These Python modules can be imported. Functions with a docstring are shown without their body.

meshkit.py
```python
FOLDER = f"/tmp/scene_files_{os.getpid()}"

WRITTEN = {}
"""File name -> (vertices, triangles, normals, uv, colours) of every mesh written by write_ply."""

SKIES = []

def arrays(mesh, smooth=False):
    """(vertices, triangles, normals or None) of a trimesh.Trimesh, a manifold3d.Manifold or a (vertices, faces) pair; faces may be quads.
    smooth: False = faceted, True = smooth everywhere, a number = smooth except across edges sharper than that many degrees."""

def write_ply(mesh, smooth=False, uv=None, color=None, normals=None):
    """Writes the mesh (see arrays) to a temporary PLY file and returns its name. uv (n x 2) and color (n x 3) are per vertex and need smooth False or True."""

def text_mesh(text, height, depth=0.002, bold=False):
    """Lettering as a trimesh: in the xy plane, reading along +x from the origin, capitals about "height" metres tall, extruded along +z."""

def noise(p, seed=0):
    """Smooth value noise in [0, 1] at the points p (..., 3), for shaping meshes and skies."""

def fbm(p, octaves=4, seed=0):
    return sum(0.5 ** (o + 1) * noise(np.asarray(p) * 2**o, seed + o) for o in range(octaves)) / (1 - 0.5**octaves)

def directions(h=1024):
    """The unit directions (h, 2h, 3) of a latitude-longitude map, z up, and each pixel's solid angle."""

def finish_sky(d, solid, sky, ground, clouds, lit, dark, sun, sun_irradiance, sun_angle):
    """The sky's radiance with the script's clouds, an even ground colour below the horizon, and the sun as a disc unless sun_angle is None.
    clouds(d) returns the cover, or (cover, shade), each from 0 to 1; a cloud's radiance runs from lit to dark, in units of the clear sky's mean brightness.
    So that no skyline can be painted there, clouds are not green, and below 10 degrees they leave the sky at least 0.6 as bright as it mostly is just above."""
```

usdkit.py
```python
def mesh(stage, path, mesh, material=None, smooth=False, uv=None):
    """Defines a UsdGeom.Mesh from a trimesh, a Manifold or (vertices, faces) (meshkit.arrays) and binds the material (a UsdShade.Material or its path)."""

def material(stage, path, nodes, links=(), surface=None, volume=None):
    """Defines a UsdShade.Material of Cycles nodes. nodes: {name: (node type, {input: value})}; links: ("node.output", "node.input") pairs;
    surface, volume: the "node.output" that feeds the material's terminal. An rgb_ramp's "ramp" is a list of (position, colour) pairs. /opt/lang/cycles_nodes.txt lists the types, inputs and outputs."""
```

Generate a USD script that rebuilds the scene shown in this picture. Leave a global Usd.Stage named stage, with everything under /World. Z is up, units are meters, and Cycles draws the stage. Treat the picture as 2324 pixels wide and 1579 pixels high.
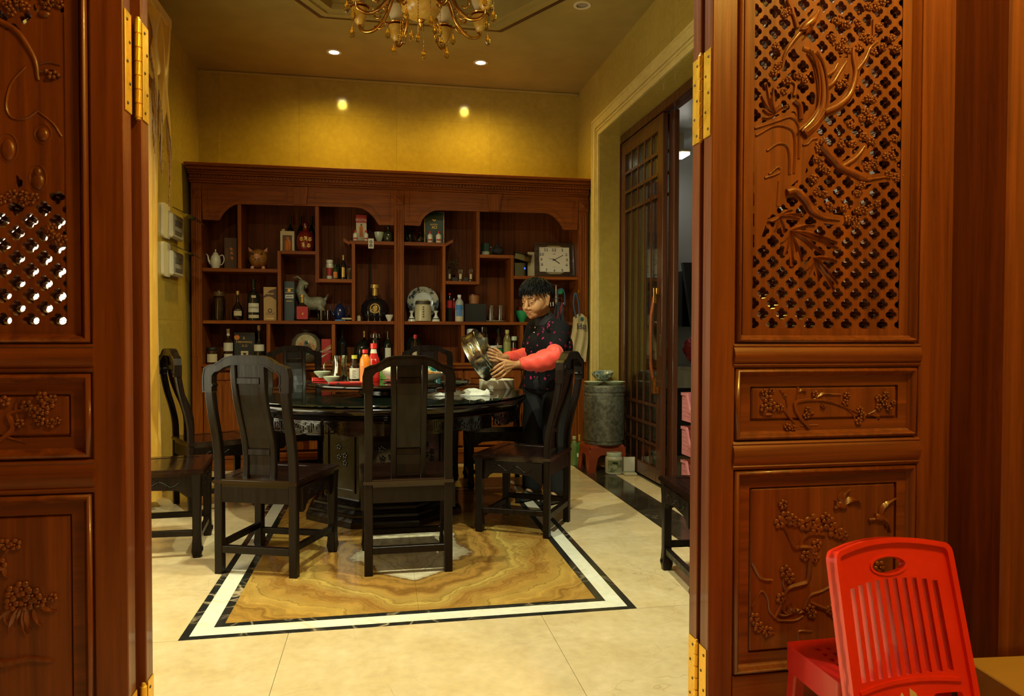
import math, random, numpy as np, trimesh, usdkit, meshkit
import manifold3d as m3
import shapely.geometry as sg
from shapely.ops import unary_union
from shapely import affinity
from pxr import Usd, UsdGeom, UsdLux, UsdShade, Sdf, Gf

stage = Usd.Stage.CreateInMemory()
UsdGeom.SetStageUpAxis(stage, 'Z'); UsdGeom.SetStageMetersPerUnit(stage, 1.0)
UsdGeom.Xform.Define(stage, '/World'); UsdGeom.Scope.Define(stage, '/World/Looks')
random.seed(7); RNG = np.random.default_rng(7)

# ------------------------------------------------------------------ camera
FPX, YAW, PITCH, ROLL, EYE = 1610.57, math.radians(10.3384), math.radians(-1.2286), math.radians(0.1397), np.array([0, 0, 1.15])
_f = np.array([math.sin(YAW) * math.cos(PITCH), math.cos(YAW) * math.cos(PITCH), math.sin(PITCH)])
_r = np.array([math.cos(YAW), -math.sin(YAW), 0.0]); _u = np.cross(_r, _f)
_r, _u = math.cos(ROLL) * _r + math.sin(ROLL) * _u, -math.sin(ROLL) * _r + math.cos(ROLL) * _u
cam = UsdGeom.Camera.Define(stage, '/World/camera')
cam.CreateHorizontalApertureAttr(36.0); cam.CreateVerticalApertureAttr(36.0 * 1579 / 2324)
cam.CreateFocalLengthAttr(36.0 * FPX / 2324); cam.CreateClippingRangeAttr((0.05, 200.0))
cam.CreateFStopAttr(9.0); cam.CreateFocusDistanceAttr(4.2)
cam.AddTransformOp().Set(Gf.Matrix4d(*_r, 0, *_u, 0, *(-_f), 0, *EYE, 1))
cam.CreateExposureAttr(0.0)

def at(px, py, axis, val):
    """The place on the real plane axis = val that the photograph shows at pixel (px, py)."""
    d = _f + _r * (px - 1162) / FPX - _u * (py - 789.5) / FPX
    i = 'xyz'.index(axis)
    return EYE + d * (val - EYE[i]) / d[i]

# ------------------------------------------------------------------ lights of the place (see also the downlights and the window, which emit themselves)
LAMP_WARM = (1.0, 0.68, 0.09)
LAMP_HALL = (1.0, 0.70, 0.12)
DAY = (1.0, 0.96, 0.66)
LAMP_FRONT = (0.92, 0.98, 0.68)
E_DOWN, E_FRONT, E_HALL, E_WINDOW, E_KITCHEN = 950.0, 4450.0, 205.0, 4.6, 22.0

# ------------------------------------------------------------------ helpers: scene
_used = {}
def _path(parent, name):
    k = (parent, name); n = _used.get(k, 0); _used[k] = n + 1
    return f'{parent}/{name}' if n == 0 else f'{parent}/{name}_{n:03d}'
def spot(parent, loc, color, power, angle=78, soft=1.0, radius=.04):
    l = UsdLux.SphereLight.Define(stage, str(parent.GetPath()) + '/lamp'); l.CreateRadiusAttr(radius); l.CreateIntensityAttr(power); l.CreateColorAttr(Gf.Vec3f(*color)); l.AddTranslateOp().Set(Gf.Vec3d(*loc))
    sh = UsdLux.ShapingAPI.Apply(l.GetPrim()); sh.CreateShapingConeAngleAttr(angle); sh.CreateShapingConeSoftnessAttr(soft)
def tag(p, label=None, cat=None, group=None, kind=None):
    p = p.GetPrim() if hasattr(p, 'GetPrim') else p
    for k, v in (('label', label), ('category', cat), ('group', group), ('kind', kind)):
        if v: p.SetCustomDataByKey(k, v)
    return p
def thing(name, label, cat, loc=(0, 0, 0), rotz=0.0, group=None, kind=None, rot=None):
    x = UsdGeom.Xform.Define(stage, _path('/World', name)); x.AddTranslateOp().Set(Gf.Vec3d(*map(float, loc)))
    if rot: x.AddRotateXYZOp().Set(Gf.Vec3f(*rot))
    elif rotz: x.AddRotateZOp().Set(float(rotz))
    return tag(x, label, cat, group, kind)
def part(parent, name, mesh, mat, smooth=35, label=None, kind=None):
    m = usdkit.mesh(stage, _path(str(parent.GetPath()), name), J(mesh), mat, smooth)
    return tag(m, label, kind=kind)
def single(name, mesh, mat, label, cat, loc=(0, 0, 0), rotz=0.0, group=None, kind=None, smooth=35):
    p = usdkit.mesh(stage, _path('/World', name), J(mesh), mat, smooth)
    p.AddTranslateOp().Set(Gf.Vec3d(*map(float, loc)))
    if rotz: p.AddRotateZOp().Set(float(rotz))
    return tag(p, label, cat, group, kind)
def copy(src, loc, rotz=0.0, label=None, group=None, rot=None):
    was = src.GetCustomData(); base = src.GetName()
    x = UsdGeom.Xform.Define(stage, _path('/World', base)); x.AddTranslateOp().Set(Gf.Vec3d(*map(float, loc)))
    if rot: x.AddRotateXYZOp().Set(Gf.Vec3f(*rot))
    else: x.AddRotateZOp().Set(float(rotz))
    p = x.GetPrim(); p.GetReferences().AddInternalReference(src.GetPath()); p.SetInstanceable(True)
    return tag(p, label or was['label'], was['category'], group or was.get('group'), was.get('kind'))

# ------------------------------------------------------------------ helpers: meshes
def J(ms):
    if not isinstance(ms, (list, tuple)): ms = [ms]
    out = []
    for m in ms:
        if m is None: continue
        if hasattr(m, 'to_mesh'):
            q = m.to_mesh(); m = trimesh.Trimesh(q.vert_properties[:, :3], q.tri_verts, process=False)
        out.append(m)
    return out[0] if len(out) == 1 else trimesh.util.concatenate(out)
def hull(pts): return J(m3.Manifold.hull_points(np.asarray(pts, np.float32)))
def bx(x0, x1, y0, y1, z0, z1, b=0.0):
    if x1 < x0: x0, x1 = x1, x0
    if y1 < y0: y0, y1 = y1, y0
    if z1 < z0: z0, z1 = z1, z0
    if b <= 0: return trimesh.creation.box(bounds=[[x0, y0, z0], [x1, y1, z1]])
    b = min(b, (x1 - x0) * .45, (y1 - y0) * .45, (z1 - z0) * .45); P = []
    for sx in (0, 1):
        for sy in (0, 1):
            for sz in (0, 1):
                c = np.array([(x0, x1)[sx], (y0, y1)[sy], (z0, z1)[sz]]); d = np.array([1 - 2 * sx, 1 - 2 * sy, 1 - 2 * sz]) * b
                for k in range(3):
                    q = c + d; q[k] = c[k]; P.append(q)
    return hull(P)
def lathe(prof, n=32, loc=(0, 0, 0)):
    """prof: (radius, z) from bottom to top, closed at the axis."""
    p = [(max(r, 0), z) for r, z in prof]
    if p[0][0] > 1e-6: p = [(0, p[0][1])] + p
    if p[-1][0] > 1e-6: p = p + [(0, p[-1][1])]
    V, F = [], []; a = np.linspace(0, 2 * np.pi, n, endpoint=False); rows = []
    for r, z in p:
        if r < 1e-6: rows.append([len(V)]); V.append((0, 0, z))
        else:
            rows.append(list(range(len(V), len(V) + n))); V += [(r * math.cos(t), r * math.sin(t), z) for t in a]
    for A, B in zip(rows[:-1], rows[1:]):
        for i in range(n):
            j = (i + 1) % n
            if len(A) == 1 and len(B) == 1: continue
            if len(A) == 1: F.append((A[0], B[j], B[i]))
            elif len(B) == 1: F.append((A[i], A[j], B[0]))
            else: F += [(A[i], A[j], B[j]), (A[i], B[j], B[i])]
    return trimesh.Trimesh(np.array(V, float) + loc, F, process=False)
def smoothpath(P, n=4):
    P = np.asarray(P, float)
    if len(P) < 3: return P
    Q = np.vstack([2 * P[0] - P[1], P, 2 * P[-1] - P[-2]]); out = []
    for i in range(1, len(Q) - 2):
        for t in np.linspace(0, 1, n, endpoint=False):
            a, b, c, d = Q[i - 1:i + 3]
            out.append(.5 * (2 * b + (c - a) * t + (2 * a - 5 * b + 4 * c - d) * t * t + (3 * b - a - 3 * c + d) * t ** 3))
    return np.vstack(out + [P[-1]])
def tube(P, r, n=8, flat=None):
    """A round bar along the points P; r a number or one radius per point."""
    P = np.asarray(P, float); k = len(P); r = np.interp(np.linspace(0, 1, k), np.linspace(0, 1, len(np.atleast_1d(r))), np.atleast_1d(r)) if np.ndim(r) else np.full(k, r)
    T = np.gradient(P, axis=0); T /= np.maximum(np.linalg.norm(T, axis=1, keepdims=True), 1e-9)
    up = np.array([0, 0, 1.0]) if abs(T[0][2]) < .9 else np.array([0, 1.0, 0])
    u = np.cross(T[0], up); u /= np.linalg.norm(u); V, F = [], []
    for i in range(k):
        u = u - T[i] * (u @ T[i]); u /= max(np.linalg.norm(u), 1e-9); v = np.cross(T[i], u)
        for j in range(n):
            a = 2 * np.pi * j / n; V.append(P[i] + r[i] * (math.cos(a) * u + math.sin(a) * v))
    for i in range(k - 1):
        for j in range(n):
            a, b, c, d = i * n + j, i * n + (j + 1) % n, (i + 1) * n + (j + 1) % n, (i + 1) * n + j
            F += [(a, b, c), (a, c, d)]
    V += [P[0], P[-1]]; A, B = len(V) - 2, len(V) - 1
    for j in range(n):
        F += [(A, (j + 1) % n, j), (B, (k - 1) * n + j, (k - 1) * n + (j + 1) % n)]
    return trimesh.Trimesh(np.array(V), F, process=False)
def bar(a, b, w, h, up=(0, 0, 1), bev=.002):
    """A rectangular stick from a to b; h is measured along up, w across."""
    a, b, up = np.array(a, float), np.array(b, float), np.array(up, float); t = b - a; L = np.linalg.norm(t); t /= L
    s = np.cross(t, up); s /= np.linalg.norm(s); u = np.cross(s, t)
    m = bx(0, L, -w / 2, w / 2, -h / 2, h / 2, bev); M = np.eye(4); M[:3, 0], M[:3, 1], M[:3, 2], M[:3, 3] = t, -s, u, a
    m.apply_transform(M); return m
def strip(P, widths, depth_dirs, bev=.0015):
    """A square-section post bent along the points P: widths (w, d) across depth_dirs (unit x, unit y)."""
    P = np.asarray(P, float); n = len(P); w, d = widths if np.ndim(widths) == 1 else (None, None); V, F = [], []
    X, Y = map(np.array, depth_dirs)
    for i in range(n):
        wi, di = (w, d) if w is not None else widths[i]
        c = min(.004, wi * .2, di * .2)
        for x, y in ((-wi / 2 + c, -di / 2), (wi / 2 - c, -di / 2), (wi / 2, -di / 2 + c), (wi / 2, di / 2 - c), (wi / 2 - c, di / 2), (-wi / 2 + c, di / 2), (-wi / 2, di / 2 - c), (-wi / 2, -di / 2 + c)):
            V.append(P[i] + X * x + Y * y)
    for i in range(n - 1):
        for j in range(8):
            a, b, c_, e = i * 8 + j, i * 8 + (j + 1) % 8, (i + 1) * 8 + (j + 1) % 8, (i + 1) * 8 + j
            F += [(a, b, c_), (a, c_, e)]
    for j in range(1, 7): F += [(0, j + 1, j), ((n - 1) * 8, (n - 1) * 8 + j, (n - 1) * 8 + j + 1)]
    m = trimesh.Trimesh(np.array(V), F, process=False)
    if m.volume < 0: m.invert()
    return m
def ell(c, r, sub=1, rot=None):
    m = trimesh.creation.icosphere(subdivisions=sub); m.apply_scale(r) if np.ndim(r) == 0 else m.apply_transform(np.diag([*r, 1]))
    if rot is not None: m.apply_transform(trimesh.transformations.euler_matrix(*rot))
    m.apply_translation(c); return m
def ext(poly, h):
    gs = getattr(poly, 'geoms', [poly])
    return J([trimesh.creation.extrude_polygon(g, h, engine='earcut') for g in gs if g.area > 1e-9])
def wallplate(poly, y0, y1):
    """A shapely polygon drawn in (x, z), standing upright between y0 (front, nearer the camera) and y1."""
    m = ext(poly, y1 - y0); v = m.vertices.copy(); m.vertices = np.c_[v[:, 0], y1 - v[:, 2], v[:, 1]]; return m
def xplate(poly, x0, x1):
    """A shapely polygon drawn in (y, z), between x0 and x1."""
    m = ext(poly, x1 - x0); v = m.vertices.copy(); m.vertices = np.c_[x0 + v[:, 2], v[:, 0], v[:, 1]]; return m
def T(m, loc=(0, 0, 0), rz=0, rx=0, ry=0, s=None):
    m = J(m).copy()
    if s is not None: m.apply_transform(np.diag([*(s if np.ndim(s) else (s, s, s)), 1]))
    for a, ax in ((rx, (1, 0, 0)), (ry, (0, 1, 0)), (rz, (0, 0, 1))):
        if a: m.apply_transform(trimesh.transformations.rotation_matrix(math.radians(a), ax))
    m.apply_translation(loc); return m
_texts = {}
def text(s, height, loc, rz=0, bold=False, depth=.0006, centre=True, rx=0):
    """Flat lettering standing upright, read from -y."""
    k = (s, bold)
    if k not in _texts: _texts[k] = meshkit.text_mesh(s, 1.0, .002, bold)
    m = _texts[k].copy(); v = m.vertices
    if centre: v = v - [(v[:, 0].min() + v[:, 0].max()) / 2, 0, 0]
    m.vertices = np.c_[v[:, 0] * height, -np.sign(v[:, 2]) * depth, v[:, 1] * height]
    return T(m, loc, rz, rx)
def lines(P, w, y, th=.0008):
    """Brush strokes: polylines in (x, z) drawn w wide on the plane y."""
    g = unary_union([sg.LineString(p).buffer(w / 2, cap_style=2) for p in P]); return wallplate(g, y - th, y)

# ------------------------------------------------------------------ materials
def L(n): return f'/World/Looks/{n}'
def mat(name, c, rough=.5, metal=0, spec=.5, coat=0, c2=None, nscale=8, stretch=(1, 1, 1), detail=4, dist=0, lo=.35, hi=.65, bump=0, bscale=60, emis=None, es=0, trans=0, ior=1.5, alpha=1, sheen=0, rvar=0, sss=0):
    n = {'p': ('principled_bsdf', dict(base_color=c, roughness=rough, metallic=metal, specular_ior_level=spec, coat_weight=coat, coat_roughness=.08, transmission_weight=trans, ior=ior, alpha=alpha, sheen_weight=sheen, subsurface_weight=sss, subsurface_scale=.01))}
    l = []
    if emis is not None: n['p'][1].update(emission_color=emis, emission_strength=es)
    if c2 is not None or bump or rvar:
        n['t'] = ('texture_coordinate', {}); n['m'] = ('mapping', dict(scale=stretch)); l.append(('t.object', 'm.vector'))
    if c2 is not None:
        n['n'] = ('noise_texture', dict(scale=nscale, detail=detail, roughness=.6, distortion=dist)); n['r'] = ('rgb_ramp', dict(ramp=[(lo, c), (hi, c2)]))
        l += [('m.vector', 'n.vector'), ('n.fac', 'r.fac'), ('r.color', 'p.base_color')]
    if bump:
        n['bn'] = ('noise_texture', dict(scale=bscale, detail=3)); n['b'] = ('bump', dict(strength=bump, distance=.004))
        l += [('m.vector', 'bn.vector'), ('bn.fac', 'b.height'), ('b.normal', 'p.normal')]
    if rvar:
        n['rn'] = ('noise_texture', dict(scale=nscale * 1.7, detail=4)); n['rr'] = ('map_range', dict(from_min=.3, from_max=.7, to_min=max(rough - rvar, .02), to_max=rough + rvar, clamp=True))
        l += [('m.vector', 'rn.vector'), ('rn.fac', 'rr.value'), ('rr.result', 'p.roughness')]
    return usdkit.material(stage, L(name), n, l, surface='p.BSDF')
def wood(name, c, c2, axis='z', rough=.38, coat=.25, fine=42, bump=.08, spec=.5):
    s = {'x': (1.6, fine, fine), 'y': (fine, 1.6, fine), 'z': (fine, fine, 1.6)}[axis]
    return mat(name, c, rough, 0, spec, coat, c2=c2, nscale=1, stretch=s, detail=6, dist=.6, lo=.3, hi=.72, bump=bump, bscale=3, rvar=.07)
def glass(name, tint=(1, 1, 1), refl=.02):
    return usdkit.material(stage, L(name), {'t': ('transparent_bsdf', dict(color=tint)), 'g': ('glossy_bsdf', dict(color=(1, 1, 1), roughness=.04)), 'f': ('layer_weight', dict(blend=.35)), 'k': ('math', dict(math_type='multiply_add', value2=.45, value3=refl)), 'x': ('mix_closure', {})},
                           [('f.fresnel', 'k.value1'), ('k.value', 'x.fac'), ('t.BSDF', 'x.closure1'), ('g.BSDF', 'x.closure2')], surface='x.closure')
WOODR = {a: wood('door_wood_' + a, (.24, .060, .012), (.10, .020, .004), a) for a in 'xyz'}
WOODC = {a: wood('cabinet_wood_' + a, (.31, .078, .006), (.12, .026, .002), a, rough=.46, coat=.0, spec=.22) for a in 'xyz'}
BOARD_SHADED = wood('cabinet_wood_shaded', (.17, .042, .004), (.07, .016, .0015), 'z', rough=.55, coat=.0, spec=.15)  # cabinet wood darkened: the shade inside the niches is put into this colour
ROSE = mat('rosewood', (.0045, .0022, .0014), .36, 0, .26, .0, c2=(.0125, .0056, .0032), nscale=1, stretch=(22, 22, 1.4), detail=7, dist=.8, lo=.36, hi=.72, bump=.12, bscale=3, rvar=.10)
ROSEX = wood('rosewood_seat', (.018, .0065, .004), (.007, .003, .002), 'x', rough=.16, coat=.35, fine=25, bump=.02)
TABLEW = wood('table_lacquer', (.009, .0042, .003), (.004, .0022, .0018), 'x', rough=.17, coat=.3, fine=18, bump=.02)
BRASS = mat('brass', (.95, .58, .06), .34, .6, c2=(.85, .48, .04), nscale=14, rvar=.08)
SCREW = mat('screw_dark', (.10, .06, .02), .5, .6)
GOLDM = mat('gold_metal', (.80, .46, .12), .22, 1.0, c2=(.50, .24, .05), nscale=30)
# ------------------------------------------------------------------ stone
def stone(name, c, c2, vein, vscale=2.0, vw=.008, nscale=2.2, rough=.14, dist=.35, bump=0, veinmix=.8, tilevar=.0):
    n = {'g': ('geometry', {}), 'n': ('noise_texture', dict(scale=nscale, detail=6, roughness=.62, distortion=.4)), 'r': ('rgb_ramp', dict(ramp=[(.3, c), (.7, c2)])),
         'wn': ('noise_texture', dict(scale=2.1, detail=4)), 'ws': ('vector_math', dict(math_type='multiply_add', vector2=(dist * 2, dist * 2, dist * 2))),
         'sc': ('mapping', dict(scale=(1, 1.9, 1), rotation=(0, 0, .5))), 'v': ('voronoi_texture', dict(feature='distance_to_edge', scale=vscale)), 'vr': ('rgb_ramp', dict(ramp=[(0, (1, 1, 1)), (vw, (.25, .25, .25)), (vw * 2.4, (0, 0, 0))])),
         'vm': ('noise_texture', dict(scale=1.7, detail=3)), 'vmr': ('map_range', dict(from_min=.46, from_max=.62, to_min=0, to_max=veinmix, clamp=True)), 'vx': ('math', dict(math_type='multiply')),
         'x': ('mix', dict(mix_type='mix', color2=vein)), 'fn': ('noise_texture', dict(scale=26, detail=3)), 'fr': ('rgb_ramp', dict(ramp=[(.3, (.86, .86, .86)), (.7, (1.08, 1.08, 1.08))])), 'xm': ('mix', dict(mix_type='multiply', fac=.6)),
         'p': ('principled_bsdf', dict(roughness=rough, specular_ior_level=.5))}
    l = [('g.position', 'n.vector'), ('n.fac', 'r.fac'), ('g.position', 'wn.vector'), ('wn.color', 'ws.vector1'), ('g.position', 'ws.vector3'), ('ws.vector', 'sc.vector'), ('sc.vector', 'v.vector'), ('v.distance', 'vr.fac'),
         ('g.position', 'vm.vector'), ('vm.fac', 'vmr.value'), ('vr.color', 'vx.value1'), ('vmr.result', 'vx.value2'), ('vx.value', 'x.fac'), ('r.color', 'x.color1'), ('g.position', 'fn.vector'), ('fn.fac', 'fr.fac'), ('x.color', 'xm.color1'), ('fr.color', 'xm.color2'), ('xm.color', 'p.base_color')]
    return usdkit.material(stage, L(name), n, l, surface='p.BSDF')
CREAM = [stone('cream_marble' + s, tuple(k * q for q in (.70, .55, .33)), tuple(k * q for q in (.58, .43, .22)), (.40, .27, .12), vscale=3.4, vw=.0045, nscale=4.5, dist=.22, rough=.16) for s, k in (('', 1.0), ('_b', .96), ('_c', 1.04))]
BLACKM = stone('black_marble', (.012, .013, .012), (.03, .026, .02), (.55, .42, .25), vscale=5, vw=.03, nscale=5, rough=.12, veinmix=1)
WHITEM = stone('white_onyx', (.82, .80, .68), (.74, .68, .52), (.60, .40, .18), vscale=2.0, vw=.02, nscale=3, rough=.12)
DARKM = stone('dark_band_marble', (.020, .017, .012), (.045, .036, .024), (.16, .12, .07), vscale=3, vw=.012, nscale=6, rough=.13)
WALLM = [stone('wall_marble' + s, tuple(k * q for q in (.54, .40, .09)), tuple(k * q for q in (.44, .32, .062)), (.5, .37, .2), vscale=.8, nscale=1.6, rough=.10, veinmix=.25) for s, k in (('', 1.0), ('_b', .95))]
CASING = stone('casing_marble', (.74, .60, .24), (.64, .50, .18), (.5, .38, .2), vscale=1, nscale=4, rough=.2, veinmix=.3)
PLASTER = mat('ceiling_paint', (.44, .335, .10), .65, c2=(.36, .27, .075), nscale=2.5, detail=5)
OX, OY = .146, 4.025
def onyx():
    n = {'g': ('geometry', {}), 'o': ('vector_math', dict(math_type='subtract', vector2=(OX, 4.03, 0))), 'ab': ('vector_math', dict(math_type='absolute')), 'sx': ('separate_xyz', {}), 'sy': ('separate_xyz', {}),
         'cb': ('combine_xyz', dict(z=0)), 'sc': ('mapping', dict(scale=(.90, .92, 1))), 'wn': ('noise_texture', dict(scale=2.6, detail=5, roughness=.55)), 'w': ('vector_math', dict(math_type='multiply_add', vector2=(.42, .42, 0))),
         'ln': ('vector_math', dict(math_type='length')), 'off': ('math', dict(math_type='subtract', value2=.06)), 'base': ('rgb_ramp', dict(ramp=[(0, (.52, .46, .32)), (.36, (.60, .53, .38)), (.405, (.50, .42, .27)), (.42, (.17, .085, .028)), (.44, (.36, .20, .045)), (.56, (.30, .15, .033)), (.66, (.47, .315, .08)), (.76, (.29, .14, .03)), (.88, (.45, .28, .065)), (1, (.35, .19, .04))])),
         'bm': ('math', dict(math_type='multiply', value2=26)), 'bn': ('noise_texture', dict(dimensions='1D', scale=1.0, detail=5, roughness=.7)), 'br': ('rgb_ramp', dict(ramp=[(.28, (.50, .42, .32)), (.5, (1, 1, 1)), (.72, (1.35, 1.3, 1.2))])),
         'x': ('mix', dict(mix_type='multiply', fac=.75)), 'cn': ('noise_texture', dict(scale=9, detail=6)), 'cr': ('rgb_ramp', dict(ramp=[(.35, (.86, .82, .75)), (.65, (1.12, 1.12, 1.1))])), 'x2': ('mix', dict(mix_type='multiply', fac=.8)),
         'p': ('principled_bsdf', dict(roughness=.12, specular_ior_level=.5))}
    l = [('g.position', 'o.vector1'), ('o.vector', 'ab.vector1'), ('ab.vector', 'sx.vector'), ('o.vector', 'sy.vector'), ('sx.x', 'cb.x'), ('sy.y', 'cb.y'), ('cb.vector', 'sc.vector'), ('cb.vector', 'wn.vector'), ('wn.color', 'w.vector1'), ('sc.vector', 'w.vector3'), ('w.vector', 'ln.vector1'),
         ('ln.value', 'off.value1'), ('off.value', 'base.fac'), ('off.value', 'bm.value1'), ('bm.value', 'bn.w'), ('bn.fac', 'br.fac'), ('base.color', 'x.color1'), ('br.color', 'x.color2'), ('x.color', 'x2.color1'), ('g.position', 'cn.vector'), ('cn.fac', 'cr.fac'), ('cr.color', 'x2.color2'), ('x2.color', 'p.base_color')]
    return usdkit.material(stage, L('honey_onyx'), n, l, surface='p.BSDF')
ONYX = onyx()

# ------------------------------------------------------------------ the setting: floor
CEIL, BACK, LEFT, RIGHT = 3.43, 6.60, -1.57, 1.84
flo = thing('floor', 'polished cream marble floor inlaid with a framed honey onyx panel', 'floor', kind='structure')
SCREED = mat('screed', (.10, .075, .045), .9)
part(flo, 'bed', bx(-4, 4.6, -3.2, 8.2, -.10, -.021), SCREED)
BX0, BX1, BY0, BY1 = -.752, 1.045, 2.80, 5.25
hole = sg.box(BX0, BY0, BX1, BY1); band = sg.box(1.62, 1.9, 1.86, 6.6)
t = .99; gx = .635; k = 0
for i in range(-5, 4):
    for j in range(-6, 4):
        p = sg.box(gx + i * t + .0008, BY0 + j * t + .0008, gx + (i + 1) * t - .0008, BY0 + (j + 1) * t - .0008)
        p = p.intersection(sg.box(-4, -3, 4.5, 6.62)).difference(hole.buffer(.0006, join_style=2)).difference(band.buffer(.0006, join_style=2))
        for g in getattr(p, 'geoms', [p]):
            if g.area > .002:
                part(flo, 'tile', T(ext(g, .02), (0, 0, -.02)), CREAM[(i * 3 + j * 5) % 3], False)
for y in np.arange(1.9, 6.6, .78):
    part(flo, 'dark_band', bx(1.6208, 1.8592, y + .0006, min(y + .78, 6.6) - .0006, -.02, 0), DARKM, False)
def ring(a, b, m, name):
    q = lambda d: [(BX0 + d, BY0 + d), (BX1 - d, BY0 + d), (BX1 - d, BY1 - d), (BX0 + d, BY1 - d)]
    A, B = q(a), q(b)
    for i in range(4):
        part(flo, name, T(ext(sg.Polygon([A[i], A[(i + 1) % 4], B[(i + 1) % 4], B[i]]).buffer(-.0003, join_style=2), .02), (0, 0, -.02)), m, False)
ring(0, .031, BLACKM, 'black_border'); ring(.031, .104, WHITEM, 'white_border'); ring(.104, .138, BLACKM, 'black_border')
for x0, x1 in ((BX0 + .138, OX), (OX, BX1 - .138)):
    for y0, y1 in ((BY0 + .138, OY), (OY, BY1 - .138)):
        part(flo, 'onyx_slab', bx(x0 + .0004, x1 - .0004, y0 + .0004, y1 - .0004, -.02, 0), ONYX, False)

# ------------------------------------------------------------------ walls
def panels(parent, plane, val, th, u0, u1, z0, z1, pu, pz, holes=None, mats=WALLM):
    """Marble cladding slabs on the plane x = val or y = val, th deep (away from the room when positive)."""
    us = np.append(np.arange(u0, u1 - .05, pu), u1); zs = np.append(np.arange(z0, z1 - .05, pz), z1); n = 0
    for i in range(len(us) - 1):
        for j in range(len(zs) - 1):
            p = sg.box(us[i] + .0004, zs[j] + .0004, us[i + 1] - .0004, zs[j + 1] - .0004)
            if holes is not None: p = p.difference(holes)
            for g in getattr(p, 'geoms', [p]):
                if g.area < 1e-4: continue
                m = wallplate(g, min(val, val + th), max(val, val + th)) if plane == 'y' else xplate(g, min(val, val + th), max(val, val + th))
                part(parent, 'marble_panel', m, mats[(i + 2 * j) % len(mats)], False)
wb = thing('wall_back', 'back wall of cream marble panels above the display cabinet', 'wall', kind='structure')
part(wb, 'backing', bx(-1.9, 2.2, BACK + .03, BACK + .2, -.02, CEIL + .3), PLASTER)
panels(wb, 'y', BACK, .028, LEFT - .02, RIGHT + .02, 0, CEIL + .01, .86, .62)
part(wb, 'corner_pier', bx(LEFT, LEFT + .17, BACK - .012, BACK, 0, CEIL), WALLM[1], False)
# window in the left wall: y 2.5 .. 4.95
WY0, WY1, WZ0, WZ1 = 2.35, 4.75, .45, 1.86
wl = thing('wall_left', 'left wall of cream marble panels', 'wall', kind='structure')
panels(wl, 'x', LEFT, -.028, 1.75, BACK + .02, 0, CEIL + .01, .86, .62, sg.box(WY0, WZ0, WY1, WZ1))
hole_l = sg.box(WY0, WZ0, WY1, WZ1)
part(wl, 'backing', xplate(sg.box(1.72, -.02, BACK + .2, CEIL + .3).difference(hole_l), LEFT - .25, LEFT - .029), PLASTER)
part(wl, 'skirting', bx(LEFT, LEFT + .018, 1.75, BACK, 0, .11, .004), CASING)
FROST = mat('daylit_frosted_pane', (.8, .8, .8), .4, emis=DAY, es=E_WINDOW)
w1 = thing('window_1', 'daylit frosted window in the left wall behind the carved leaf', 'window', kind='structure')
for y0, y1 in ((WY0, (WY0 + WY1) / 2 - .02), ((WY0 + WY1) / 2 + .02, WY1)):
    part(w1, 'pane', bx(LEFT - .2, LEFT - .19, y0 + .05, y1 - .05, WZ0 + .05, WZ1 - .05), FROST)
fr = sg.box(WY0, WZ0, WY1, WZ1).difference(unary_union([sg.box(y0 + .05, WZ0 + .05, y1 - .05, WZ1 - .05) for y0, y1 in ((WY0, (WY0 + WY1) / 2 - .02), ((WY0 + WY1) / 2 + .02, WY1))]))
part(w1, 'window_frame', xplate(fr, LEFT - .23, LEFT - .16), WOODR['z'])
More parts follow.
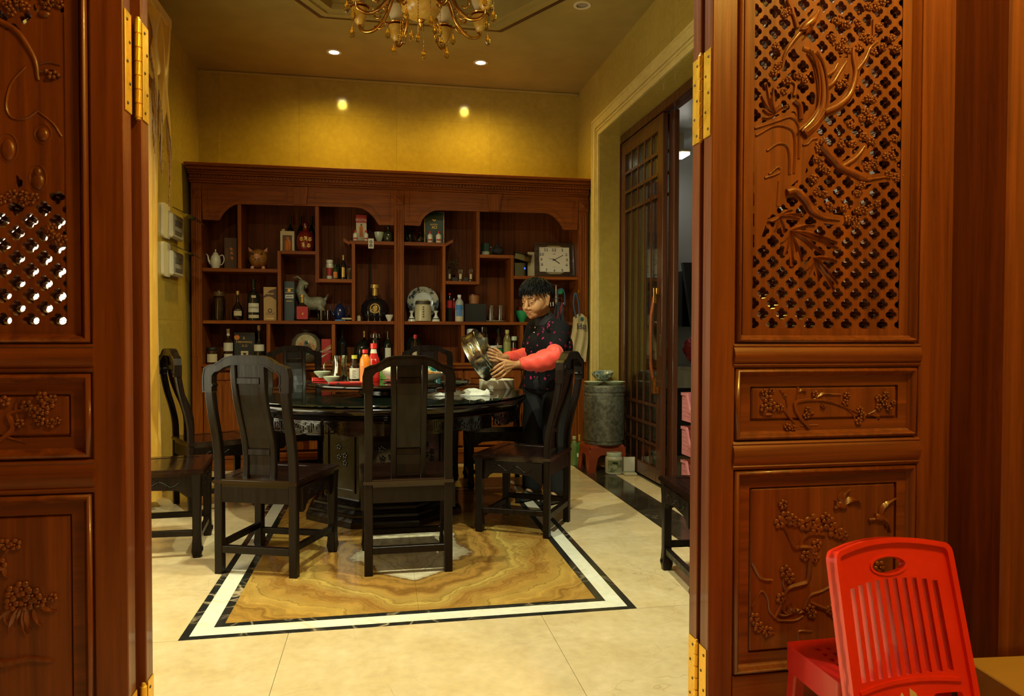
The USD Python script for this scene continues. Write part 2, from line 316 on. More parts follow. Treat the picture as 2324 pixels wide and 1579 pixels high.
# right wall with the wide doorway to the kitchen
DY0, DY1, DZ = 2.2, 5.90, 2.85
wr = thing('wall_right', 'right wall of cream marble panels around the kitchen doorway', 'wall', kind='structure')
hole_r = sg.box(DY0, -1, DY1, DZ)
panels(wr, 'x', RIGHT, .028, 1.75, BACK + .02, 0, CEIL + .01, .86, .62, hole_r)
part(wr, 'backing', xplate(sg.box(1.72, -.02, BACK + .2, CEIL + .3).difference(hole_r.buffer(.001)), RIGHT + .029, RIGHT + .25), PLASTER)
part(wr, 'reveal', [bx(RIGHT + .0285, RIGHT + .25, DY1 - .0008, DY1 + .0008, 0, DZ)], WALLM[1], False)
part(wr, 'reveal', [bx(RIGHT + .0285, RIGHT + .25, DY0, DY1, DZ - .0008, DZ + .0008)], WALLM[1], False)
tr = thing('trim_1', 'moulded cream marble casing around the kitchen doorway', 'door casing', kind='structure')
for k, (a, b, d) in enumerate(((0, .035, .016), (.035, .045, .010), (.045, .062, .020), (.062, .07, .012), (.07, .13, .026), (.13, .15, .034))):
    g = sg.box(DY0 - b, -1, DY1 + b, DZ + b).difference(sg.box(DY0 - a, -2, DY1 + a, DZ + a)).intersection(sg.box(0, 0, 9, 4))
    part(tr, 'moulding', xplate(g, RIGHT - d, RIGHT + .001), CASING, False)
part(tr, 'painted_shadow_line', xplate(sg.box(DY0 - .156, -1, DY1 + .156, DZ + .156).difference(sg.box(DY0 - .15, -2, DY1 + .15, DZ + .15)).intersection(sg.box(0, 0, 9, 4)), RIGHT - .004, RIGHT + .001), mat('shadow_line_dark', (.05, .03, .015), .8), False)  # raised strip coloured dark as a shadow line; nothing is cut in

# ------------------------------------------------------------------ ceiling with a hexagonal recess
HX, HY, HS = .22, 4.15, 1.30
hexa = lambda s: sg.Polygon([(HX + s * math.cos(math.radians(60 * i)), HY + s * math.sin(math.radians(60 * i))) for i in range(6)])
ce = thing('ceiling', 'painted ceiling with a stepped hexagonal recess', 'ceiling', kind='structure')
DL = [(-.385, 5.99), (.818, 5.99), (1.37, 4.82), (-.385, 2.78), (.818, 2.78)]
cans = unary_union([sg.Point(p).buffer(.05, 24) for p in DL])
part(ce, 'ceiling_board', T(ext(sg.box(-1.9, 1.7, 2.2, BACK + .03).difference(hexa(HS - .16)).difference(cans), .09), (0, 0, CEIL)), PLASTER, False)
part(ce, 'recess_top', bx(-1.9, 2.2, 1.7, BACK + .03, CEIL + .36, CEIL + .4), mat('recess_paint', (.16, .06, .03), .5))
part(ce, 'recess_side', T(ext(hexa(HS - .13).difference(hexa(HS - .16)), .27), (0, 0, CEIL + .09)), PLASTER, False)
part(ce, 'dark_bead', T(ext(hexa(HS + .024).difference(hexa(HS - .010)), .03), (0, 0, CEIL - .03)), mat('bead_brown', (.07, .028, .012), .5), False)
for a, b, d in ((-.012, -.05, .028), (-.05, -.10, .045), (-.10, -.165, .030)):
    part(ce, 'recess_moulding', T(ext(hexa(HS + a).difference(hexa(HS + b)), d + .01), (0, 0, CEIL - d)), PLASTER, False)
part(ce, 'cove', [bx(LEFT, RIGHT, BACK - .02, BACK, CEIL - .025, CEIL, .01)], PLASTER)
part(ce, 'roof_slab', bx(-4, 4.6, -3.2, 8.2, CEIL + .41, CEIL + .5), PLASTER)

# downlights
LENS = {True: mat('lamp_lens_lit', (1, 1, 1), .5, emis=(1, .9, .6), es=12), False: mat('lamp_lens_off', (.35, .31, .24), .35), 2: mat('lamp_lens_bright', (1, 1, 1), .5, emis=(1.0, .9, .6), es=12)}
RIM = mat('lamp_rim', (.75, .66, .48), .35)
names = ['recessed downlight glowing left of the chandelier', 'recessed downlight glowing right of the chandelier', 'unlit recessed downlight near the right wall', 'lit recessed downlight in front of the table on the left', 'lit recessed downlight in front of the table on the right']
for i, (x, y) in enumerate(DL):
    d = thing('downlight', names[i], 'ceiling light', (x, y, CEIL))
    part(d, 'rim', T(ext(sg.Point(0, 0).buffer(.061, 24).difference(sg.Point(0, 0).buffer(.042, 24)), .006), (0, 0, -.005)), RIM, False)
    part(d, 'lens', T(ext(sg.Point(0, 0).buffer(.0415, 24), .008), (0, 0, -.002 if i < 2 else .004)), LENS[True if i < 2 else (2 if i in (3, 4) else False)], False)
    if i != 2: spot(d, (0, 0, -.045), LAMP_WARM if i < 2 else LAMP_FRONT, E_DOWN if i < 2 else E_FRONT, 80 if i < 2 else 80)
# ------------------------------------------------------------------ the carved folding doors between the hall and the dining room
DOOR_Y, LW, LH, LT = 1.60, .655, 2.66, .045
Z6 = lambda x, y: (1680 + x * .2534, y * .2534)
Z7 = lambda x, y: (1680 + x * .2659, 380 + y * .2659)
def quatre(cx, cz, r=.0076, o=.0083):
    return unary_union([sg.Point(cx + dx, cz + dz).buffer(r, 5) for dx, dz in ((o, 0), (-o, 0), (0, o), (0, -o))])
def bevel_frame(x0, x1, z0, z1, w, ya, yb, flip=False):
    """A mitred moulding round an opening: rounded slope from ya at the outer edge to yb at the inner one."""
    V, F = [], []; prof = [(0, ya), (w * .05, ya + .009), (w * .14, ya + .009), (w * .17, ya + .001), (w * .27, ya - .005), (w * .42, ya - .0065), (w * .56, ya - .003), (w * .68, ya + .006), (w * .74, ya + .0075), (w, yb), (w, yb + .012), (0, yb + .012)]
    for d, y in prof: V += [(x0 + d, y, z0 + d), (x1 - d, y, z0 + d), (x1 - d, y, z1 - d), (x0 + d, y, z1 - d)]
    n = len(prof)
    for i in range(n):
        for k in range(4):
            a, b, c, d = i * 4 + k, i * 4 + (k + 1) % 4, ((i + 1) % n) * 4 + (k + 1) % 4, ((i + 1) % n) * 4 + k
            F += [(a, b, c), (a, c, d)]
    m = trimesh.Trimesh(np.array(V, float), F, process=False)
    if m.volume < 0: m.invert()
    return m
def rail(x0, x1, z0, z1, proud=.010):
    """A cross rail with a rounded, beaded face."""
    h = z1 - z0; prof = [(LT, z0), (0, z0), (-.002, z0 + h * .06), (-.004, z0 + h * .10), (-.001, z0 + h * .16), (-proud * .7, z0 + h * .26), (-proud, z0 + h * .45), (-proud, z0 + h * .58), (-proud * .6, z0 + h * .78), (-.002, z0 + h * .86), (-.004, z0 + h * .92), (0, z1), (LT, z1)]
    return xplate(sg.Polygon(prof), x0, x1)
def flower(c, s, y, rng, n=5):
    """A five-petalled blossom in low relief, and the bud at its heart."""
    a0 = rng.random() * 6.3; ms = []
    for k in range(n):
        a = a0 + k * 2 * math.pi / n
        ms.append(ell((c[0] + .62 * s * math.cos(a), y - .0015, c[1] + .62 * s * math.sin(a)), (.44 * s, .0045, .44 * s), 1))
    ms.append(ell((c[0], y - .005, c[1]), (.2 * s, .004, .2 * s), 1)); return ms
def leafshape(a, b, w, y, lift=.004):
    a, b = np.array(a), np.array(b); t = b - a; Ln = np.linalg.norm(t); t = t / max(Ln, 1e-6); nrm = np.array([-t[1], t[0]]); V = []; F = []
    for i, u in enumerate(np.linspace(0, 1, 6)):
        p = a + t * Ln * u + nrm * math.sin(u * 3.14) * w * .5; h = w * math.sin(min(1, u * 1.15 + .06) * 3.14) * .5 + .0004
        V += [(p[0] - nrm[0] * h, y, p[1] - nrm[1] * h), (p[0], y - lift, p[1]), (p[0] + nrm[0] * h, y, p[1] + nrm[1] * h)]
    for i in range(5):
        for k in range(2):
            q = i * 3 + k; F += [(q, q + 1, q + 4), (q, q + 4, q + 3)]
    a_ = trimesh.Trimesh(np.array(V), F, process=False)
    if a_.face_normals[:, 1].mean() > 0: a_.invert()
    b_ = a_.copy(); b_.vertices = b_.vertices + [0, .0006, 0]; b_.invert(); return trimesh.util.concatenate([a_, b_])
def carve_path(P, r, y, n=6): return tube(smoothpath([(p[0], y, p[1]) for p in P], 5), r, n)

def right_carving():
    loc = lambda q: (lambda v: (v[0] - .779, v[2]))(at(*q, 'y', DOOR_Y + .012))
    A = lambda pts, Z=Z6: [loc(Z(*p)) for p in pts]
    rng = np.random.default_rng(3); ls = .000268; yf = .012
    rock = sg.Polygon(A([(120, 1130), (250, 1080), (330, 1040), (420, 1005), (480, 1010), (530, 1070), (545, 1180), (610, 1230), (690, 1195), (705, 1300), (640, 1400), (600, 1480), (580, 1560)]) + A([(440, 150), (350, 330), (240, 390), (215, 500), (180, 600), (120, 700)], Z7) + A([(120, 300)], Z7)).buffer(0)
    trunk = A([(560, 1190), (650, 1110), (725, 990), (745, 850), (735, 700), (705, 570), (650, 470), (560, 430)])
    low1 = A([(720, 1310), (830, 1420), (890, 1490), (1000, 1545), (1120, 1600)]) + A([(960, 55), (1060, 105), (1150, 95), (1290, 75)], Z7)
    low2 = A([(395, 215), (470, 200), (545, 265), (610, 370), (700, 425), (770, 440), (850, 450)], Z7)
    br = [(A([(740, 1010), (860, 955), (960, 870), (1010, 760), (1030, 640), (1010, 520), (1010, 430)]), (.012, .004)), (A([(760, 790), (830, 740), (890, 640), (950, 550)]), (.008, .003)), (A([(1025, 650), (1110, 540), (1160, 430), (1230, 370)]), (.006, .003)),
          (A([(750, 690), (830, 640), (870, 570)]), (.006, .003)), (A([(900, 1500), (1010, 1430), (1070, 1370), (1110, 1310)]), (.007, .004)), (A([(480, 900), (530, 950), (540, 1070)]), (.007, .007)), (A([(420, 0), (470, 120), (510, 250)]), (.005, .006)), (A([(480, 860), (490, 760), (440, 720)]), (.005, .003)), (A([(1190, 180), (1190, 330)]), (.004, .003))]
    fl = A([(450, 90), (400, 130), (860, 190), (950, 220), (1050, 200), (1140, 60), (1220, 60), (1270, 20), (830, 340), (930, 360), (900, 430), (960, 450), (1060, 420), (1100, 330), (1170, 360), (1190, 460), (1240, 240), (1280, 420), (1360, 340), (1400, 430), (330, 600), (300, 650), (430, 720), (520, 680), (575, 715), (390, 820), (930, 740), (880, 750), (1030, 780), (1220, 770), (1140, 880), (1190, 890), (1120, 1000), (1180, 1060), (1090, 1060), (980, 1110), (1270, 1130), (1310, 1060), (1380, 1240), (900, 1290), (1010, 1290), (1110, 1220), (1170, 1260), (740, 1270), (700, 1340), (1300, 1400), (1350, 1380), (1200, 1480), (1130, 1490), (690, 1430), (725, 1490), (320, 410)]) + \
         A([(620, 90), (740, 30), (1330, 80), (1260, 55), (650, 210), (720, 230), (760, 330), (890, 345), (915, 440), (970, 450), (1000, 370), (1060, 370), (1000, 225), (1040, 150), (1170, 310), (985, 490)], Z7)
    lv = [(A([a], Z)[0], A([b], Z)[0]) for Z, a, bs in ((Z7, (330, 420), ((230, 460), (290, 540), (375, 560), (510, 440), (450, 360), (530, 400))), (Z7, (420, 540), ((560, 510), (640, 490), (690, 610), (830, 640), (840, 690), (760, 610), (620, 690), (480, 720), (345, 640), (440, 830), (530, 800), (380, 740), (720, 740))), (Z7, (620, 770), ((560, 870), (590, 900), (700, 830), (830, 800), (800, 1040), (835, 990), (740, 900), (670, 970))), (Z6, (310, 1020), ((185, 860), (230, 750), (290, 790), (200, 980), (355, 930), (420, 950), (195, 1055), (270, 880)))) for b in bs]
    solid = [rock, sg.LineString(trunk).buffer(.021), sg.LineString(low1).buffer(.012), sg.LineString(low2).buffer(.013)] + [sg.LineString(p).buffer(r[0] + .002) for p, r in br] + [sg.Point(p).buffer(.0115) for p in fl] + [sg.LineString([a, b]).buffer(.004) for a, b in lv]
    bird = A([(700, 95), (680, 130), (640, 190), (580, 240), (530, 300)]); tail = A([(560, 260), (470, 370), (400, 480), (370, 600)])
    solid += [sg.LineString(bird).buffer(.012), sg.LineString(tail).buffer(.006)]
    M = {}
    ridges = [A([(130, 1150), (330, 1085), (450, 1050), (515, 1110), (528, 1200), (525, 1420)]), A([(140, 1215), (300, 1130), (420, 1140), (480, 1200), (490, 1380), (480, 1550)]), A([(240, 1350), (330, 1290), (410, 1300), (440, 1390), (440, 1560)]), A([(260, 1560), (330, 1500), (360, 1510)]), A([(210, 90), (300, 60), (335, 40)], Z7), A([(560, 1300), (600, 1290), (640, 1250), (690, 1240)]), A([(330, 120), (320, 330)], Z7)]
    M['carved_rock'] = [carve_path(p, .004, yf + .001) for p in ridges]
    M['carved_trunk'] = [T(carve_path(trunk, [.018, .016, .013, .010, .006], 0, 8), (0, yf, 0), s=(1, .6, 1))] + [carve_path([(x + dx, z + dz) for x, z in trunk[:7]], .0025, yf - .009, 5) for dx, dz in ((-.008, .001), (.006, 0), (-.015, .004))] + [carve_path(low1, [.010, .009, .006, .003], yf), carve_path(low2, [.010, .009, .005, .002], yf - .001)]
    M['carved_branch'] = [carve_path(p, r, yf - .001) for p, r in br]
    M['carved_blossom'] = [q for p in fl for d in range(2) for q in flower((p[0] + (rng.random() - .5) * .012 * (d > 0), p[1] + (rng.random() - .5) * .014 * (d > 0)), .0095 - .002 * d, yf + .001, rng)] + [ell((p[0] + rng.normal() * .012, yf, p[1] + rng.normal() * .012), (.0035, .0035, .0035), 1) for p in fl for _ in range(2)]
    M['carved_bamboo'] = [leafshape(a, b, .010, yf + .001, .006) for a, b in lv]
    bb = smoothpath([(p[0], yf - .002, p[1]) for p in bird], 4)
    M['carved_bird'] = [tube(bb, [.004, .006, .011, .010, .005], 8)] + [carve_path(tail, [.006, .005, .002], yf - .002)] + [leafshape(A([(600, 230)])[0], A([q])[0], .012, yf - .006, .006) for q in ((520, 280), (560, 330), (610, 310))]
    return unary_union(solid), M
def left_carving():
    loc = lambda q: (lambda v: (-.527 - v[0], v[2]))(at(*q, 'y', DOOR_Y + .012))
    A = lambda pts: [loc(p) for p in pts]; rng = np.random.default_rng(5); yf = .012
    solid = [sg.Polygon(A([(152, 30), (90, 20), (40, 70), (-60, 60), (-420, 0), (-420, 460), (-60, 470), (10, 462), (60, 448), (100, 440), (152, 430)])).difference(unary_union([sg.Polygon(A([(36, 395), (44, 388), (52, 400), (50, 424), (40, 428), (34, 415)])), sg.Polygon(A([(95, 465), (104, 450), (116, 455), (120, 476), (108, 488), (96, 482)]))]))]
    fl = A([(20, 18), (55, 10), (95, 12), (130, 6), (-20, 30), (20, 440), (45, 450), (-10, 455), (70, 452), (-60, 330), (-150, 200), (-220, 320), (120, 530), (135, 545), (110, 520)])
    solid += [sg.Point(p).buffer(.0125) for p in fl]
    M = {'carved_vine': [carve_path(A(p), r, yf + .001) for p, r in (([(-40, 30), (30, 65), (60, 100), (80, 140), (86, 182)], (.007, .006, .004)), ([(60, 150), (25, 190), (14, 240), (28, 268), (60, 268), (85, 252)], .003), ([(85, 252), (120, 280), (140, 310)], .003), ([(86, 146), (110, 142), (138, 148)], .003), ([(-120, 60), (-60, 140), (-90, 260), (-50, 380)], (.01, .008, .006)), ([(88, 162), (120, 158), (138, 172)], .003))]}
    M['carved_fruit'] = [ell((p[0], yf + .002, p[1]), (rx, .008, rz), 2) for (x, y, rx, rz) in ((18, 340, .013, .022), (97, 305, .011, .014), (86, 412, .012, .018), (86, 392, .008, .012), (100, 32, .012, .008), (-70, 250, .014, .02), (-140, 380, .014, .02)) for p in A([(x, y)])] + [ell((p[0], yf - .002, p[1]), (.005, .006, .005), 1) for p in A([(106, 162), (116, 168), (126, 166), (114, 176), (124, 176), (134, 172), (112, 520), (118, 526), (124, 532), (130, 536), (122, 540), (134, 546), (138, 556), (128, 550)])]
    M['carved_fruit'] += [carve_path([(p[0] + rx * math.cos(t), p[1] + rz * math.sin(t)) for t in np.linspace(0, 6.28, 11)], .002, yf + .001, 5) for (x, y, rx, rz) in ((18, 335, .018, .029), (97, 303, .016, .02), (86, 404, .016, .027)) for p in A([(x, y)])]
    M['carved_blossom'] = [q for p in fl for d in range(2) for q in flower((p[0] + rng.normal() * .006, p[1] + rng.normal() * .006), .010, yf + .001, rng)]
    return unary_union(solid), M

def panel_sprays(side):
    """The plum branches carved on the two lower panels, in leaf coordinates."""
    rng = np.random.default_rng(11 + side); ms = []
    if side > 0: loc = lambda q, dy=.012: (lambda v: (v[0] - .779, v[2]))(at(*q, 'y', DOOR_Y + dy))
    else: loc = lambda q, dy=.012: (lambda v: (-.527 - v[0], v[2]))(at(*q, 'y', DOOR_Y + dy))
    K1 = lambda x, y: (1560 + x * .3287, 680 + y * .3287); K2 = lambda x, y: (1540 + x * .506, 780 + y * .506)
    def br(P, r): return carve_path([loc(p) for p in P], r, .0125, 5)
    up, lo = [], []
    if side > 0:
        for P, r in (([(840, 885), (770, 800), (740, 720), (800, 695), (900, 690), (1000, 705), (1090, 740), (1180, 775), (1250, 790), (1320, 810)], (.006, .004, .003, .002)), ([(740, 850), (690, 790), (650, 740), (600, 690)], .003), ([(750, 730), (760, 660), (765, 600)], .003), ([(690, 740), (680, 680), (640, 620)], .002), ([(1100, 745), (1150, 800), (1160, 850)], .002), ([(1250, 790), (1300, 760), (1310, 700)], .002), ([(870, 690), (930, 655), (1060, 655)], .003), ([(700, 880), (660, 860)], .002), ([(780, 870), (900, 865)], .002)): up.append(br([K1(*p) for p in P], r))
        for p, s in (((530, 640), .9), ((560, 690), 1.3), ((590, 740), 1.3), ((530, 750), 1.2), ((580, 630), .8), ((640, 745), 1), ((820, 800), .9), ((830, 760), .8), ((690, 880), 1), ((730, 885), .8), ((880, 650), .9), ((1100, 660), .9), ((1090, 710), .9), ((1190, 760), .9), ((1210, 800), 1), ((1180, 840), 1), ((1320, 680), 1), ((1370, 660), 1), ((1360, 710), 1), ((1390, 750), .9), ((1420, 710), .7), ((1320, 740), .9), ((935, 730), .6)): up += flower(loc(K1(*p)), .0105 * s, .013, rng)
        for a, b in (((940, 715), (940, 765)), ((890, 680), (990, 650)), ((760, 640), (820, 640)), ((690, 660), (660, 640)), ((560, 690), (500, 640)), ((590, 790), (500, 770)), ((1300, 800), (1320, 830)), ((850, 790), (865, 800))): up.append(leafshape(loc(K1(*a)), loc(K1(*b)), .010, .0125))
        for P, r in (([(660, 855), (600, 850), (560, 870), (540, 910), (520, 910), (500, 870), (480, 830), (460, 800)], (.005, .005, .003)), ([(540, 910), (600, 920), (590, 980), (580, 1060), (540, 1080), (490, 1100), (460, 1170), (430, 1230)], (.006, .007, .006, .004)), ([(560, 1190), (590, 1130), (640, 1110), (700, 1080), (730, 1090)], .004), ([(590, 1160), (640, 1180), (700, 1200), (740, 1220)], .005), ([(480, 1110), (470, 1060), (490, 1010)], .003), ([(330, 980), (370, 1050), (420, 1060)], .004), ([(330, 1180), (370, 1110), (400, 1140), (410, 1200), (450, 1240)], .003), ([(330, 1200), (330, 1250), (370, 1280), (430, 1300)], .003), ([(440, 1240), (520, 1240), (560, 1220)], .003), ([(540, 1330), (540, 1290), (600, 1290)], .003)): lo.append(br([K2(*p) for p in P], r))
        for p, s in (((470, 720), .8), ((455, 800), 1), ((480, 780), 1.1), ((510, 790), 1), ((530, 800), .8), ((570, 810), 1.1), ((600, 800), 1.3), ((620, 830), 1.1), ((660, 780), .9), ((680, 810), 1.2), ((700, 840), 1.2), ((720, 850), 1), ((740, 860), .8), ((620, 900), .9), ((600, 940), 1), ((570, 950), .9), ((610, 960), .9), ((480, 1020), 1), ((500, 1050), .9), ((460, 1140), .9), ((710, 1060), .9), ((740, 1080), 1), ((700, 1200), 1), ((680, 1190), .8), ((740, 1210), 1), ((340, 1230), .9), ((360, 1270), .9), ((400, 1290), .9), ((590, 1190), .8), ((600, 1210), .8), ((850, 1100), 1), ((900, 1000), 1)): lo += flower(loc(K2(*p)), .0165 * s, .013, rng)
        for b, wings, hd in (((735, 725), ((750, 640), (770, 650), (820, 715), (815, 705), (700, 700)), (705, 735)), ((900, 780), ((975, 690), (960, 700), (945, 845), (930, 830), (880, 760)), (860, 790))):
            q = loc(K2(*b)); lo.append(ell((q[0], .012, q[1]), (.016, .007, .010), 2, (0, .5, 0))); h = loc(K2(*hd)); lo.append(ell((h[0], .012, h[1]), (.006, .006, .006), 1)); lo.append(carve_path([q, h], .005, .0115))
            for w in wings: lo.append(leafshape(q, loc(K2(*w)), .018, .012, .007))
        for i in range(7): a = loc(K2(500 + 6 * i, 1210)); lo.append(leafshape(a, loc(K2(440 + 22 * i, 1160 + abs(i - 3) * 16)), .010, .0125))
    else:
        for P, r in (([(0, 1000), (30, 970), (20, 940), (50, 930), (90, 920)], (.006, .004)), ([(40, 960), (35, 920), (50, 905)], .003), ([(10, 990), (60, 1005)], .002), ([(-200, 990), (-120, 940), (-40, 960), (0, 930)], .005)): up.append(br(P, r))
        for p, s in (((95, 900), 1), ((110, 915), 1.1), ((100, 930), 1), ((120, 905), .8), ((75, 935), 1), ((60, 920), 1), ((115, 960), .9), ((130, 955), .7), ((90, 955), .9), ((45, 960), .8), ((12, 910), .9), ((-60, 930), 1.2), ((-150, 950), 1.2)): up += flower(loc(p), .0125 * s, .013, rng)
        for P, r in (([(-220, 1500), (-100, 1480), (0, 1505), (60, 1495), (120, 1500)], (.012, .009, .004)), ([(30, 1350), (10, 1400), (20, 1420)], .003), ([(-40, 1300), (0, 1270), (20, 1245)], .003), ([(-160, 1450), (-120, 1340), (-40, 1300)], .006)): lo.append(br(P, r))
        for p, s in (((10, 1235), .9), ((35, 1235), .9), ((0, 1280), 1), ((30, 1345), 1.2), ((50, 1335), 1.2), ((75, 1350), 1.2), ((25, 1370), 1.1), ((60, 1370), 1.1), ((90, 1365), 1), ((-40, 1330), 1.2), ((120, 1355), .7)): lo += flower(loc(p), .014 * s, .013, rng)
        for a, b in (((45, 1375), (20, 1440)), ((60, 1380), (70, 1430)), ((75, 1380), (95, 1420)), ((30, 1380), (-10, 1420)), ((60, 1370), (40, 1415)), ((85, 1370), (130, 1385)), ((10, 1285), (20, 1310)), ((55, 1380), (60, 1440))): lo.append(leafshape(loc(a), loc(b), .014, .0125))
    return up, lo

def door_leaf(name, label, side, carving, dx=0, dy=0, off=None):
    """One leaf, hinge edge at x = 0, running along +x (right leaf) or mirrored (left leaf)."""
    W0 = WOODR; t = thing(name, label, 'door', ((.779 if side > 0 else -.527) + dx, DOOR_Y + dy, 0), kind='structure')
    fx = (lambda m: J(m)) if side > 0 else (lambda m: (lambda q: (q.apply_transform(np.diag([-1, 1, 1, 1])), q)[1])(J(m).copy()))
    zp = [.05, .307, .817, .885, 1.067, 1.124, 2.42, LH]
    P = lambda n, m, w, s=30: part(t, n, fx(m), w, s)
    P('stile', bx(0, .064, 0, LT, .02, LH, .002), W0['z']); P('stile', bx(LW - .084, LW, 0, LT, .02, LH, .002), W0['z'])
    xa, xb = .0642, LW - .0842
    P('rail', rail(xa, xb, .05, .307), W0['x']); P('rail', rail(xa - .004, xb + .004, zp[2], zp[3]), W0['x']); P('rail', rail(xa - .004, xb + .004, zp[4], zp[5]), W0['x']); P('rail', rail(xa, xb, zp[6], LH), W0['x'])
    solid, M = carving
    for z0, z1 in ((zp[1], zp[2]), (zp[3], zp[4]), (zp[5], zp[6])):
        P('panel_moulding', bevel_frame(xa, xb, z0, z1, .026, .0, .016), W0['z'], 50)
    for z0, z1 in ((zp[1], zp[2]), (zp[3], zp[4])):
        a, b, c, d = xa + .022, xb - .022, z0 + .022, z1 - .022; e = .026 if side > 0 else .024
        m = [bx(a, b, .020, .034, c, d)]
        fr = sg.box(a, c, b, d).difference(sg.box(a + e, c + e, b - e, d - e))
        P('panel', m, W0['z'], False); P('panel_border', wallplate(fr, .0125, .0202), W0['x'], False)
        P('raised_field', bx(a + e + .004, b - e - .004, .0135, .021, c + e + .004, d - e - .004, .004), W0['z'])
    a, b, c, d = xa + .024, xb - .024, zp[5] + .015, zp[6] - .024
    fr = sg.box(a, c, b, d).difference(sg.box(a + .026, c + .024, b - .026, d - .026)); P('lattice_border', wallplate(fr, .010, .034), W0['z'], False)
    a, b, c, d = a + .0258, b - .0258, c + .0238, d - .0258
    pit = .0510; holes = []; off = (.0 if side > 0 else .015) if off is None else off
    for i in range(int((d - c) / (pit / 2)) + 2):
        for j in range(-1, int((b - a) / pit) + 2):
            q = (a + .004 + off + j * pit + (i % 2) * pit / 2, c + .010 + i * pit / 2)
            holes.append(quatre(*q))
    base = sg.box(a, c, b, d)
    cut = unary_union(holes).difference(solid).intersection(base.buffer(-.0002))
    cut = unary_union([g for g in getattr(cut, 'geoms', [cut]) if g.area > 2.5e-5])
    P('lattice', wallplate(base.difference(cut), .0125, .030), W0['z'], False)
    for k, m in M.items(): P(k, m, W0['z'], 60)
    up, lo = panel_sprays(side); P('carved_branch', up, W0['z'], 60); P('carved_branch', lo, W0['z'], 60)
    return t
dr = door_leaf('door_3', 'carved hardwood door leaf right of the opening, facing the camera, with a bird and plum tree lattice', 1, right_carving())
door_leaf('door_4', 'carved hardwood door leaf folded behind the right-hand leaf', 1, right_carving(), .001, .067, .0165)
dl = door_leaf('door_1', 'dark carved hardwood door leaf left of the opening, facing the camera', -1, left_carving())
door_leaf('door_2', 'carved hardwood door leaf folded behind the left-hand leaf', -1, left_carving(), .012, .075, -.005)
def hinge(loc, sgn, label, gap, dx):
    h = thing('door_hinge', label, 'hinge', loc, group=None); H = .21
    for a, b, o in ((.006, LT - .001, 0), (gap + .003, gap + LT - .004, dx)):
        part(h, 'plate', bx(sgn * (o + .0004), sgn * (o + .0026), a, b, 0, H, .0008), BRASS)
        sc = [T(lathe([(.0036, 0), (.0036, .0012), (.0015, .0020)], 10), (sgn * (o + .0026), y, z), ry=90 * sgn) for k, z in enumerate(np.linspace(.018, H - .018, 5)) for y in ((a + b) / 2 + (.007 if k % 2 else -.007),)]
        part(h, 'screw', sc, SCREW)
    yb, xb_ = (LT + gap) / 2 + .001, sgn * (.0035 + dx * .5)
    for k in range(7):
        part(h, 'knuckle', lathe([(.0062, 0), (.0072, .001), (.0072, H / 7 - .0025), (.0062, H / 7 - .0015)], 16, (xb_, yb, k * H / 7)), BRASS)
    part(h, 'pin', lathe([(.005, -.004), (.005, H + .002), (.003, H + .005)], 12, (xb_, yb, 0)), BRASS)
    return h
hinge((.779, DOOR_Y, 1.627), -1, 'bright brass butt hinge high on the right-hand door edges', .067, -.001)
hinge((.779, DOOR_Y, .165), -1, 'brass butt hinge low on the right-hand door edges', .067, -.001)
hinge((-.527, DOOR_Y, 1.612), 1, 'bright brass butt hinge high on the left-hand door edges', .075, .012)
hinge((-.527, DOOR_Y, .165), 1, 'brass butt hinge low on the left-hand door edges', .075, .012)

# ------------------------------------------------------------------ partition and the hall in front
X = lambda px, y: at(px, 800, 'y', y)[0]
pr = thing('wall_partition', 'hardwood partition posts and boards framing the folding doors', 'partition', kind='structure')
part(pr, 'jamb', bx(1.437, X(2260, 1.625), 1.625, 1.80, 0, 2.9, .003), WOODR['z'])
part(pr, 'stop_moulding', [bx(X(2216, 1.56), X(2256, 1.56), 1.56, 1.624, 0, 2.9, .006)], WOODR['z'])
part(pr, 'post', bx(X(2281, 1.46), 2.1, 1.46, 1.80, 0, CEIL, .005), WOODR['z'])
part(pr, 'jamb', bx(-1.40, -1.184, 1.61, 1.80, 0, 2.9, .003), WOODR['z'])
part(pr, 'post', bx(-2.4, -1.402, 1.50, 1.80, 0, CEIL, .005), WOODR['z'])
part(pr, 'header', bx(-1.40, 1.6, 1.60, 1.80, 2.72, CEIL + .36, .005), WOODR['x'])
hall = thing('wall_hall', 'plain cream walls of the entrance hall around the camera', 'wall', kind='structure')
HALLP = mat('hall_paint', (.36, .21, .07), .6)
part(hall, 'side_wall', bx(2.1, 2.25, -3.1, 1.80, 0, CEIL), HALLP); part(hall, 'side_wall', bx(-2.55, -2.4, -3.1, 1.80, 0, CEIL), HALLP); part(hall, 'end_wall', bx(-2.55, 2.25, -3.2, -3.1, 0, CEIL), HALLP)
part(hall, 'hall_ceiling', bx(-2.55, 2.25, -3.2, 1.60, CEIL, CEIL + .1), HALLP)
hl = thing('hall_lamp', 'warm opal globe lamp hanging in the entrance hall', 'ceiling light', (1.25, .45, 2.92))
part(hl, 'globe', ell((0, 0, 0), .13, 3), mat('opal_globe', (1, .9, .7), .4, emis=LAMP_HALL, es=E_HALL), True)
part(hl, 'stem', tube([(0, 0, .12), (0, 0, CEIL - 2.92 - .001)], .008), BRASS)
part(hl, 'cap', lathe([(.05, .118), (.035, .15), (.012, .165)], 24), BRASS)
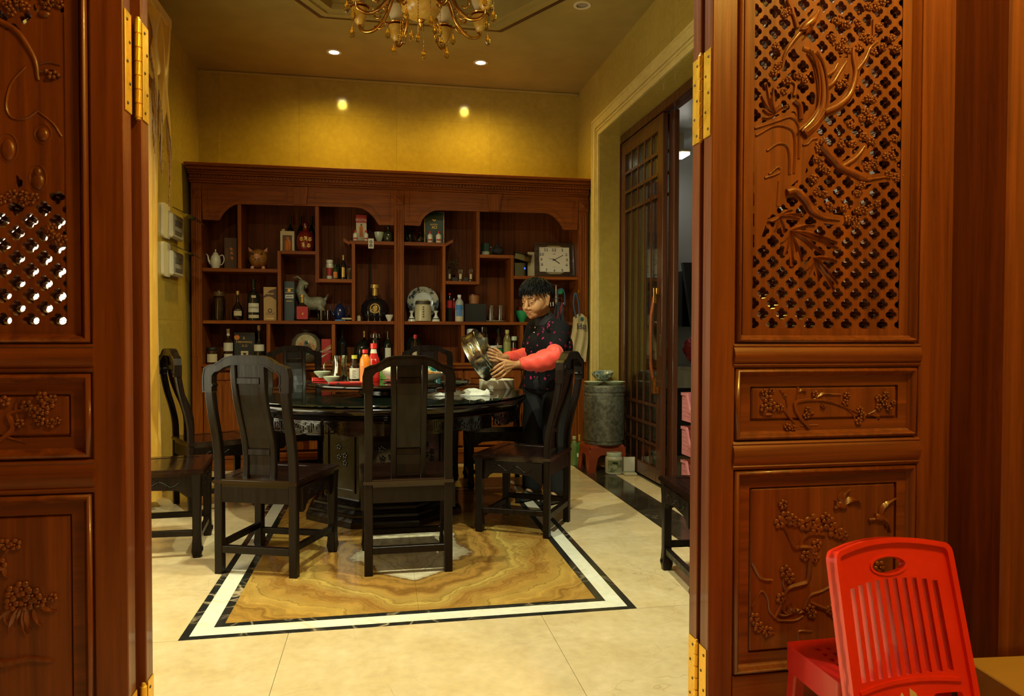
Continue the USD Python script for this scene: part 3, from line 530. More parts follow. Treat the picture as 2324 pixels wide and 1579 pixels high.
# ------------------------------------------------------------------ display cabinet on the back wall
CY = 6.20
cc = lambda px, py, y=CY: (lambda v: (v[0], v[2]))(at(px, py, 'y', y))
cab = thing('display_cabinet', 'wall-wide dark oak display cabinet with open niches', 'cabinet')
CP = lambda n, m, a='x', s=30: part(cab, n, m, WOODC[a], s)
XL, XR = -1.545, 1.822
for z0, z1, y, o in ((2.37, 2.385, 6.165, 0), (2.385, 2.40, 6.150, .004), (2.40, 2.432, 6.160, 0), (2.432, 2.447, 6.135, .006), (2.447, 2.462, 6.115, .008), (2.462, 2.485, 6.09, .010), (2.485, 2.508, 6.055, .014)):
    CP('cornice_moulding', bx(XL - o, XR + o * .8, y, 6.59, z0, z1, .004))
CP('dentil_strip', [bx(x, x + .014, 6.150, 6.162, 2.405, 2.428) for x in np.arange(XL + .02, XR - .03, .028)])
PIL = [(437, 460), (895, 917), (1311, 1333)]
PX = [(cc(a, 800)[0], cc(b, 800)[0]) for a, b in PIL]
for i, (a, b) in enumerate(PX):
    CP('pilaster', [bx(a, b, CY - .015, 6.55 if i != 1 else 6.52, 0, 2.37, .003)], 'z')
    w = (b - a) / 5
    for k in range(3): CP('reed', [tube([(a + w * (1.25 + k * 1.25), CY - .015, .95), (a + w * (1.25 + k * 1.25), CY - .015, 2.20)], w * .42, 8)], 'z')
    q = (a + b) / 2; h = (b - a) / 2; zc = 2.285
    CP('rosette_block', [bx(a + .001, b - .001, CY - .026, CY - .014, zc - h, zc + h, .002), hull([(q - h * .8, CY - .026, zc - h * .8), (q + h * .8, CY - .026, zc - h * .8), (q + h * .8, CY - .026, zc + h * .8), (q - h * .8, CY - .026, zc + h * .8), (q, CY - .044, zc)])], 'z', False)
ZA = lambda x, y: cc(430 + x * .2027, 360 + y * .2027, CY - .005); ZB = lambda x, y: cc(880 + x * .2027, 360 + y * .2027, CY - .005)
def valance(Z, bottom, x0, x1, key):
    pts = smoothpath([(x, 0, z) for x, z in bottom], 3)[:, [0, 2]]
    g = sg.Polygon([(x0, 2.369), (x1, 2.369)] + [tuple(p) for p in pts[::-1]]).buffer(0)
    CP('valance', wallplate(g, CY - .012, CY + .012), 'x', False)
    kx = (key[0][0] + key[1][0]) / 2
    for s in (-1, 1):
        half = g.intersection(sg.box(*((x0, 0, kx - .075, 3) if s < 0 else (kx + .075, 0, x1, 3)))).buffer(-.034)
        for h in getattr(half, 'geoms', [half]):
            if h.area > .003: CP('valance_bead', wallplate(h.difference(h.buffer(-.010)), CY - .018, CY - .011), 'x', False); CP('valance_field', wallplate(h.buffer(-.016), CY - .015, CY - .011), 'x', False)
    CP('keystone', hull([(p[0], y, p[1]) for p in key for y in (CY - .03, CY + .01)]), 'z')
flat = lambda Z, P: [Z(*p) for p in P]
valance(ZA, flat(ZA, [(150, 682), (250, 686), (338, 688), (365, 640), (415, 580), (480, 532), (560, 512), (800, 515), (1300, 528), (1700, 540), (1900, 550), (1985, 585), (2060, 655), (2105, 720), (2125, 742), (2200, 744), (2290, 746)]), PX[0][1], PX[1][0], [ZA(1150, 322), ZA(1330, 322), ZA(1310, 517), ZA(1175, 517)])
valance(ZB, flat(ZB, [(185, 746), (280, 748), (360, 750), (385, 690), (430, 635), (490, 595), (560, 580), (800, 584), (1200, 596), (1600, 606), (1770, 612), (1850, 645), (1915, 710), (1950, 770), (1970, 792), (2050, 796), (2122, 798)]), PX[1][1], PX[2][0], [ZB(1110, 400), ZB(1270, 400), ZB(1245, 590), ZB(1135, 590)])
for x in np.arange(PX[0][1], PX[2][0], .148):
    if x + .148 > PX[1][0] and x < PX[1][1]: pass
    part(cab, 'back_board', bx(x + .0006, min(x + .148, PX[2][0]) - .0006, 6.52, 6.535, .86, 2.42, .0015), BOARD_SHADED)
CP('cabinet_side', [bx(XL, PX[0][0] + .02, CY + .01, 6.58, 0, 2.37)], 'z'); CP('cabinet_side', [bx(PX[2][1] - .02, XR, CY + .01, 6.58, 0, 2.37)], 'z'); CP('top_board', bx(XL, XR, CY + .02, 6.58, 2.36, 2.375))
INL = (PX[0][1], PX[1][0]); INR = (PX[1][1], PX[2][0])
SH = {}
def shelf(key, a, b, y0, y1, x0=None, x1=None):
    A, B = (cc(a, y0)[0] if x0 is None else x0), (cc(b, y0)[0] if x1 is None else x1); z1, z0 = cc((a + b) / 2, y0)[1], cc((a + b) / 2, y1)[1]
    SH[key] = z1; CP('shelf', bx(A + .0005, B - .0005, CY, 6.52, z0, z1, .0015))
def divider(a, b, y0, y1, ztop=None, zbot=None):
    A, B = cc(a, (y0 + y1) / 2)[0], cc(b, (y0 + y1) / 2)[0]; zt = cc(a, y0)[1] if ztop is None else ztop; zb = cc(a, y1)[1] if zbot is None else zbot
    CP('divider', bx(A, B, CY + .001, 6.52, zb, zt, .0015), 'z')
shelf('S1', 461, 630, 609, 617, INL[0]); shelf('S2', 637.8, 716, 569, 576.5); shelf('S3', 723.5, 798.5, 632.6, 640.7); shelf('S4', 793, 895, 546.5, 554.6, None, INL[1]); shelf('S5', 461, 895, 727.5, 735, *INL)
shelf('R1', 918, 1012, 549.5, 557.6, INR[0]); shelf('R2', 1011.5, 1081.5, 637.7, 645); shelf('R3', 1088.8, 1166.5, 578, 585.5); shelf('R4', 1166.3, 1310, 626.6, 634, None, INR[1]); shelf('R5', 918, 1311, 730, 737.2, *INR)
CTOP = .884
divider(539, 547.5, 462, 609, 2.36, SH['S1']); divider(629.7, 638, 569, 727, None, SH['S5']); divider(715.4, 724, 462, 641, 2.36); divider(798, 806, 554, 727, SH['S4'] - .001, SH['S5'])
divider(604.7, 613.2, 735, 826, SH['S5'] - .03, CTOP); divider(752.5, 761, 735, 826, SH['S5'] - .03, CTOP)
divider(1004, 1011.3, 557, 730, SH['R1'] - .03, SH['R5']); divider(1081.3, 1088.8, 470, 645, 2.36); divider(1158.8, 1166.2, 585, 730, SH['R3'] - .001, SH['R5']); divider(1047, 1055, 737, 826, SH['R5'] - .03, CTOP); divider(1180, 1188, 737, 826, SH['R5'] - .03, CTOP)
a, b = cc(793, 548), cc(779.5, 540.5); CP('upturned_end', hull([(p[0], y, p[1] + d) for p in (a, b) for d in (0, -.028) for y in (CY + .001, 6.52)]))
a, b = cc(1012, 551), cc(1028, 543); CP('upturned_end', hull([(p[0], y, p[1] + d) for p in (a, b) for d in (0, -.028) for y in (CY + .001, 6.52)]))
for i, (a, b) in enumerate((INL, INR)):
    CP('counter', bx(a, b, 6.165, 6.52, CTOP - .022, CTOP, .004)); CP('counter_bead', bx(a, b, 6.178, 6.21, CTOP - .052, CTOP - .0225, .006))
    n = 3; w = (b - a) / n
    for k in range(n):
        x0, x1 = a + k * w + .006, a + (k + 1) * w - .006; z0, z1 = .16, .815
        fr = sg.box(x0, z0, x1, z1).difference(sg.box(x0 + .06, z0 + .06, x1 - .06, z1 - .06))
        CP('door', wallplate(fr, 6.195, 6.22), 'z', False)
        d = part(cab, 'door_panel', [bx(x0 + .0605, x1 - .0605, 6.208, 6.218, z0 + .0605, z1 - .0605), bx(x0 + .085, x1 - .085, 6.199, 6.209, z0 + .085, z1 - .085, .006)], WOODC['z'], False)
        part(cab, 'knob', T(lathe([(.006, 0), (.006, .012), (.014, .018), (.014, .024), (.006, .028)], 16), (x1 - .03 if k % 2 == 0 else x0 + .03, 6.195, .56), rx=90), SCREW)
    CP('carcass', bx(a, b, 6.222, 6.52, .10, CTOP - .022)); CP('plinth', bx(a, b, 6.19, 6.52, 0, .095, .006)); CP('plinth_bead', bx(a, b, 6.178, 6.20, .0955, .14, .008))

# ------------------------------------------------------------------ sliding doors to the kitchen
GLASS = glass('door_glass', (.80, .82, .76), .04)
DW = wood('sliding_door_wood', (.10, .032, .012), (.05, .014, .006), 'z', rough=.3)
def slider(name, label, x, y0, y1, handle):
    d = thing(name, label, 'sliding door', (x, y0, 0)); w = y1 - y0; z0, z1 = .022, 2.775
    part(d, 'stile', bx(-.02, .02, 0, .10, z0, z1, .004), DW); part(d, 'stile', bx(-.02, .02, w - .10, w, z0, z1, .004), DW)
    part(d, 'rail', bx(-.02, .02, .10, w - .10, z0, .125, .004), DW); part(d, 'rail', bx(-.02, .02, .10, w - .10, 2.66, z1, .004), DW)
    part(d, 'glass_pane', bx(-.003, .003, .098, w - .098, .123, 2.662), GLASS)
    ys = np.linspace(.10, w - .10, 6)[1:-1]
    for y in ys: part(d, 'muntin', bx(-.014, -.004, y - .009, y + .009, .125, 2.66), DW, False)
    for z in (2.50, 2.34, 2.18, .60, .45, .30): part(d, 'muntin', bx(-.020, -.0145, .10, w - .10, z - .012, z + .012), DW, False)
    if handle:
        h = part(d, 'handle', tube(smoothpath([(-.062, .05, .80), (-.075, .05, .86), (-.085, .05, .95), (-.085, .05, 1.24), (-.075, .05, 1.33), (-.062, .05, 1.42)], 5), .012, 10), mat('handle_wood', (.34, .08, .02), .3, coat=.4, c2=(.2, .04, .01), nscale=12))
        for a, b in ((.70, .82), (1.37, 1.487)): part(d, 'handle_bracket', [bx(-.072, -.045, .036, .064, a, b, .003), bx(-.05, -.02, .03, .07, a if a < 1 else b - .05, a + .05 if a < 1 else b, .003)], GOLDM)
        part(d, 'finger_pull', [bx(-.024, -.0205, .012, .026, .98, 1.14, .001)], mat('pull_steel', (.75, .7, .55), .25, 1.0))
    return d
slider('sliding_door', 'glazed hardwood sliding door with long brass and wood handle', 2.05, 4.965, 5.895, True)
slider('sliding_door', 'glazed sliding door parked behind the one with the handle', 2.105, 4.885, 5.80, False)
tk = thing('trim_2', 'dark hardwood head track over the sliding doors', 'door track', kind='structure')
part(tk, 'head_rail', bx(2.02, 2.075, 2.2, 5.898, 2.78, 2.848, .004), DW); part(tk, 'head_rail', bx(2.078, 2.13, 2.2, 5.898, 2.785, 2.848, .004), DW); part(tk, 'floor_track', bx(2.03, 2.125, 2.2, 5.898, .0005, .012, .002), mat('floor_track', (.05, .04, .03), .4, .6))
part(tk, 'far_jamb', bx(2.02, 2.13, 5.899, 5.905, .001, 2.78), DW)

# ------------------------------------------------------------------ the kitchen beyond
KW = mat('kitchen_wall', (.66, .68, .70), .35)
for n_, b_, l_ in (('wall_kitchen', bx(2.12, 4.6, 7.5, 7.6, -.02, CEIL), 'white end wall of the kitchen behind the cooker hood'), ('wall_kitchen', bx(4.5, 4.6, 1.93, 7.49, -.02, CEIL), 'white far side wall of the kitchen'), ('wall_kitchen', bx(2.26, 4.49, 3.86, 3.94, -.02, 3.19), 'added unseen wall keeping kitchen light off the door lattice'), ('ceiling_kitchen', bx(2.095, 4.49, 1.93, 7.49, 3.2, 3.3), 'white kitchen ceiling')):  # the near wall is added so the kitchen lamp leaves the lattice dark
    single(n_, b_, KW, l_, 'wall' if n_[0] == 'w' else 'ceiling', kind='structure')
kl = thing('kitchen_light', 'bright white ceiling light panel in the kitchen', 'ceiling light', (3.02, 6.90, 2.96))
part(kl, 'panel', bx(-.05, .05, -.10, .10, 0, .02), mat('kitchen_lamp', (1, 1, 1), .5, emis=(1.0, .95, .80), es=E_KITCHEN)); part(kl, 'casing', [bx(-.06, .06, -.11, .11, .0205, .06, .01), bx(-.02, .02, -.02, .02, .06, .2395)], RIM)
BLK = mat('black_gloss', (.012, .012, .014), .15, coat=.3); BLKM = mat('black_matt', (.016, .015, .014), .5); STEEL = mat('steel', (.62, .60, .55), .25, 1.0, rvar=.1, nscale=6)
hd = thing('range_hood', 'slanted black glass cooker hood on the kitchen wall', 'cooker hood', (3.16, 7.0, 1.12))
part(hd, 'slanted_front', hull([(-.13, -.40, .02), (.40, -.40, .02), (.40, .10, .78), (-.02, .10, .78), (-.13, -.36, 0), (.40, -.36, 0), (.40, .16, .78), (-.02, .16, .78)]), BLK); part(hd, 'back_box', bx(.0, .38, .161, .49, .1, .70, .01), BLK)
ct = thing('kitchen_counter', 'steel kitchen counter seen through the doorway', 'counter', (2.62, 6.2, 0))
part(ct, 'worktop', bx(-.05, 1.4, 0, .62, .80, .84, .006), STEEL); part(ct, 'apron', bx(-.04, 1.38, .01, .03, .64, .80), mat('apron_white', (.55, .55, .52), .3)); part(ct, 'cupboard', bx(0, 1.38, .05, .6, .001, .64, .004), BLKM); part(ct, 'lower_shelf', bx(-.04, 1.38, .012, .05, .56, .60), BLK)
RBAG = mat('red_plastic_bag', (.55, .03, .05), .25, c2=(.7, .10, .12), nscale=20, coat=.3)
def blob(r, seed, amp=.25, f=3, sub=3):
    m = trimesh.creation.icosphere(subdivisions=sub); v = m.vertices; n = meshkit.fbm(v * f + 10 + seed * 7, 3, seed) - .5
    m.vertices = v * (1 + amp * n[:, None] * 2) * np.array(r); m.apply_translation([0, 0, -m.vertices[:, 2].min()]); return m
for i, (x, y, s) in enumerate(((2.66, 6.42, .07), (2.93, 6.30, .12))):
    single('plastic_bag', blob((s, s * .8, s * 1.1), i + 3, .35, 4), RBAG, ('small crumpled red plastic bag on the kitchen counter', 'larger crumpled red plastic bag on the kitchen counter')[i], 'bag', (x, y, .841), smooth=60)
PINK = mat('pink_plastic', (.72, .27, .28), .35, c2=(.66, .22, .24), nscale=10)
bs = thing('basket_rack', 'three-tier pink plastic basket rack in the kitchen doorway', 'basket rack', (2.145, 4.56, 0), rotz=0)
def basket(z):
    h, w, d = .21, .36, .30; g = sg.Polygon([(0, 0), (d, 0), (d, h), (d - .08, h), (d - .13, .10), (.12, .08), (.05, h * .6), (0, h * .6)])
    hol = unary_union([sg.box(y, zz, y + .012, zz + .016) for y in np.arange(.03, d - .03, .026) for zz in np.arange(.03, h - .03, .03)])
    s = g.difference(hol.intersection(g.buffer(-.012)))
    front = sg.box(0, 0, w, h * .6).difference(unary_union([sg.box(x, zz, x + .012, zz + .016) for x in np.arange(.03, w - .03, .026) for zz in np.arange(.025, h * .5, .03)]))
    return [T(xplate(s, 0, .006), (0, 0, z)), T(xplate(s, w - .006, w), (0, 0, z)), T(wallplate(front, 0, .006), (0, 0, z)), bx(0, w, 0, d, z, z + .006), bx(0, w, d - .006, d, z, z + h), T(xplate(sg.Polygon([(d, h), (d - .09, h), (d - .14, .105), (.12, .085), (.055, h * .6), (0, h * .6), (0, h * .6 - .02), (.06, h * .6 - .02), (.125, .06), (d - .125, .08), (d - .075, h - .02), (d, h - .02)]), -.006, .010), (0, 0, z))]
for k in range(3):
    b_ = part(bs, 'basket', basket(.02 + k * .245), PINK, False)
    part(bs, 'post', [bx(-.004, .016, .012, .035, .02 + k * .245 + .10, .02 + (k + 1) * .245, .002)], PINK)
    part(bs, 'clip', [bx(-.012, -.007, .06, .09, .02 + k * .245 + .02, .02 + k * .245 + .06)], mat(f'clip_white{k}', (.6, .55, .4), .5))
part(bs, 'foot', [bx(.02, .06, .02, .28, 0, .02), bx(.30, .34, .02, .28, 0, .02)], PINK)
LID = glass('clear_lid', (.85, .85, .85), .1)
single('food_cover', T(lathe([(.09, 0), (.094, .004), (.09, .010), (.02, .012)], 32), rx=90), LID, 'round clear plastic food cover standing in the top pink basket', 'food cover', (2.30, 4.73, .6115))

# ------------------------------------------------------------------ curtain on the left wall
GOLDC = mat('gold_satin', (.85, .50, .07), .38, c2=(.72, .38, .04), nscale=6, stretch=(3, 3, .6), sheen=.4)
FRINGE = mat('bead_fringe', (.28, .13, .04), .3, c2=(.5, .3, .1), nscale=40)
cu = thing('curtain', 'gold satin curtain with swag tail and beaded fringe on the left wall', 'curtain', (0, 0, 0))
def drape(y0, y1, z0, z1, x, amp, waves, zshape=None):
    n, m = int(waves * 12), 14; V, F = [], []
    for j in range(m + 1):
        for i in range(n + 1):
            u, v = i / n, j / m; zt = z1; zb = z0 if zshape is None else zshape(u)
            V.append((x + amp * math.sin(u * waves * 2 * math.pi) * (.8 + .2 * v) + .012 * math.sin(9 * u + 5 * v), y0 + (y1 - y0) * u, zb + (zt - zb) * v))
    for j in range(m):
        for i in range(n):
            a = j * (n + 1) + i; F += [(a, a + 1, a + n + 2), (a, a + n + 2, a + n + 1)]
    s = trimesh.Trimesh(np.array(V), F, process=False); t2 = s.copy(); t2.vertices = t2.vertices + [.004, 0, 0]; s.invert()
    return trimesh.util.concatenate([s, t2])
part(cu, 'drape', drape(4.62, 4.98, .06, 3.12, -1.47, .045, 4.5), GOLDC, True); part(cu, 'drape', drape(1.95, 2.35, .06, 3.12, -1.47, .045, 4.5), GOLDC, True)
sw = lambda u: 2.05 + .95 * abs(((u * 2.5) % 1) - .5) + .35 * (1 - u)
part(cu, 'swag_tail', drape(4.70, 5.06, 1.6, 3.14, -1.395, .02, 2.5, sw), GOLDC, True)
part(cu, 'valance_swag', drape(1.95, 5.02, 2.75, 3.14, -1.40, .03, 10, lambda u: 2.70 + .18 * abs(math.cos(u * 5 * math.pi))), GOLDC, True)
fr_ = []
for u in np.linspace(0, 1, 46):
    y = 4.70 + .36 * u; x = -1.395 + .02 * math.sin(u * 2.5 * 2 * math.pi); z = sw(u)
    fr_ += [tube([(x, y, z + .01), (x + .002, y, z - .035), (x, y, z - .07)], [.0025, .004, .002], 5)]
m_ = part(cu, 'bead_fringe', fr_, FRINGE, True); tag(m_, kind='stuff')
part(cu, 'curtain_rail', [bx(-1.565, -1.37, 1.9, 5.08, 3.141, 3.22, .01)], GOLDC)
for z, lab in ((1.835, 'upper white wall box with smoked flap lid on the left wall'), (1.555, 'lower white wall box with smoked flap lid on the left wall')):
    wbx = thing('wall_box', lab, 'wall box', (LEFT + .0005, 5.50, z)); W_ = mat('box_white' + str(int(z * 1000)), (.74, .68, .52), .4)
    part(wbx, 'back_plate', T(xplate(sg.box(.02, .03, .13, .22).buffer(.03), 0, .02)), W_); part(wbx, 'socket_body', bx(.005, .045, .13, .42, .015, .20, .012), W_)
    part(wbx, 'socket_row', [bx(.0455, .050, .18, .36, .11, .155, .002), bx(.0455, .050, .18, .36, .045, .075, .002)], mat('socket_grey' + str(int(z * 1000)), (.25, .22, .16), .4))
    part(wbx, 'flap_lid', hull([(.046, .12, .235), (.046, .42, .215), (.20, .44, .150), (.20, .14, .165), (.046, .12, .240), (.046, .42, .220), (.20, .44, .155), (.20, .14, .170)]), mat('smoked_lid' + str(int(z * 1000)), (.02, .02, .015), .12, coat=.3))

# ------------------------------------------------------------------ chandelier
AMBER = mat('amber_alabaster', (.55, .29, .035), .3, c2=(.66, .42, .09), nscale=9, dist=2.5, coat=.3)
CRYS = usdkit.material(stage, L('amber_crystal'), {'p': ('principled_bsdf', dict(base_color=(1.0, .80, .28), roughness=.02, transmission_weight=1.0, ior=1.5))}, [], surface='p.BSDF')
ch = thing('chandelier', 'gilt chandelier with amber alabaster bowl and hanging crystal drops', 'chandelier', (HX, 4.15, 0))
part(ch, 'bowl', lathe([(0, 2.945), (.05, 2.952), (.09, 2.975), (.112, 3.005), (.116, 3.03), (.112, 3.034), (.10, 3.03), (.04, 3.03)], 40), AMBER, 60)
part(ch, 'bowl_rim', lathe([(.110, 3.028), (.121, 3.031), (.123, 3.040), (.112, 3.046), (.05, 3.052)], 40), GOLDM)
part(ch, 'finial', lathe([(.003, 2.885), (.006, 2.892), (.004, 2.902), (.010, 2.912), (.017, 2.922), (.010, 2.93), (.018, 2.937), (.022, 2.944), (.018, 2.949)], 20), GOLDM, 50)
part(ch, 'stem', lathe([(.05, 3.05), (.03, 3.07), (.045, 3.12), (.06, 3.16), (.03, 3.22), (.02, 3.30), (.035, 3.36), (.015, 3.42), (.012, 3.70), (.07, 3.76), (.075, CEIL + .359)], 24), GOLDM, 50)
SHADE = mat('frosted_shade', (.75, .62, .38), .4)
def drop(s=1.0): return trimesh.Trimesh(*(lambda m: (m.vertices * s, m.faces))(lathe([(.001, 0), (.010, -.004 * 0 + .006), (.0155, .017), (.0165, .026), (.013, .038), (.007, .050), (.0025, .060), (.001, .064)], 10)), process=False)
def chain(p0, p1):
    n = max(2, int(abs(p0[2] - p1[2]) / .016)); ms = []
    for i in range(n):
        t = (i + .5) / n; q = np.array(p0) * (1 - t) + np.array(p1) * t; ms.append(ell(q, (.0028, .0028, .0055), 1))
    return ms + [tube([p0, p1], .0009, 4)]
for k in range(8):
    a = math.radians(45 * k + 20); c, s = math.cos(a), math.sin(a); R = lambda r, z, da=0: (r * math.cos(a + da), r * math.sin(a + da), z)
    arm = part(ch, 'arm', [tube(smoothpath([R(.03, 3.14), R(.10, 3.17), R(.17, 3.10), R(.22, 2.99), R(.285, 2.925), R(.34, 2.915), R(.380, 2.935), R(.385, 2.965)], 5), [.010, .012, .012, .011, .010, .009, .008], 8)], GOLDM, True)
    part(arm if False else ch, 'scroll', [tube(smoothpath([R(.19, 3.04), R(.24, 3.06), R(.28, 3.04), R(.29, 3.0), R(.265, 2.985), R(.25, 3.0)], 5), [.008, .007, .005], 7), tube(smoothpath([R(.29, 2.94), R(.25, 2.925), R(.22, 2.95), R(.235, 2.97)], 5), [.006, .005, .004], 6), ell(R(.235, 2.972), .008, 1)], GOLDM, True)
    part(ch, 'cup', T(lathe([(.010, 2.962), (.020, 2.966), (.032, 2.985), (.042, 3.015), (.047, 3.04), (.049, 3.052), (.040, 3.054)], 28), R(.385, 0)), AMBER, 50)
    part(ch, 'drip_pan', T(lathe([(.02, 3.056), (.055, 3.062), (.058, 3.067), (.02, 3.066)], 24), R(.385, 0)), GOLDM)
    part(ch, 'shade', T(lathe([(.018, 3.068), (.03, 3.09), (.05, 3.13), (.058, 3.17), (.056, 3.172), (.048, 3.13), (.027, 3.09), (.01, 3.075)], 24), R(.385, 0)), SHADE, 60)
    for j, (dr_, da, ln, sc) in enumerate(((.05, .0, .10, 1.0), (.048, .13, .02, .95), (.048, -.13, .035, .95))):
        q = R(.385 + dr_ * (1 if j == 0 else .4), 3.058, da); e = (q[0], q[1], q[2] - ln)
        part(ch, 'chain', chain(q, e), GOLDM, True); part(ch, 'crystal_drop', T(drop(sc * 1.12), (e[0], e[1], e[2] - .064 * sc * 1.12)), CRYS, False)
for k in range(10):
    a = math.radians(36 * k + 7); q = (.112 * math.cos(a), .112 * math.sin(a), 3.03); ln = (.16, .06, .20, .10, .13)[k % 5]; e = (q[0] * 1.05, q[1] * 1.05, q[2] - ln)
    part(ch, 'chain', chain(q, e), GOLDM, True); part(ch, 'crystal_drop', T(drop(1.05), (e[0], e[1], e[2] - .066)), CRYS, False)
# ------------------------------------------------------------------ round table and its turntable
TX, TY, TZ = .015, 4.70, .765
tb = thing('round_table', 'large round black lacquered dining table with carved apron', 'table', (TX, TY, 0))
TR = .925
part(tb, 'glass_top', lathe([(TR - .012, TZ - .010), (TR - .004, TZ - .008), (TR - .003, TZ - .004), (TR - .006, TZ)], 128), mat('table_glass', (.006, .009, .006), .035, spec=.6))
part(tb, 'table_top', lathe([(TR - .06, TZ - .062), (TR - .030, TZ - .060), (TR - .008, TZ - .052), (TR, TZ - .038), (TR, TZ - .028), (TR - .008, TZ - .017), (TR - .02, TZ - .011)], 128), TABLEW, 40)
part(tb, 'cove', lathe([(.845, .676), (.862, .679), (.868, .690), (.880, .700), (.884, .7025)], 128), TABLEW, 40)
def bend(m, r, a0):
    """Wraps a flat relief (x along the rim, y depth, z up) round the table."""
    m = J(m).copy(); v = m.vertices; a = a0 + v[:, 0] / r; rr = r - v[:, 1]; m.vertices = np.c_[rr * np.cos(a), rr * np.sin(a), v[:, 2]]; return m
def subdiv(m, e):
    v, f = trimesh.remesh.subdivide_to_size(m.vertices, m.faces, e, max_iter=8); return trimesh.Trimesh(v, f, process=False)
def key(x, z, s, w=.0062, flip=1):
    P = [(0, 0), (1, 0), (1, 1), (.22, 1), (.22, .38), (.62, .38), (.62, .66)]
    P = [(x + flip * (p[0] - .5) * s, z + (p[1] - .5) * s) for p in P]; P = [(x - flip * .5 * s, z + .5 * s)] + P
    return sg.LineString(P).buffer(w / 2, cap_style=2, join_style=2)
NP = 16; PWID = 2 * math.pi * .862 / NP
hw = PWID / 2 - .006; zb, zt_ = .598, .676
apr = sg.Polygon([(-hw, zt_), (hw, zt_), (hw, zb), (hw - .085, zb), (hw - .10, zb + .008), (hw - .115, zb + .004), (.03, zb - .002), (0, zb - .005), (-.03, zb - .002), (-hw + .115, zb + .004), (-hw + .10, zb + .008), (-hw + .085, zb)])
rel = [key(s * (hw - .036), (zb + zt_) / 2 + .001, .052, flip=s) for s in (-1, 1)] + [key(s * (hw - .094), (zb + zt_) / 2 - .006, .036, .005, flip=-s) for s in (-1, 1)]
scr = []
for s in (-1, 1):
    for cx, cz, r, t0 in ((.040, zb + .034, .016, 0), (.012, zb + .045, .013, 2), (.062, zb + .058, .009, 1), (.030, zb + .018, .010, 4)):
        scr.append(sg.LineString([(s * cx + s * r * (1 - t / 12) * math.cos(t0 + t * .75), cz + r * (1 - t / 12) * math.sin(t0 + t * .75)) for t in range(11)]).buffer(.0026, 3))
frame_ = apr.buffer(-.002).difference(apr.buffer(-.0065))
for k in range(NP):
    a0 = math.radians(-90 + 360 / NP * (k + .5))
    pl = subdiv(wallplate(apr, 0, .018), .05); rl = subdiv(wallplate(unary_union(rel + [frame_]), -.005, .0005), .06); sc_ = wallplate(unary_union(scr), -.0045, .0005)
    p = part(tb, 'apron_panel', bend(pl, .866, a0), TABLEW, False); part(tb, 'fret_carving', [bend(rl, .866, a0), bend(sc_, .866, a0)], TABLEW, False)
OCT = lambda r, z, n=8, o=22.5: [(r * math.cos(math.radians(o + 45 * i)), r * math.sin(math.radians(o + 45 * i)), z) for i in range(n)]
for z0, z1, r0, r1 in ((0, .035, .52, .52), (.035, .06, .515, .49), (.06, .075, .50, .50), (.075, .10, .485, .46), (.10, .115, .47, .47), (.115, .14, .45, .42)):
    part(tb, 'pedestal_base', hull(OCT(r0, z0) + OCT(r1, z1)), TABLEW, False)
part(tb, 'pedestal', hull(OCT(.405, .1402) + OCT(.405, .60)), TABLEW, False)
part(tb, 'pedestal_neck', hull(OCT(.42, .6002) + OCT(.52, .675)), TABLEW, False)
for k in range(8):
    a = math.radians(45 * k); apo = .405 * math.cos(math.radians(22.5)); hwid = .405 * math.sin(math.radians(22.5)) - .03
    ring_ = sg.box(-hwid, .18, hwid, .57).difference(sg.box(-hwid + .016, .196, hwid - .016, .554))
    m = T(wallplate(ring_, -.008, .001), (0, 0, 0)); m.apply_translation([0, -apo, 0]); part(tb, 'pedestal_panel', T(m, rz=45 * k), TABLEW, False)
    sp = [flower((math.cos(i * 2.1) * .035, .40 + .05 * math.sin(i * 1.7)), .022, 0, np.random.default_rng(k)) for i in range(4)]; sp = [q for g in sp for q in g]
    m = J(sp); m.apply_translation([0, -apo, 0]); part(tb, 'pedestal_carving', T(m, rz=45 * k), TABLEW, 60)
SZ = .838
su = thing('turntable', 'round black lacquer turntable in the middle of the table', 'turntable', (TX + .03, TY + .03, TZ))
part(su, 'disc', lathe([(.50, .045), (.522, .047), (.530, .056), (.528, .064), (.518, .0685), (.505, .069)], 96), TABLEW, 40)
part(su, 'glass_disc', lathe([(.504, .0692), (.506, .0710), (.503, SZ - TZ)], 96), mat('turntable_glass', (.008, .011, .008), .04, spec=.6))
part(su, 'foot', lathe([(.20, 0), (.20, .012), (.17, .03), (.30, .0449)], 48), TABLEW, 40)

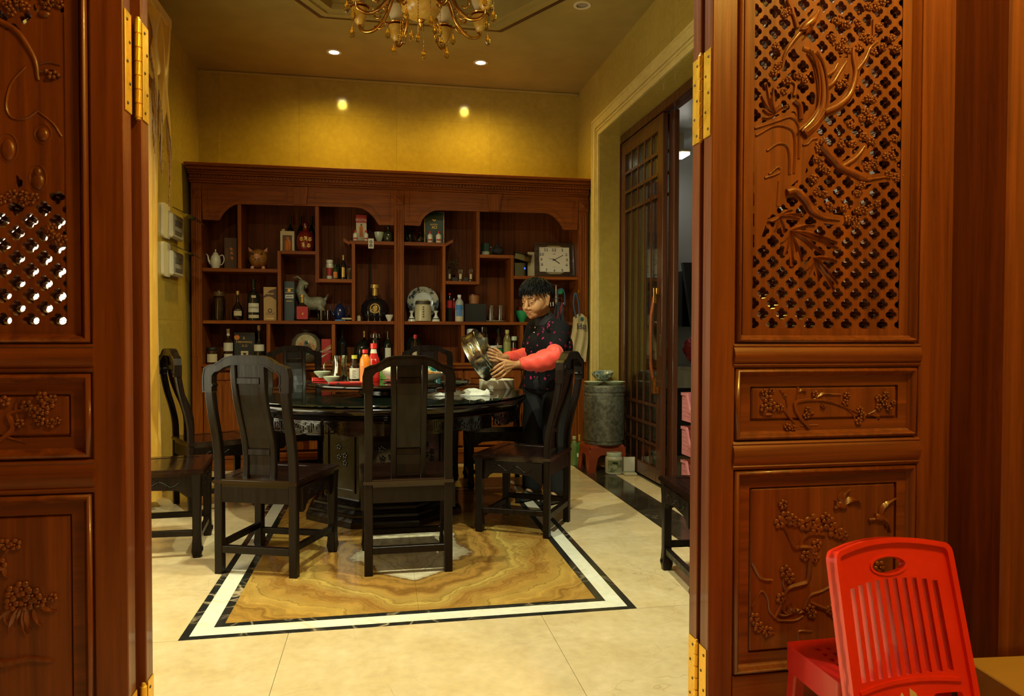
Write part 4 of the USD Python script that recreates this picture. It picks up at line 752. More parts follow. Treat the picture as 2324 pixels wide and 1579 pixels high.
# ------------------------------------------------------------------ carved rosewood chairs
def chair(name, label, loc, rz):
    t = thing(name, label, 'chair', loc, rz, 'rosewood chairs around the dining room'); D = ((1, 0, 0), (0, 1, 0)); P = lambda n, m, w=ROSE, s=30: part(t, n, m, w, s)
    def post(s):
        zs = [0, .20, .40, .47, .56, .66, .76, .86, .90]; ys = [-.20, -.20, -.20, -.20, -.205, -.225, -.252, -.270, -.272]; xs = [.188, .188, .188, .188, .187, .186, .186, .187, .187]
        return strip(smoothpath([(s * x, y, z) for x, y, z in zip(xs, ys, zs)], 3), (.040, .036), D)
    for s in (-1, 1): P('leg', post(s)); 
    for s in (-1, 1):                                               # front legs with scroll feet
        C = [(s * .205, .205, z) for z in (.43, .36, .20, .10, .055, .035, .0)]; W = [(.052, .052), (.044, .044), (.040, .040), (.040, .040), (.044, .046), (.050, .052), (.036, .038)]
        P('leg', strip(C, W, D)); P('foot_scroll', [tube(smoothpath([(s * (.205 + .012 * math.cos(a) * (1 - a / 9)), .205 + .0265, .040 + .016 * math.sin(a) * (1 - a / 9)) for a in np.linspace(0, 6.5, 14)], 2), .0022, 5)], ROSE, 60)
    SZc = .455
    sf = sg.box(-.235, -.215, .235, .235).difference(sg.box(-.165, -.145, .165, .165))
    m = sg.Polygon([(-.212, -.222), (.212, -.222), (.238, .238), (-.238, .238)]); inn = affinity.scale(m, .72, .72)
    def slab(g, z0, z1): return T(ext(g, z1 - z0), (0, 0, z0))
    P('seat_frame', [slab(m.buffer(-.006).difference(inn), SZc - .006, SZc), slab(m.difference(inn), SZc - .022, SZc - .006), slab(m.buffer(-.008), SZc - .036, SZc - .022)], ROSEX, False)
    P('seat_panel', slab(inn.buffer(-.0015), SZc - .010, SZc - .002), ROSEX, False)
    ap = lambda w: sg.Polygon([(-w, SZc - .036), (w, SZc - .036), (w, SZc - .15), (w - .025, SZc - .145), (w - .04, SZc - .125), (w - .07, SZc - .110), (0, SZc - .102), (-w + .07, SZc - .110), (-w + .04, SZc - .125), (-w + .025, SZc - .145), (-w, SZc - .15)])
    ap0 = lambda w: sg.box(-w, SZc - .11, w, SZc - .036)
    def vine(w): return [tube([(x, 0, SZc - .075 + .014 * math.sin(x * 55)) for x in np.linspace(-w, w, 40)], .0022, 5)] + [tube([(cx + r * math.cos(a) * (1 - a / 9), -.001, SZc - .075 + sgn * .012 + r * math.sin(a) * (1 - a / 9)) for a in np.linspace(0, 6, 12)], .0018, 5) for cx, r, sgn in [(q, .011, (-1) ** i) for i, q in enumerate(np.arange(-w + .02, w, .057))]]
    P('apron', T(wallplate(ap(.182), -.010, .010), (0, .222, 0)), ROSE, False); P('apron_carving', [T(J(vine(.13)), (0, .2325, 0), rz=180)], ROSE, 60)
    P('apron', T(wallplate(ap0(.168), -.010, .010), (0, -.205, 0)), ROSE, False)
    for s in (-1, 1):
        P('apron', T(wallplate(ap(.186), -.010, .010), (s * .205, .003, 0), rz=s * 90 + s * 3), ROSE, False); P('apron_carving', [T(J(vine(.12)), (s * .2165, .003, 0), rz=s * 93)], ROSE, 60)
    P('stretcher', bar((-.17, -.20, .118), (.17, -.20, .118), .030, .034)); P('stretcher', bar((-.186, .205, .095), (.186, .205, .095), .026, .030))
    for s in (-1, 1): P('stretcher', bar((s * .19, -.182, .135), (s * .204, .186, .125), .024, .030))
    # yoke-shaped crest rail with turned-down ends
    out = [(-.213, .872), (-.214, .945), (-.205, .985), (-.180, .998), (-.155, 1.002), (-.130, 1.018), (-.105, 1.034), (-.070, 1.042), (0, 1.045)]
    inr = [(0, 1.000), (-.075, .998), (-.105, .988), (-.130, .972), (-.152, .966), (-.165, .950), (-.166, .915), (-.160, .905), (-.166, .895), (-.166, .872)]
    half = out + inr; poly = sg.Polygon(half + [(-x, z) for x, z in half[::-1]]).buffer(.004).buffer(-.004)
    cr = wallplate(poly, -.021, .021); cr = T(cr, (0, -.275, 0)); P('crest_rail', cr, ROSE, False); P('crest_edge', wallplate(poly.difference(poly.buffer(-.006)), -.0235, -.0205).apply_translation((0, -.275, 0)), ROSE, False)
    zs = np.array([.455, .52, .60, .68, .76, .84, .92, .998]); ys = np.array([-.165, -.163, -.168, -.190, -.222, -.248, -.262, -.268])
    for s in (-1, 1): P('splat_stile', strip(smoothpath([(s * (.070 + .002 * (z > .9)), y, z) for y, z in zip(ys, zs)], 3), (.028, .026), D))
    yy = lambda z: np.interp(z, zs, ys)
    for z in (.925, .580): P('splat_rail', bar((-.056, yy(z), z), (.056, yy(z), z), .022, .030, (0, 0, 1)))
    for z0, z1 in ((.940, .998), (.595, .910), (.470, .565)):
        n = 6; V = []; F = []
        for i in range(n + 1):
            z = z0 + (z1 - z0) * i / n; V += [(-.0565, yy(z) - .003, z), (.0565, yy(z) - .003, z), (.0565, yy(z) + .005, z), (-.0565, yy(z) + .005, z)]
        for i in range(n):
            for k in range(4): a, b, c, d = i * 4 + k, i * 4 + (k + 1) % 4, i * 4 + 4 + (k + 1) % 4, i * 4 + 4 + k; F += [(a, b, c), (a, c, d)]
        F += [(0, 2, 1), (0, 3, 2), (n * 4, n * 4 + 1, n * 4 + 2), (n * 4, n * 4 + 2, n * 4 + 3)]
        P('splat_panel', trimesh.Trimesh(np.array(V), F, process=False), ROSE, False)
    return t
def seat_at(rear_mid, facing):
    a = math.radians(facing); d = np.array([-math.sin(a), math.cos(a)]); return (rear_mid[0] + d[0] * .20, rear_mid[1] + d[1] * .20, 0)
c0 = chair('rosewood_chair', 'dark rosewood chair left of centre with its back to us', seat_at((-.587, 3.500), -19.3), -19.3)
copy(c0, seat_at((.122, 3.405), 0.5), 0.5, 'dark rosewood chair in the centre with its back to us, over the pale onyx')
copy(c0, seat_at((1.005, 4.020), 58), 58, 'dark rosewood chair on the right, seen from the side in front of the woman')
copy(c0, (.85, 5.37, 0), 88, 'dark rosewood chair on the far right of the table, behind the woman')
copy(c0, (.36, 5.72, 0), 178, 'dark rosewood chair behind the table, under the blue and white plate niche')
copy(c0, (-.62, 5.62, 0), 196, 'dark rosewood chair behind the table on the left, before the round vase')
copy(c0, (-1.10, 5.00, 0), -62, 'dark rosewood chair by the left wall, seen sideways beside the curtain')
copy(c0, (-1.16, 4.02, 0), -84, 'dark rosewood chair half hidden by the left door leaf, its seat showing')
copy(c0, (1.545, 3.02, 0), 85, 'dark rosewood chair at the right edge of the opening, front leg showing')
# ------------------------------------------------------------------ things in the display cabinet
def C(name, r=.35, **k): return mat(name, r if np.ndim(r) else (.5, .5, .5), **k)
def solid(name, c, rough=.35, **k): return mat(name, c, rough, **k)
PORC = solid('white_porcelain', (.70, .66, .52), .18, coat=.4); DKGLASS = solid('dark_bottle_glass', (.010, .011, .008), .08, coat=.3); BRGLASS = solid('brown_bottle_glass', (.035, .014, .004), .08, coat=.3); GRGLASS = solid('green_bottle_glass', (.008, .045, .012), .08, coat=.3)
CLEAR = glass('clear_glass', (.82, .84, .78), .06); TINTG = glass('tinted_glass', (.42, .36, .2), .06); LABELW = solid('paper_label', (.62, .56, .42), .6); LABELC = solid('cream_label', (.55, .45, .26), .6); REDP = solid('red_print', (.42, .02, .015), .4); GOLDP = solid('gold_print', (.62, .40, .10), .3, metal=.6); INK = solid('black_ink', (.012, .010, .008), .6)
BLACKBOX = solid('black_card', (.012, .014, .013), .35); GREENBOX = solid('dark_green_card', (.008, .035, .026), .4); SLATE = solid('slate_card', (.035, .05, .052), .45); TAN = solid('tan_card', (.42, .25, .08), .45); BROWNC = solid('brown_card', (.085, .035, .012), .5); ORANGEP = solid('orange_print', (.60, .17, .02), .5); NAVY = solid('navy_glaze', (.010, .018, .07), .15, coat=.5); BLUEP = solid('blue_print', (.03, .16, .42), .5); CELADON = solid('celadon', (.50, .56, .40), .2, coat=.3); REDCAP = solid('red_plastic', (.60, .02, .015), .3, coat=.2); WHITEP = solid('white_plastic', (.68, .66, .58), .35); GREENP = solid('green_plastic', (.03, .30, .10), .35)
PR = dict(
    wine=([(.92, 0), (1, .015), (1, .56), (.93, .62), (.5, .71), (.33, .77), (.31, .94), (.37, .945), (.37, 1)], .80),
    cognac=([(.75, 0), (.95, .05), (1, .2), (.92, .36), (.6, .50), (.28, .60), (.2, .68), (.19, .88), (.27, .885), (.27, 1)], .86),
    round=([(.55, 0), (.85, .08), (1, .26), (.97, .42), (.75, .56), (.35, .64), (.2, .68), (.18, .90), (.3, .905), (.3, 1)], .70),
    jug=([(.62, 0), (.88, .08), (1, .3), (.98, .48), (.78, .62), (.4, .70), (.3, .74), (.3, .82), (.36, .83), (.4, .92), (.2, 1)], .80),
    small=([(.92, 0), (1, .03), (1, .64), (.88, .72), (.42, .79), (.40, .85), (.46, .86), (.46, 1)], .82),
    juice=([(.9, 0), (1, .03), (.97, .3), (1, .6), (.9, .72), (.45, .86), (.42, .89), (.5, .9), (.5, 1)], .88),
    cola=([(.85, 0), (1, .05), (.93, .3), (1, .55), (.8, .72), (.4, .88), (.35, .93), (.42, .94), (.42, 1)], .92),
    spirits=([(.92, 0), (1, .02), (1, .68), (.9, .76), (.42, .86), (.38, .90), (.44, .905), (.44, 1)], .89),
    sauce=([(.95, 0), (1, .02), (1, .52), (.9, .60), (.5, .76), (.42, .86), (.52, .865), (.52, 1)], .86),
    jar=([(.9, 0), (1, .03), (1, .72), (.85, .80), (.8, .84), (.88, .845), (.88, .98), (.84, 1)], .845),
    tumbler=([(.75, 0), (.8, .02), (1, 1), (.94, 1), (.74, .06), (.0, .05)], 2),
    tube=([(.9, 0), (1, .02), (1, .86), (.8, .95), (.3, 1)], 2),
    vase=([(.95, 0), (1, .05), (.75, .3), (.32, .55), (.28, .72), (.6, .97), (.5, 1)], 2),
    bowl=([(.42, 0), (.44, .12), (.7, .4), (.93, .78), (1, 1), (.95, 1), (.65, .46), (.3, .2), (0, .18)], 2),
    globe=([(.4, 0), (.55, .02), (.85, .18), (1, .45), (.9, .70), (.6, .86), (.22, .92), (.16, .95), (.28, 1), (.2, 1)], 2))
def prof(kind, r, h, lo=0, hi=1):
    p = PR[kind][0]; z = [q[1] for q in p]
    return [(a * r, b * h) for a, b in p if lo <= b <= hi]
def patch(r, z0, z1, half, cx=0, th=.0006, n=12):
    """A label wrapped on the front of a round body."""
    V, F = [], []; rr = r + th
    for i in range(n + 1):
        a = math.radians(-90 + cx - half + 2 * half * i / n); V += [(rr * math.cos(a), rr * math.sin(a), z0), (rr * math.cos(a), rr * math.sin(a), z1)]
    for i in range(n): a = 2 * i; F += [(a, a + 2, a + 3), (a, a + 3, a + 1)]
    m = trimesh.Trimesh(np.array(V), F, process=False); b = m.copy(); b.vertices = b.vertices * [.9999, .9999, 1]; b.invert(); return trimesh.util.concatenate([m, b])
def spot_at(x0, x1, y0, y1, zb, Y):
    a = at(x0, (y0 + y1) / 2, 'y', Y); b = at(x1, (y0 + y1) / 2, 'y', Y); top = at((x0 + x1) / 2, y0, 'y', Y)[2]
    return (a[0] + b[0]) / 2, b[0] - a[0], max(top - zb, .01)
def rbottle(name, kind, box, zb, Y, label, cat, body, cap=None, lab=None, group=None, txt=None, n=28):
    """box: pixels x0, x1, y top, y base. lab: list of (z from, z to, half angle, material[, turn])."""
    x, w, h = spot_at(*box, zb, Y); r = w / 2; t = thing(name, label, cat, (x, Y, zb), -math.degrees(math.atan2(x, Y)), group); cut = PR[kind][1]
    if cut < 1 and cap is not None:
        low = [q for q in PR[kind][0] if q[1] <= cut]; rc = np.interp(cut, [q[1] for q in PR[kind][0]], [q[0] for q in PR[kind][0]])
        up = [q for q in PR[kind][0] if q[1] > cut]
        if low[-1][1] < cut: low.append((rc, cut))
        part(t, 'body', lathe([(a * r, b * h) for a, b in low], n), body, 40); part(t, 'cap', lathe([(max(rc, up[0][0]) * r * 1.04, cut * h + .0003)] + [(a * r * 1.04, b * h) for a, b in up], 20), cap, 40)
    else: part(t, 'body', lathe([(a * r, b * h) for a, b in PR[kind][0]], n), body, 40)
    for q in lab or []:
        rr = max(np.interp(np.linspace(q[0], q[1], 7), [p[1] for p in PR[kind][0]][:len(PR[kind][0])], [p[0] for p in PR[kind][0]])) * r if kind not in ('tumbler', 'bowl') else r
        part(t, 'label', patch(rr, q[0] * h, q[1] * h, q[2], q[4] if len(q) > 4 else 0), q[3], True)
    if txt: part(t, 'lettering', T(text(txt[0], txt[1] * h, (0, -r - .0016, txt[2] * h)), (0, 0, 0)), txt[3], False)
    return t, r, h
def rbox(name, box, zb, Y, depth, label, cat, m, group=None, rz=0):
    x, w, h = spot_at(*box, zb, Y); t = thing(name, label, cat, (x, Y + depth / 2, zb), rz, group)
    part(t, 'body', bx(-w / 2, w / 2, -depth / 2, depth / 2, 0, h, .002), m); return t, w, h, -depth / 2
def rect(w0, w1, z0, z1, y, th=.0008): return bx(w0, w1, y - th, y, z0, z1)
Zs = lambda k: SH[k] + .0002
# top left niche
zb = Zs('S1')
def teapot(name, box, zb, Y, label, m, flip=1, lidm=None):
    x, w, h = spot_at(*box, zb, Y); r = w * .29; t = thing(name, label, 'teapot', (x, Y, zb)); dx = -flip * w * .02
    part(t, 'body', lathe([(r * .62, 0), (r * .66, .004), (r * .92, h * .22), (r, h * .38), (r * .86, h * .62), (r * .55, h * .74), (r * .5, h * .75)], 28, (dx, 0, 0)), m, 50)
    part(t, 'lid', lathe([(r * .54, h * .752), (r * .5, h * .80), (r * .2, h * .86), (r * .08, h * .88), (r * .14, h * .94), (r * .1, h)], 20, (dx, 0, 0)), lidm or m, 50)
    part(t, 'spout', tube(smoothpath([(dx - flip * r * .8, 0, h * .25), (dx - flip * r * 1.25, 0, h * .42), (dx - flip * r * 1.45, 0, h * .68), (dx - flip * r * 1.72, 0, h * .76)], 4), [r * .3, r * .2, r * .13, r * .1], 9), m, True)
    part(t, 'handle', tube(smoothpath([(dx + flip * r * .75, 0, h * .66), (dx + flip * r * 1.35, 0, h * .72), (dx + flip * r * 1.6, 0, h * .5), (dx + flip * r * 1.3, 0, h * .27), (dx + flip * r * .9, 0, h * .22)], 4), r * .1, 8), m, True)
teapot('teapot', (469, 511, 566, 609), zb, 6.31, 'white porcelain teapot on the upper left shelf', PORC)
t, w, h, y = rbox('gift_box', (508.5, 537.5, 539, 608), zb, 6.34, .09, 'tall brown gift box with orange characters beside the white teapot', 'box', BROWNC)
g = [[(-.2, 0), (.8, 0)], [(.3, .5), (.3, -.9)], [(-.1, -.5), (.7, -.5)], [(-.2, -.9), (.8, -.9)], [(-.2, .4), (-.4, -.2)]]
for k, zc in enumerate((.66, .52, .38)):
    part(t, 'character', lines([[(.004 + a * .018 + .002 * k, zc * h + b * .016) for a, b in s] for s in (g if k != 1 else [[(-.4, .3), (.9, .3)], [(.2, .7), (-.4, -.8)], [(.2, .2), (.9, -.8)], [(-.1, -.3), (.6, -.3)]])], .006, y), ORANGEP, False)
part(t, 'small_print', lines([[(-.030, h * q), (-.024, h * q)] for q in np.arange(.3, .68, .05)], .004, y), ORANGEP, False)
x, w, h = spot_at(563, 610, 560, 609, zb, 6.34); pg = thing('piggy_bank', 'round golden piggy bank on the upper left shelf', 'piggy bank', (x, 6.34, zb)); PIG = solid('pig_gold', (.38, .17, .03), .22, coat=.5, c2=(.20, .06, .012), nscale=12); PINKN = solid('pig_snout', (.55, .22, .12), .3, coat=.3)
part(pg, 'body', ell((0, 0, h * .48), (w * .46, .085, h * .44), 3), PIG, True)
part(pg, 'snout', [T(lathe([(.022, 0), (.024, .012), (.020, .018)], 20), (0, -.078, h * .55), rx=90)], PINKN, 50)
for s in (-1, 1):
    part(pg, 'ear', hull([(s * .04, -.02, h * .80), (s * .075, -.01, h * .76), (s * .078, -.03, h * .97), (s * .06, -.005, h * .82)]), PINKN); part(pg, 'eye', ell((s * .036, -.070, h * .66), (.008, .006, .009), 2), INK, True); part(pg, 'nostril', ell((s * .008, -.096, h * .55), (.0035, .003, .005), 1), BROWNC, True); part(pg, 'foot', lathe([(.016, 0), (.018, .01), (.014, .03)], 14, (s * .045, -.035, 0)), PINKN)
part(pg, 'mouth', tube([(.02 * math.cos(a), -.082 - .002, h * .44 + .012 * math.sin(a)) for a in np.linspace(3.5, 5.9, 8)], .002, 5), BROWNC, True)
# niche with the boxed bottle and the red jug
zb = Zs('S2')
t, w, h, y = rbox('bottle_case', (636, 668, 524, 568.5), zb, 6.30, .07, 'clear gift case holding a small amber bottle on the shelf left of centre', 'case', LABELC)
part(t, 'window', rect(-w * .34, w * .34, h * .05, h * .80, y), BROWNC, False); part(t, 'carry_loop', bx(-w * .42, -w * .2, -.01, .01, h, h + .02, .003), LABELC); part(t, 'inner_bottle', T(lathe(prof('small', .026, h * .66), 18), (.004, y - .002, h * .06), s=(1, .25, 1)), solid('amber_liquor', (.45, .12, .02), .1, coat=.4)); part(t, 'print', [text('B&X', .014, (.006, y - .0008, h * .86))], GOLDP, False)
rbottle('wine_bottle', 'wine', (651, 667, 490, 569), zb, 6.44, 'tall dark wine bottle behind the clear gift case', 'bottle', DKGLASS, DKGLASS)
rbottle('wine_bottle', 'wine', (674, 691, 491, 569), zb, 6.45, 'tall dark wine bottle behind the red jug, on its left', 'bottle', DKGLASS, DKGLASS)
rbottle('wine_bottle', 'wine', (699, 715, 491, 569), zb, 6.45, 'tall dark wine bottle behind the red jug, against the divider', 'bottle', DKGLASS, DKGLASS)
t, r, h = rbottle('liquor_jug', 'jug', (673, 714, 503, 569), zb, 6.32, 'fat dark red liquor jug with gold characters', 'jug', solid('red_glaze', (.16, .012, .008), .15, coat=.5), solid('red_glaze_cap', (.10, .008, .006), .2, coat=.4))
CH1 = [[(-1, .8), (1, .8)], [(0, 1), (0, -1)], [(-.8, .2), (.8, .2)], [(-.8, .2), (-.8, -.6)], [(.8, .2), (.8, -.6)], [(-.8, -.6), (.8, -.6)]]
CH2 = [[(-.9, .7), (.9, .7)], [(-.6, 1), (-.6, .4)], [(.5, 1), (.5, .4)], [(-.9, .1), (.9, .1)], [(0, .1), (-.8, -1)], [(0, .1), (.9, -1)], [(-.4, -.5), (.5, -.5)]]
for k, (cx, cz, ch_) in enumerate(((-.035, .40, CH1), (.0, .43, CH2), (.035, .40, CH1), (-.02, .22, CH2), (.025, .20, CH1))): part(t, 'gold_character', lines([[(cx + a * .014, h * cz + b * .017) for a, b in s] for s in ch_], .004, -r * (1.0 if abs(cx) < .01 else .93) - .001), GOLDP, False)
part(t, 'stopper_bead', ell((0, -.02, h * .82), .012, 2), GOLDP, True)
# small bottles niche
zb = Zs('S3')
rbottle('glass_tube', 'tube', (732, 742, 604, 632.5), zb, 6.29, 'small clear glass at the left end of the hanging niche', 'glass', CLEAR, n=16)
rbottle('lidded_jar', 'jar', (739, 757, 590, 632.5), zb, 6.36, 'white and red lidded porcelain jar among the small bottles', 'jar', PORC, PORC, [(.2, .6, 60, REDP)])
rbottle('flask', 'small', (754, 768, 600, 632.5), zb, 6.29, 'small green flask with an orange label', 'bottle', GRGLASS, GRGLASS, [(.1, .5, 40, ORANGEP)])
rbottle('liquor_bottle', 'wine', (762, 774, 586, 632.5), zb, 6.42, 'slim dark bottle behind the small green flask', 'bottle', DKGLASS, DKGLASS)
rbottle('liquor_bottle', 'wine', (772, 786, 579, 632.5), zb, 6.31, 'dark bottle with a gold capped neck in the hanging niche', 'bottle', DKGLASS, GOLDP, [(.1, .5, 30, GOLDP)])
rbottle('glass_tube', 'tube', (787, 796, 605, 632.5), zb, 6.30, 'small clear glass at the right end of the hanging niche', 'glass', CLEAR, n=16)
# niche under the arch, left of the middle pilaster
zb = Zs('S4')
t, w, h, y = rbox('liquor_box', (808, 832, 488, 546), zb, 6.36, .08, 'tall white and red liquor box under the left arch', 'box', solid('box_white_red', (.62, .52, .34), .4))
part(t, 'red_panel', rect(-w / 2, w / 2, h * .72, h, y), REDP, False); part(t, 'lettering', text('MOUTAI', .017, (0, y - .0008, h * .79)), LABELW, False); part(t, 'picture', rect(-.016, .014, h * .22, h * .60, y), ORANGEP, False); part(t, 'emblem', rect(-.006, .006, h * .62, h * .68, y), INK, False)
DIAG = lambda t, r, h: part(t, 'red_sash', [T(patch(r, h * .22, h * .34, 50), (0, 0, 0))], REDP, True)
for k, (x0, x1, lab) in enumerate(((801, 812, 'tiny white liquor bottle with a red sash, left of the tall white box'), (826, 836, 'tiny white liquor bottle with a red sash, right of the tall white box'))):
    t, r, h = rbottle('miniature_bottle', 'small', (x0, x1, 523, 546.5), zb, 6.28, lab, 'bottle', PORC, REDCAP, n=16); DIAG(t, r, h)
rbottle('bowl', 'bowl', (849, 872, 527, 546.5), zb, 6.33, 'small celadon bowl beside the dark gourd bottle', 'bowl', CELADON)
t, r, h = rbottle('gourd_bottle', 'jug', (871, 892, 512, 546.5), zb, 6.31, 'dark glazed round bottle at the end of the left arch shelf', 'bottle', solid('olive_glaze', (.03, .035, .015), .12, coat=.5), DKGLASS)
z_ = SH['S4']; tg = thing('hanging_tag', 'small printed card hanging from the shelf edge', 'tag', (at(842, 545, 'y', 6.195)[0], 6.1995, z_ + .02)); part(tg, 'card', bx(-.023, .023, -.004, 0, -.085, .0), LABELW, False); part(tg, 'print', [wallplate(sg.Point(0, -.03).buffer(.013).difference(sg.Point(0, -.03).buffer(.007)), -.0048, -.0042), wallplate(sg.box(-.012, -.075, -.004, -.05).union(sg.box(.004, -.075, .012, -.05)).union(sg.box(-.012, -.056, .012, -.05)), -.0048, -.0042)], INK, False)
# mid shelf left
zb = Zs('S5')
t, r, h = rbottle('storage_jar', 'jar', (481, 512, 662, 727.5), zb, 6.34, 'large clear jar of dried goods with a domed lid', 'jar', TINTG, solid('jar_lid_brown', (.10, .05, .02), .2, coat=.4)); part(t, 'contents', T(blob((r * .86, r * .86, h * .33), 4, .12, 3, 3), (0, 0, .004)), solid('dried_goods', (.14, .07, .03), .7, c2=(.05, .02, .01), nscale=60)); part(t, 'knob', ell((0, 0, h * 1.02), .012, 2), solid('knob_brown', (.12, .06, .02), .2), True)
t, r, h = rbottle('cognac_decanter', 'cognac', (526, 553, 660, 727.5), zb, 6.31, 'round bellied decanter with an oval cream label', 'bottle', TINTG, GOLDP, [(.16, .32, 40, LABELC)]); part(t, 'liquor', lathe([(a * r * .93, b * h * .97 + .003) for a, b in PR['cognac'][0] if b < .4], 24), BRGLASS, 40)
rbottle('cognac_bottle', 'wine', (561, 590, 634, 727.5), zb, 6.31, 'dark cognac bottle with a large white label', 'bottle', DKGLASS, DKGLASS, [(.20, .42, 52, LABELW), (.06, .14, 52, LABELC), (.55, .61, 20, LABELC)], txt=('HENNESSY', .035, .30, INK))
t, w, h, y = rbox('gift_box', (598, 627.5, 651, 727.5), zb, 6.29, .10, 'tan and brown cognac box standing by the divider', 'box', TAN)
arc = sg.Polygon([(-w / 2, h * .98), (w / 2, h * .98)] + [(w / 2 - w * u, h * (.60 + .12 * math.sin(u * 2.6))) for u in np.linspace(0, 1, 9)]); part(t, 'swirl', wallplate(arc.intersection(sg.box(-w / 2 + .001, 0, w / 2 - .001, h - .001)), y - .0008, y), BROWNC, False); part(t, 'swirl', wallplate(sg.Polygon([(-w / 2 + .001, h * .72), (0, h * .9), (w / 2 - .001, h * .95), (w / 2 - .001, h * .99), (-w / 2 + .001, h * .99)]), y - .0016, y - .0009), TAN, False)
part(t, 'emblem', [wallplate(sg.Point(0, h * .30).buffer(.018).difference(sg.Point(0, h * .30).buffer(.010)), y - .0008, y), text('VSOP', .020, (0, y - .0008, h * .17))], BROWNC, False); part(t, 'brand_print', [text('Martell', .013, (.004, y - .0017, h * .78)), rect(-.03, .03, h * .06, h * .075, y)], GOLDP, False)
t, w, h, y = rbox('gift_box', (645, 668, 638, 727.5), zb, 6.30, .09, 'tall slate grey liquor box right of the divider', 'box', SLATE)
part(t, 'print', [wallplate(sg.Point(0, h * .77).buffer(.013), y - .0008, y), rect(-w * .42, w * .42, h * .815, h * .825, y), rect(-w * .42, w * .42, h * .715, h * .725, y)], GOLDP, False); part(t, 'label', rect(-w * .40, w * .42, h * .57, h * .66, y), LABELW, False); part(t, 'lettering', [text('GLENMOR', .010, (0, y - .0012, h * .60))] if False else [rect(-w * .3, w * .3, h * .605, h * .62, y - .0008)], INK, False); part(t, 'print', rect(-w * .3, w * .3, h * .49, h * .505, y), GOLDP, False)
t, r, h = rbottle('brandy_bottle', 'round', (668, 704, 669, 727.5), zb, 6.275, 'round dark brandy bottle with a bright red label', 'bottle', BRGLASS, GOLDP); part(t, 'label', wallplate(sg.box(-.036, h * .10, .036, h * .50).buffer(.010), -r - .004, -r + .02), REDP, False); part(t, 'emblem', ell((.004, -r - .004, h * .26), (.006, .001, .011), 1), GOLDP, True)
# goat figurine
x, w, h = spot_at(668, 733, 625, 727, zb, 6.43); gt = thing('goat_figurine', 'pale stone goat figurine rearing its head behind the red labelled bottle', 'figurine', (x, 6.43, zb)); GOAT = solid('goat_stone', (.34, .31, .20), .5, c2=(.16, .15, .08), nscale=28, bump=.5, bscale=120)
def bones(B, refine=.012, it=6):
    M = m3.Manifold()
    for (a, ra), (b, rb) in B:
        pts = []
        for c, rr in ((a, ra), (b, rb)): pts.append(trimesh.creation.icosphere(subdivisions=2, radius=rr).vertices + np.array(c))
        M = M + m3.Manifold.hull_points(np.vstack(pts).astype(np.float32))
    M = M.refine_to_length(refine); m = J(M); m.merge_vertices(); trimesh.smoothing.filter_taubin(m, iterations=it); return m
S_ = h / .40
part(gt, 'body', bones([(((-.02 * S_, 0, .15 * S_), .060 * S_), ((.09 * S_, 0, .155 * S_), .062 * S_)), (((-.03 * S_, 0, .17 * S_), .052 * S_), ((-.075 * S_, 0, .26 * S_), .036 * S_)), (((-.075 * S_, 0, .26 * S_), .036 * S_), ((-.06 * S_, 0, .335 * S_), .028 * S_)), (((-.06 * S_, 0, .335 * S_), .030 * S_), ((-.015 * S_, -.01, .325 * S_), .016 * S_)), (((-.02 * S_, -.03, .12 * S_), .030 * S_), ((-.045 * S_, -.03, .02 * S_), .013 * S_)), (((-.02 * S_, .03, .12 * S_), .030 * S_), ((-.02 * S_, .03, .02 * S_), .013 * S_)), (((.10 * S_, -.03, .12 * S_), .034 * S_), ((.13 * S_, -.03, .07 * S_), .018 * S_)), (((.13 * S_, -.03, .07 * S_), .018 * S_), ((.105 * S_, -.03, .018 * S_), .012 * S_)), (((.09 * S_, .03, .12 * S_), .03 * S_), ((.09 * S_, .03, .018 * S_), .013 * S_)), (((.14 * S_, 0, .19 * S_), .014 * S_), ((.165 * S_, 0, .235 * S_), .006 * S_))], .012, 5), GOAT, True)
part(gt, 'horn', [tube(smoothpath([(-.06 * S_, sy * .015, .36 * S_), (-.09 * S_, sy * .025, .385 * S_), (-.125 * S_, sy * .03, .375 * S_)], 4), [.009, .007, .003], 7) for sy in (-1, 1)], GOAT, True); part(gt, 'beard', tube([(-.02 * S_, -.01, .31 * S_), (-.025 * S_, -.01, .28 * S_)], [.010, .002], 7), GOAT, True); part(gt, 'plinth', bx(-.10 * S_, .15 * S_, -.05, .05, 0, .018 * S_, .006), BRGLASS)
for k, (x0, x1, lab) in enumerate(((723, 737, 'amber tinted tumbler, the left of two beside the navy teapot'), (738, 752, 'amber tinted tumbler, the right of two beside the navy teapot'))): rbottle('tumbler', 'tumbler', (x0, x1, 704, 727.3), zb, 6.28, lab, 'glass', TINTG, n=20)
teapot('teapot', (748, 796, 683, 727), zb, 6.38, 'dark navy glazed teapot on the middle shelf', NAVY)
single('card_pack', [bx(-.045, .045, -.03, .03, 0, .012, .001), bx(-.043, .043, -.0308, .0, .002, .010)], BLUEP, 'small blue packet lying before the navy teapot', 'packet', (at(774, 722, 'y', 6.26)[0], 6.26, zb), -10); single('card_pack', bx(-.042, .042, -.022, .022, 0, .014, .002), LABELC, 'small cream packet lying at the divider foot', 'packet', (at(785, 722, 'y', 6.25)[0] + .008, 6.236, zb + .0125), 14)
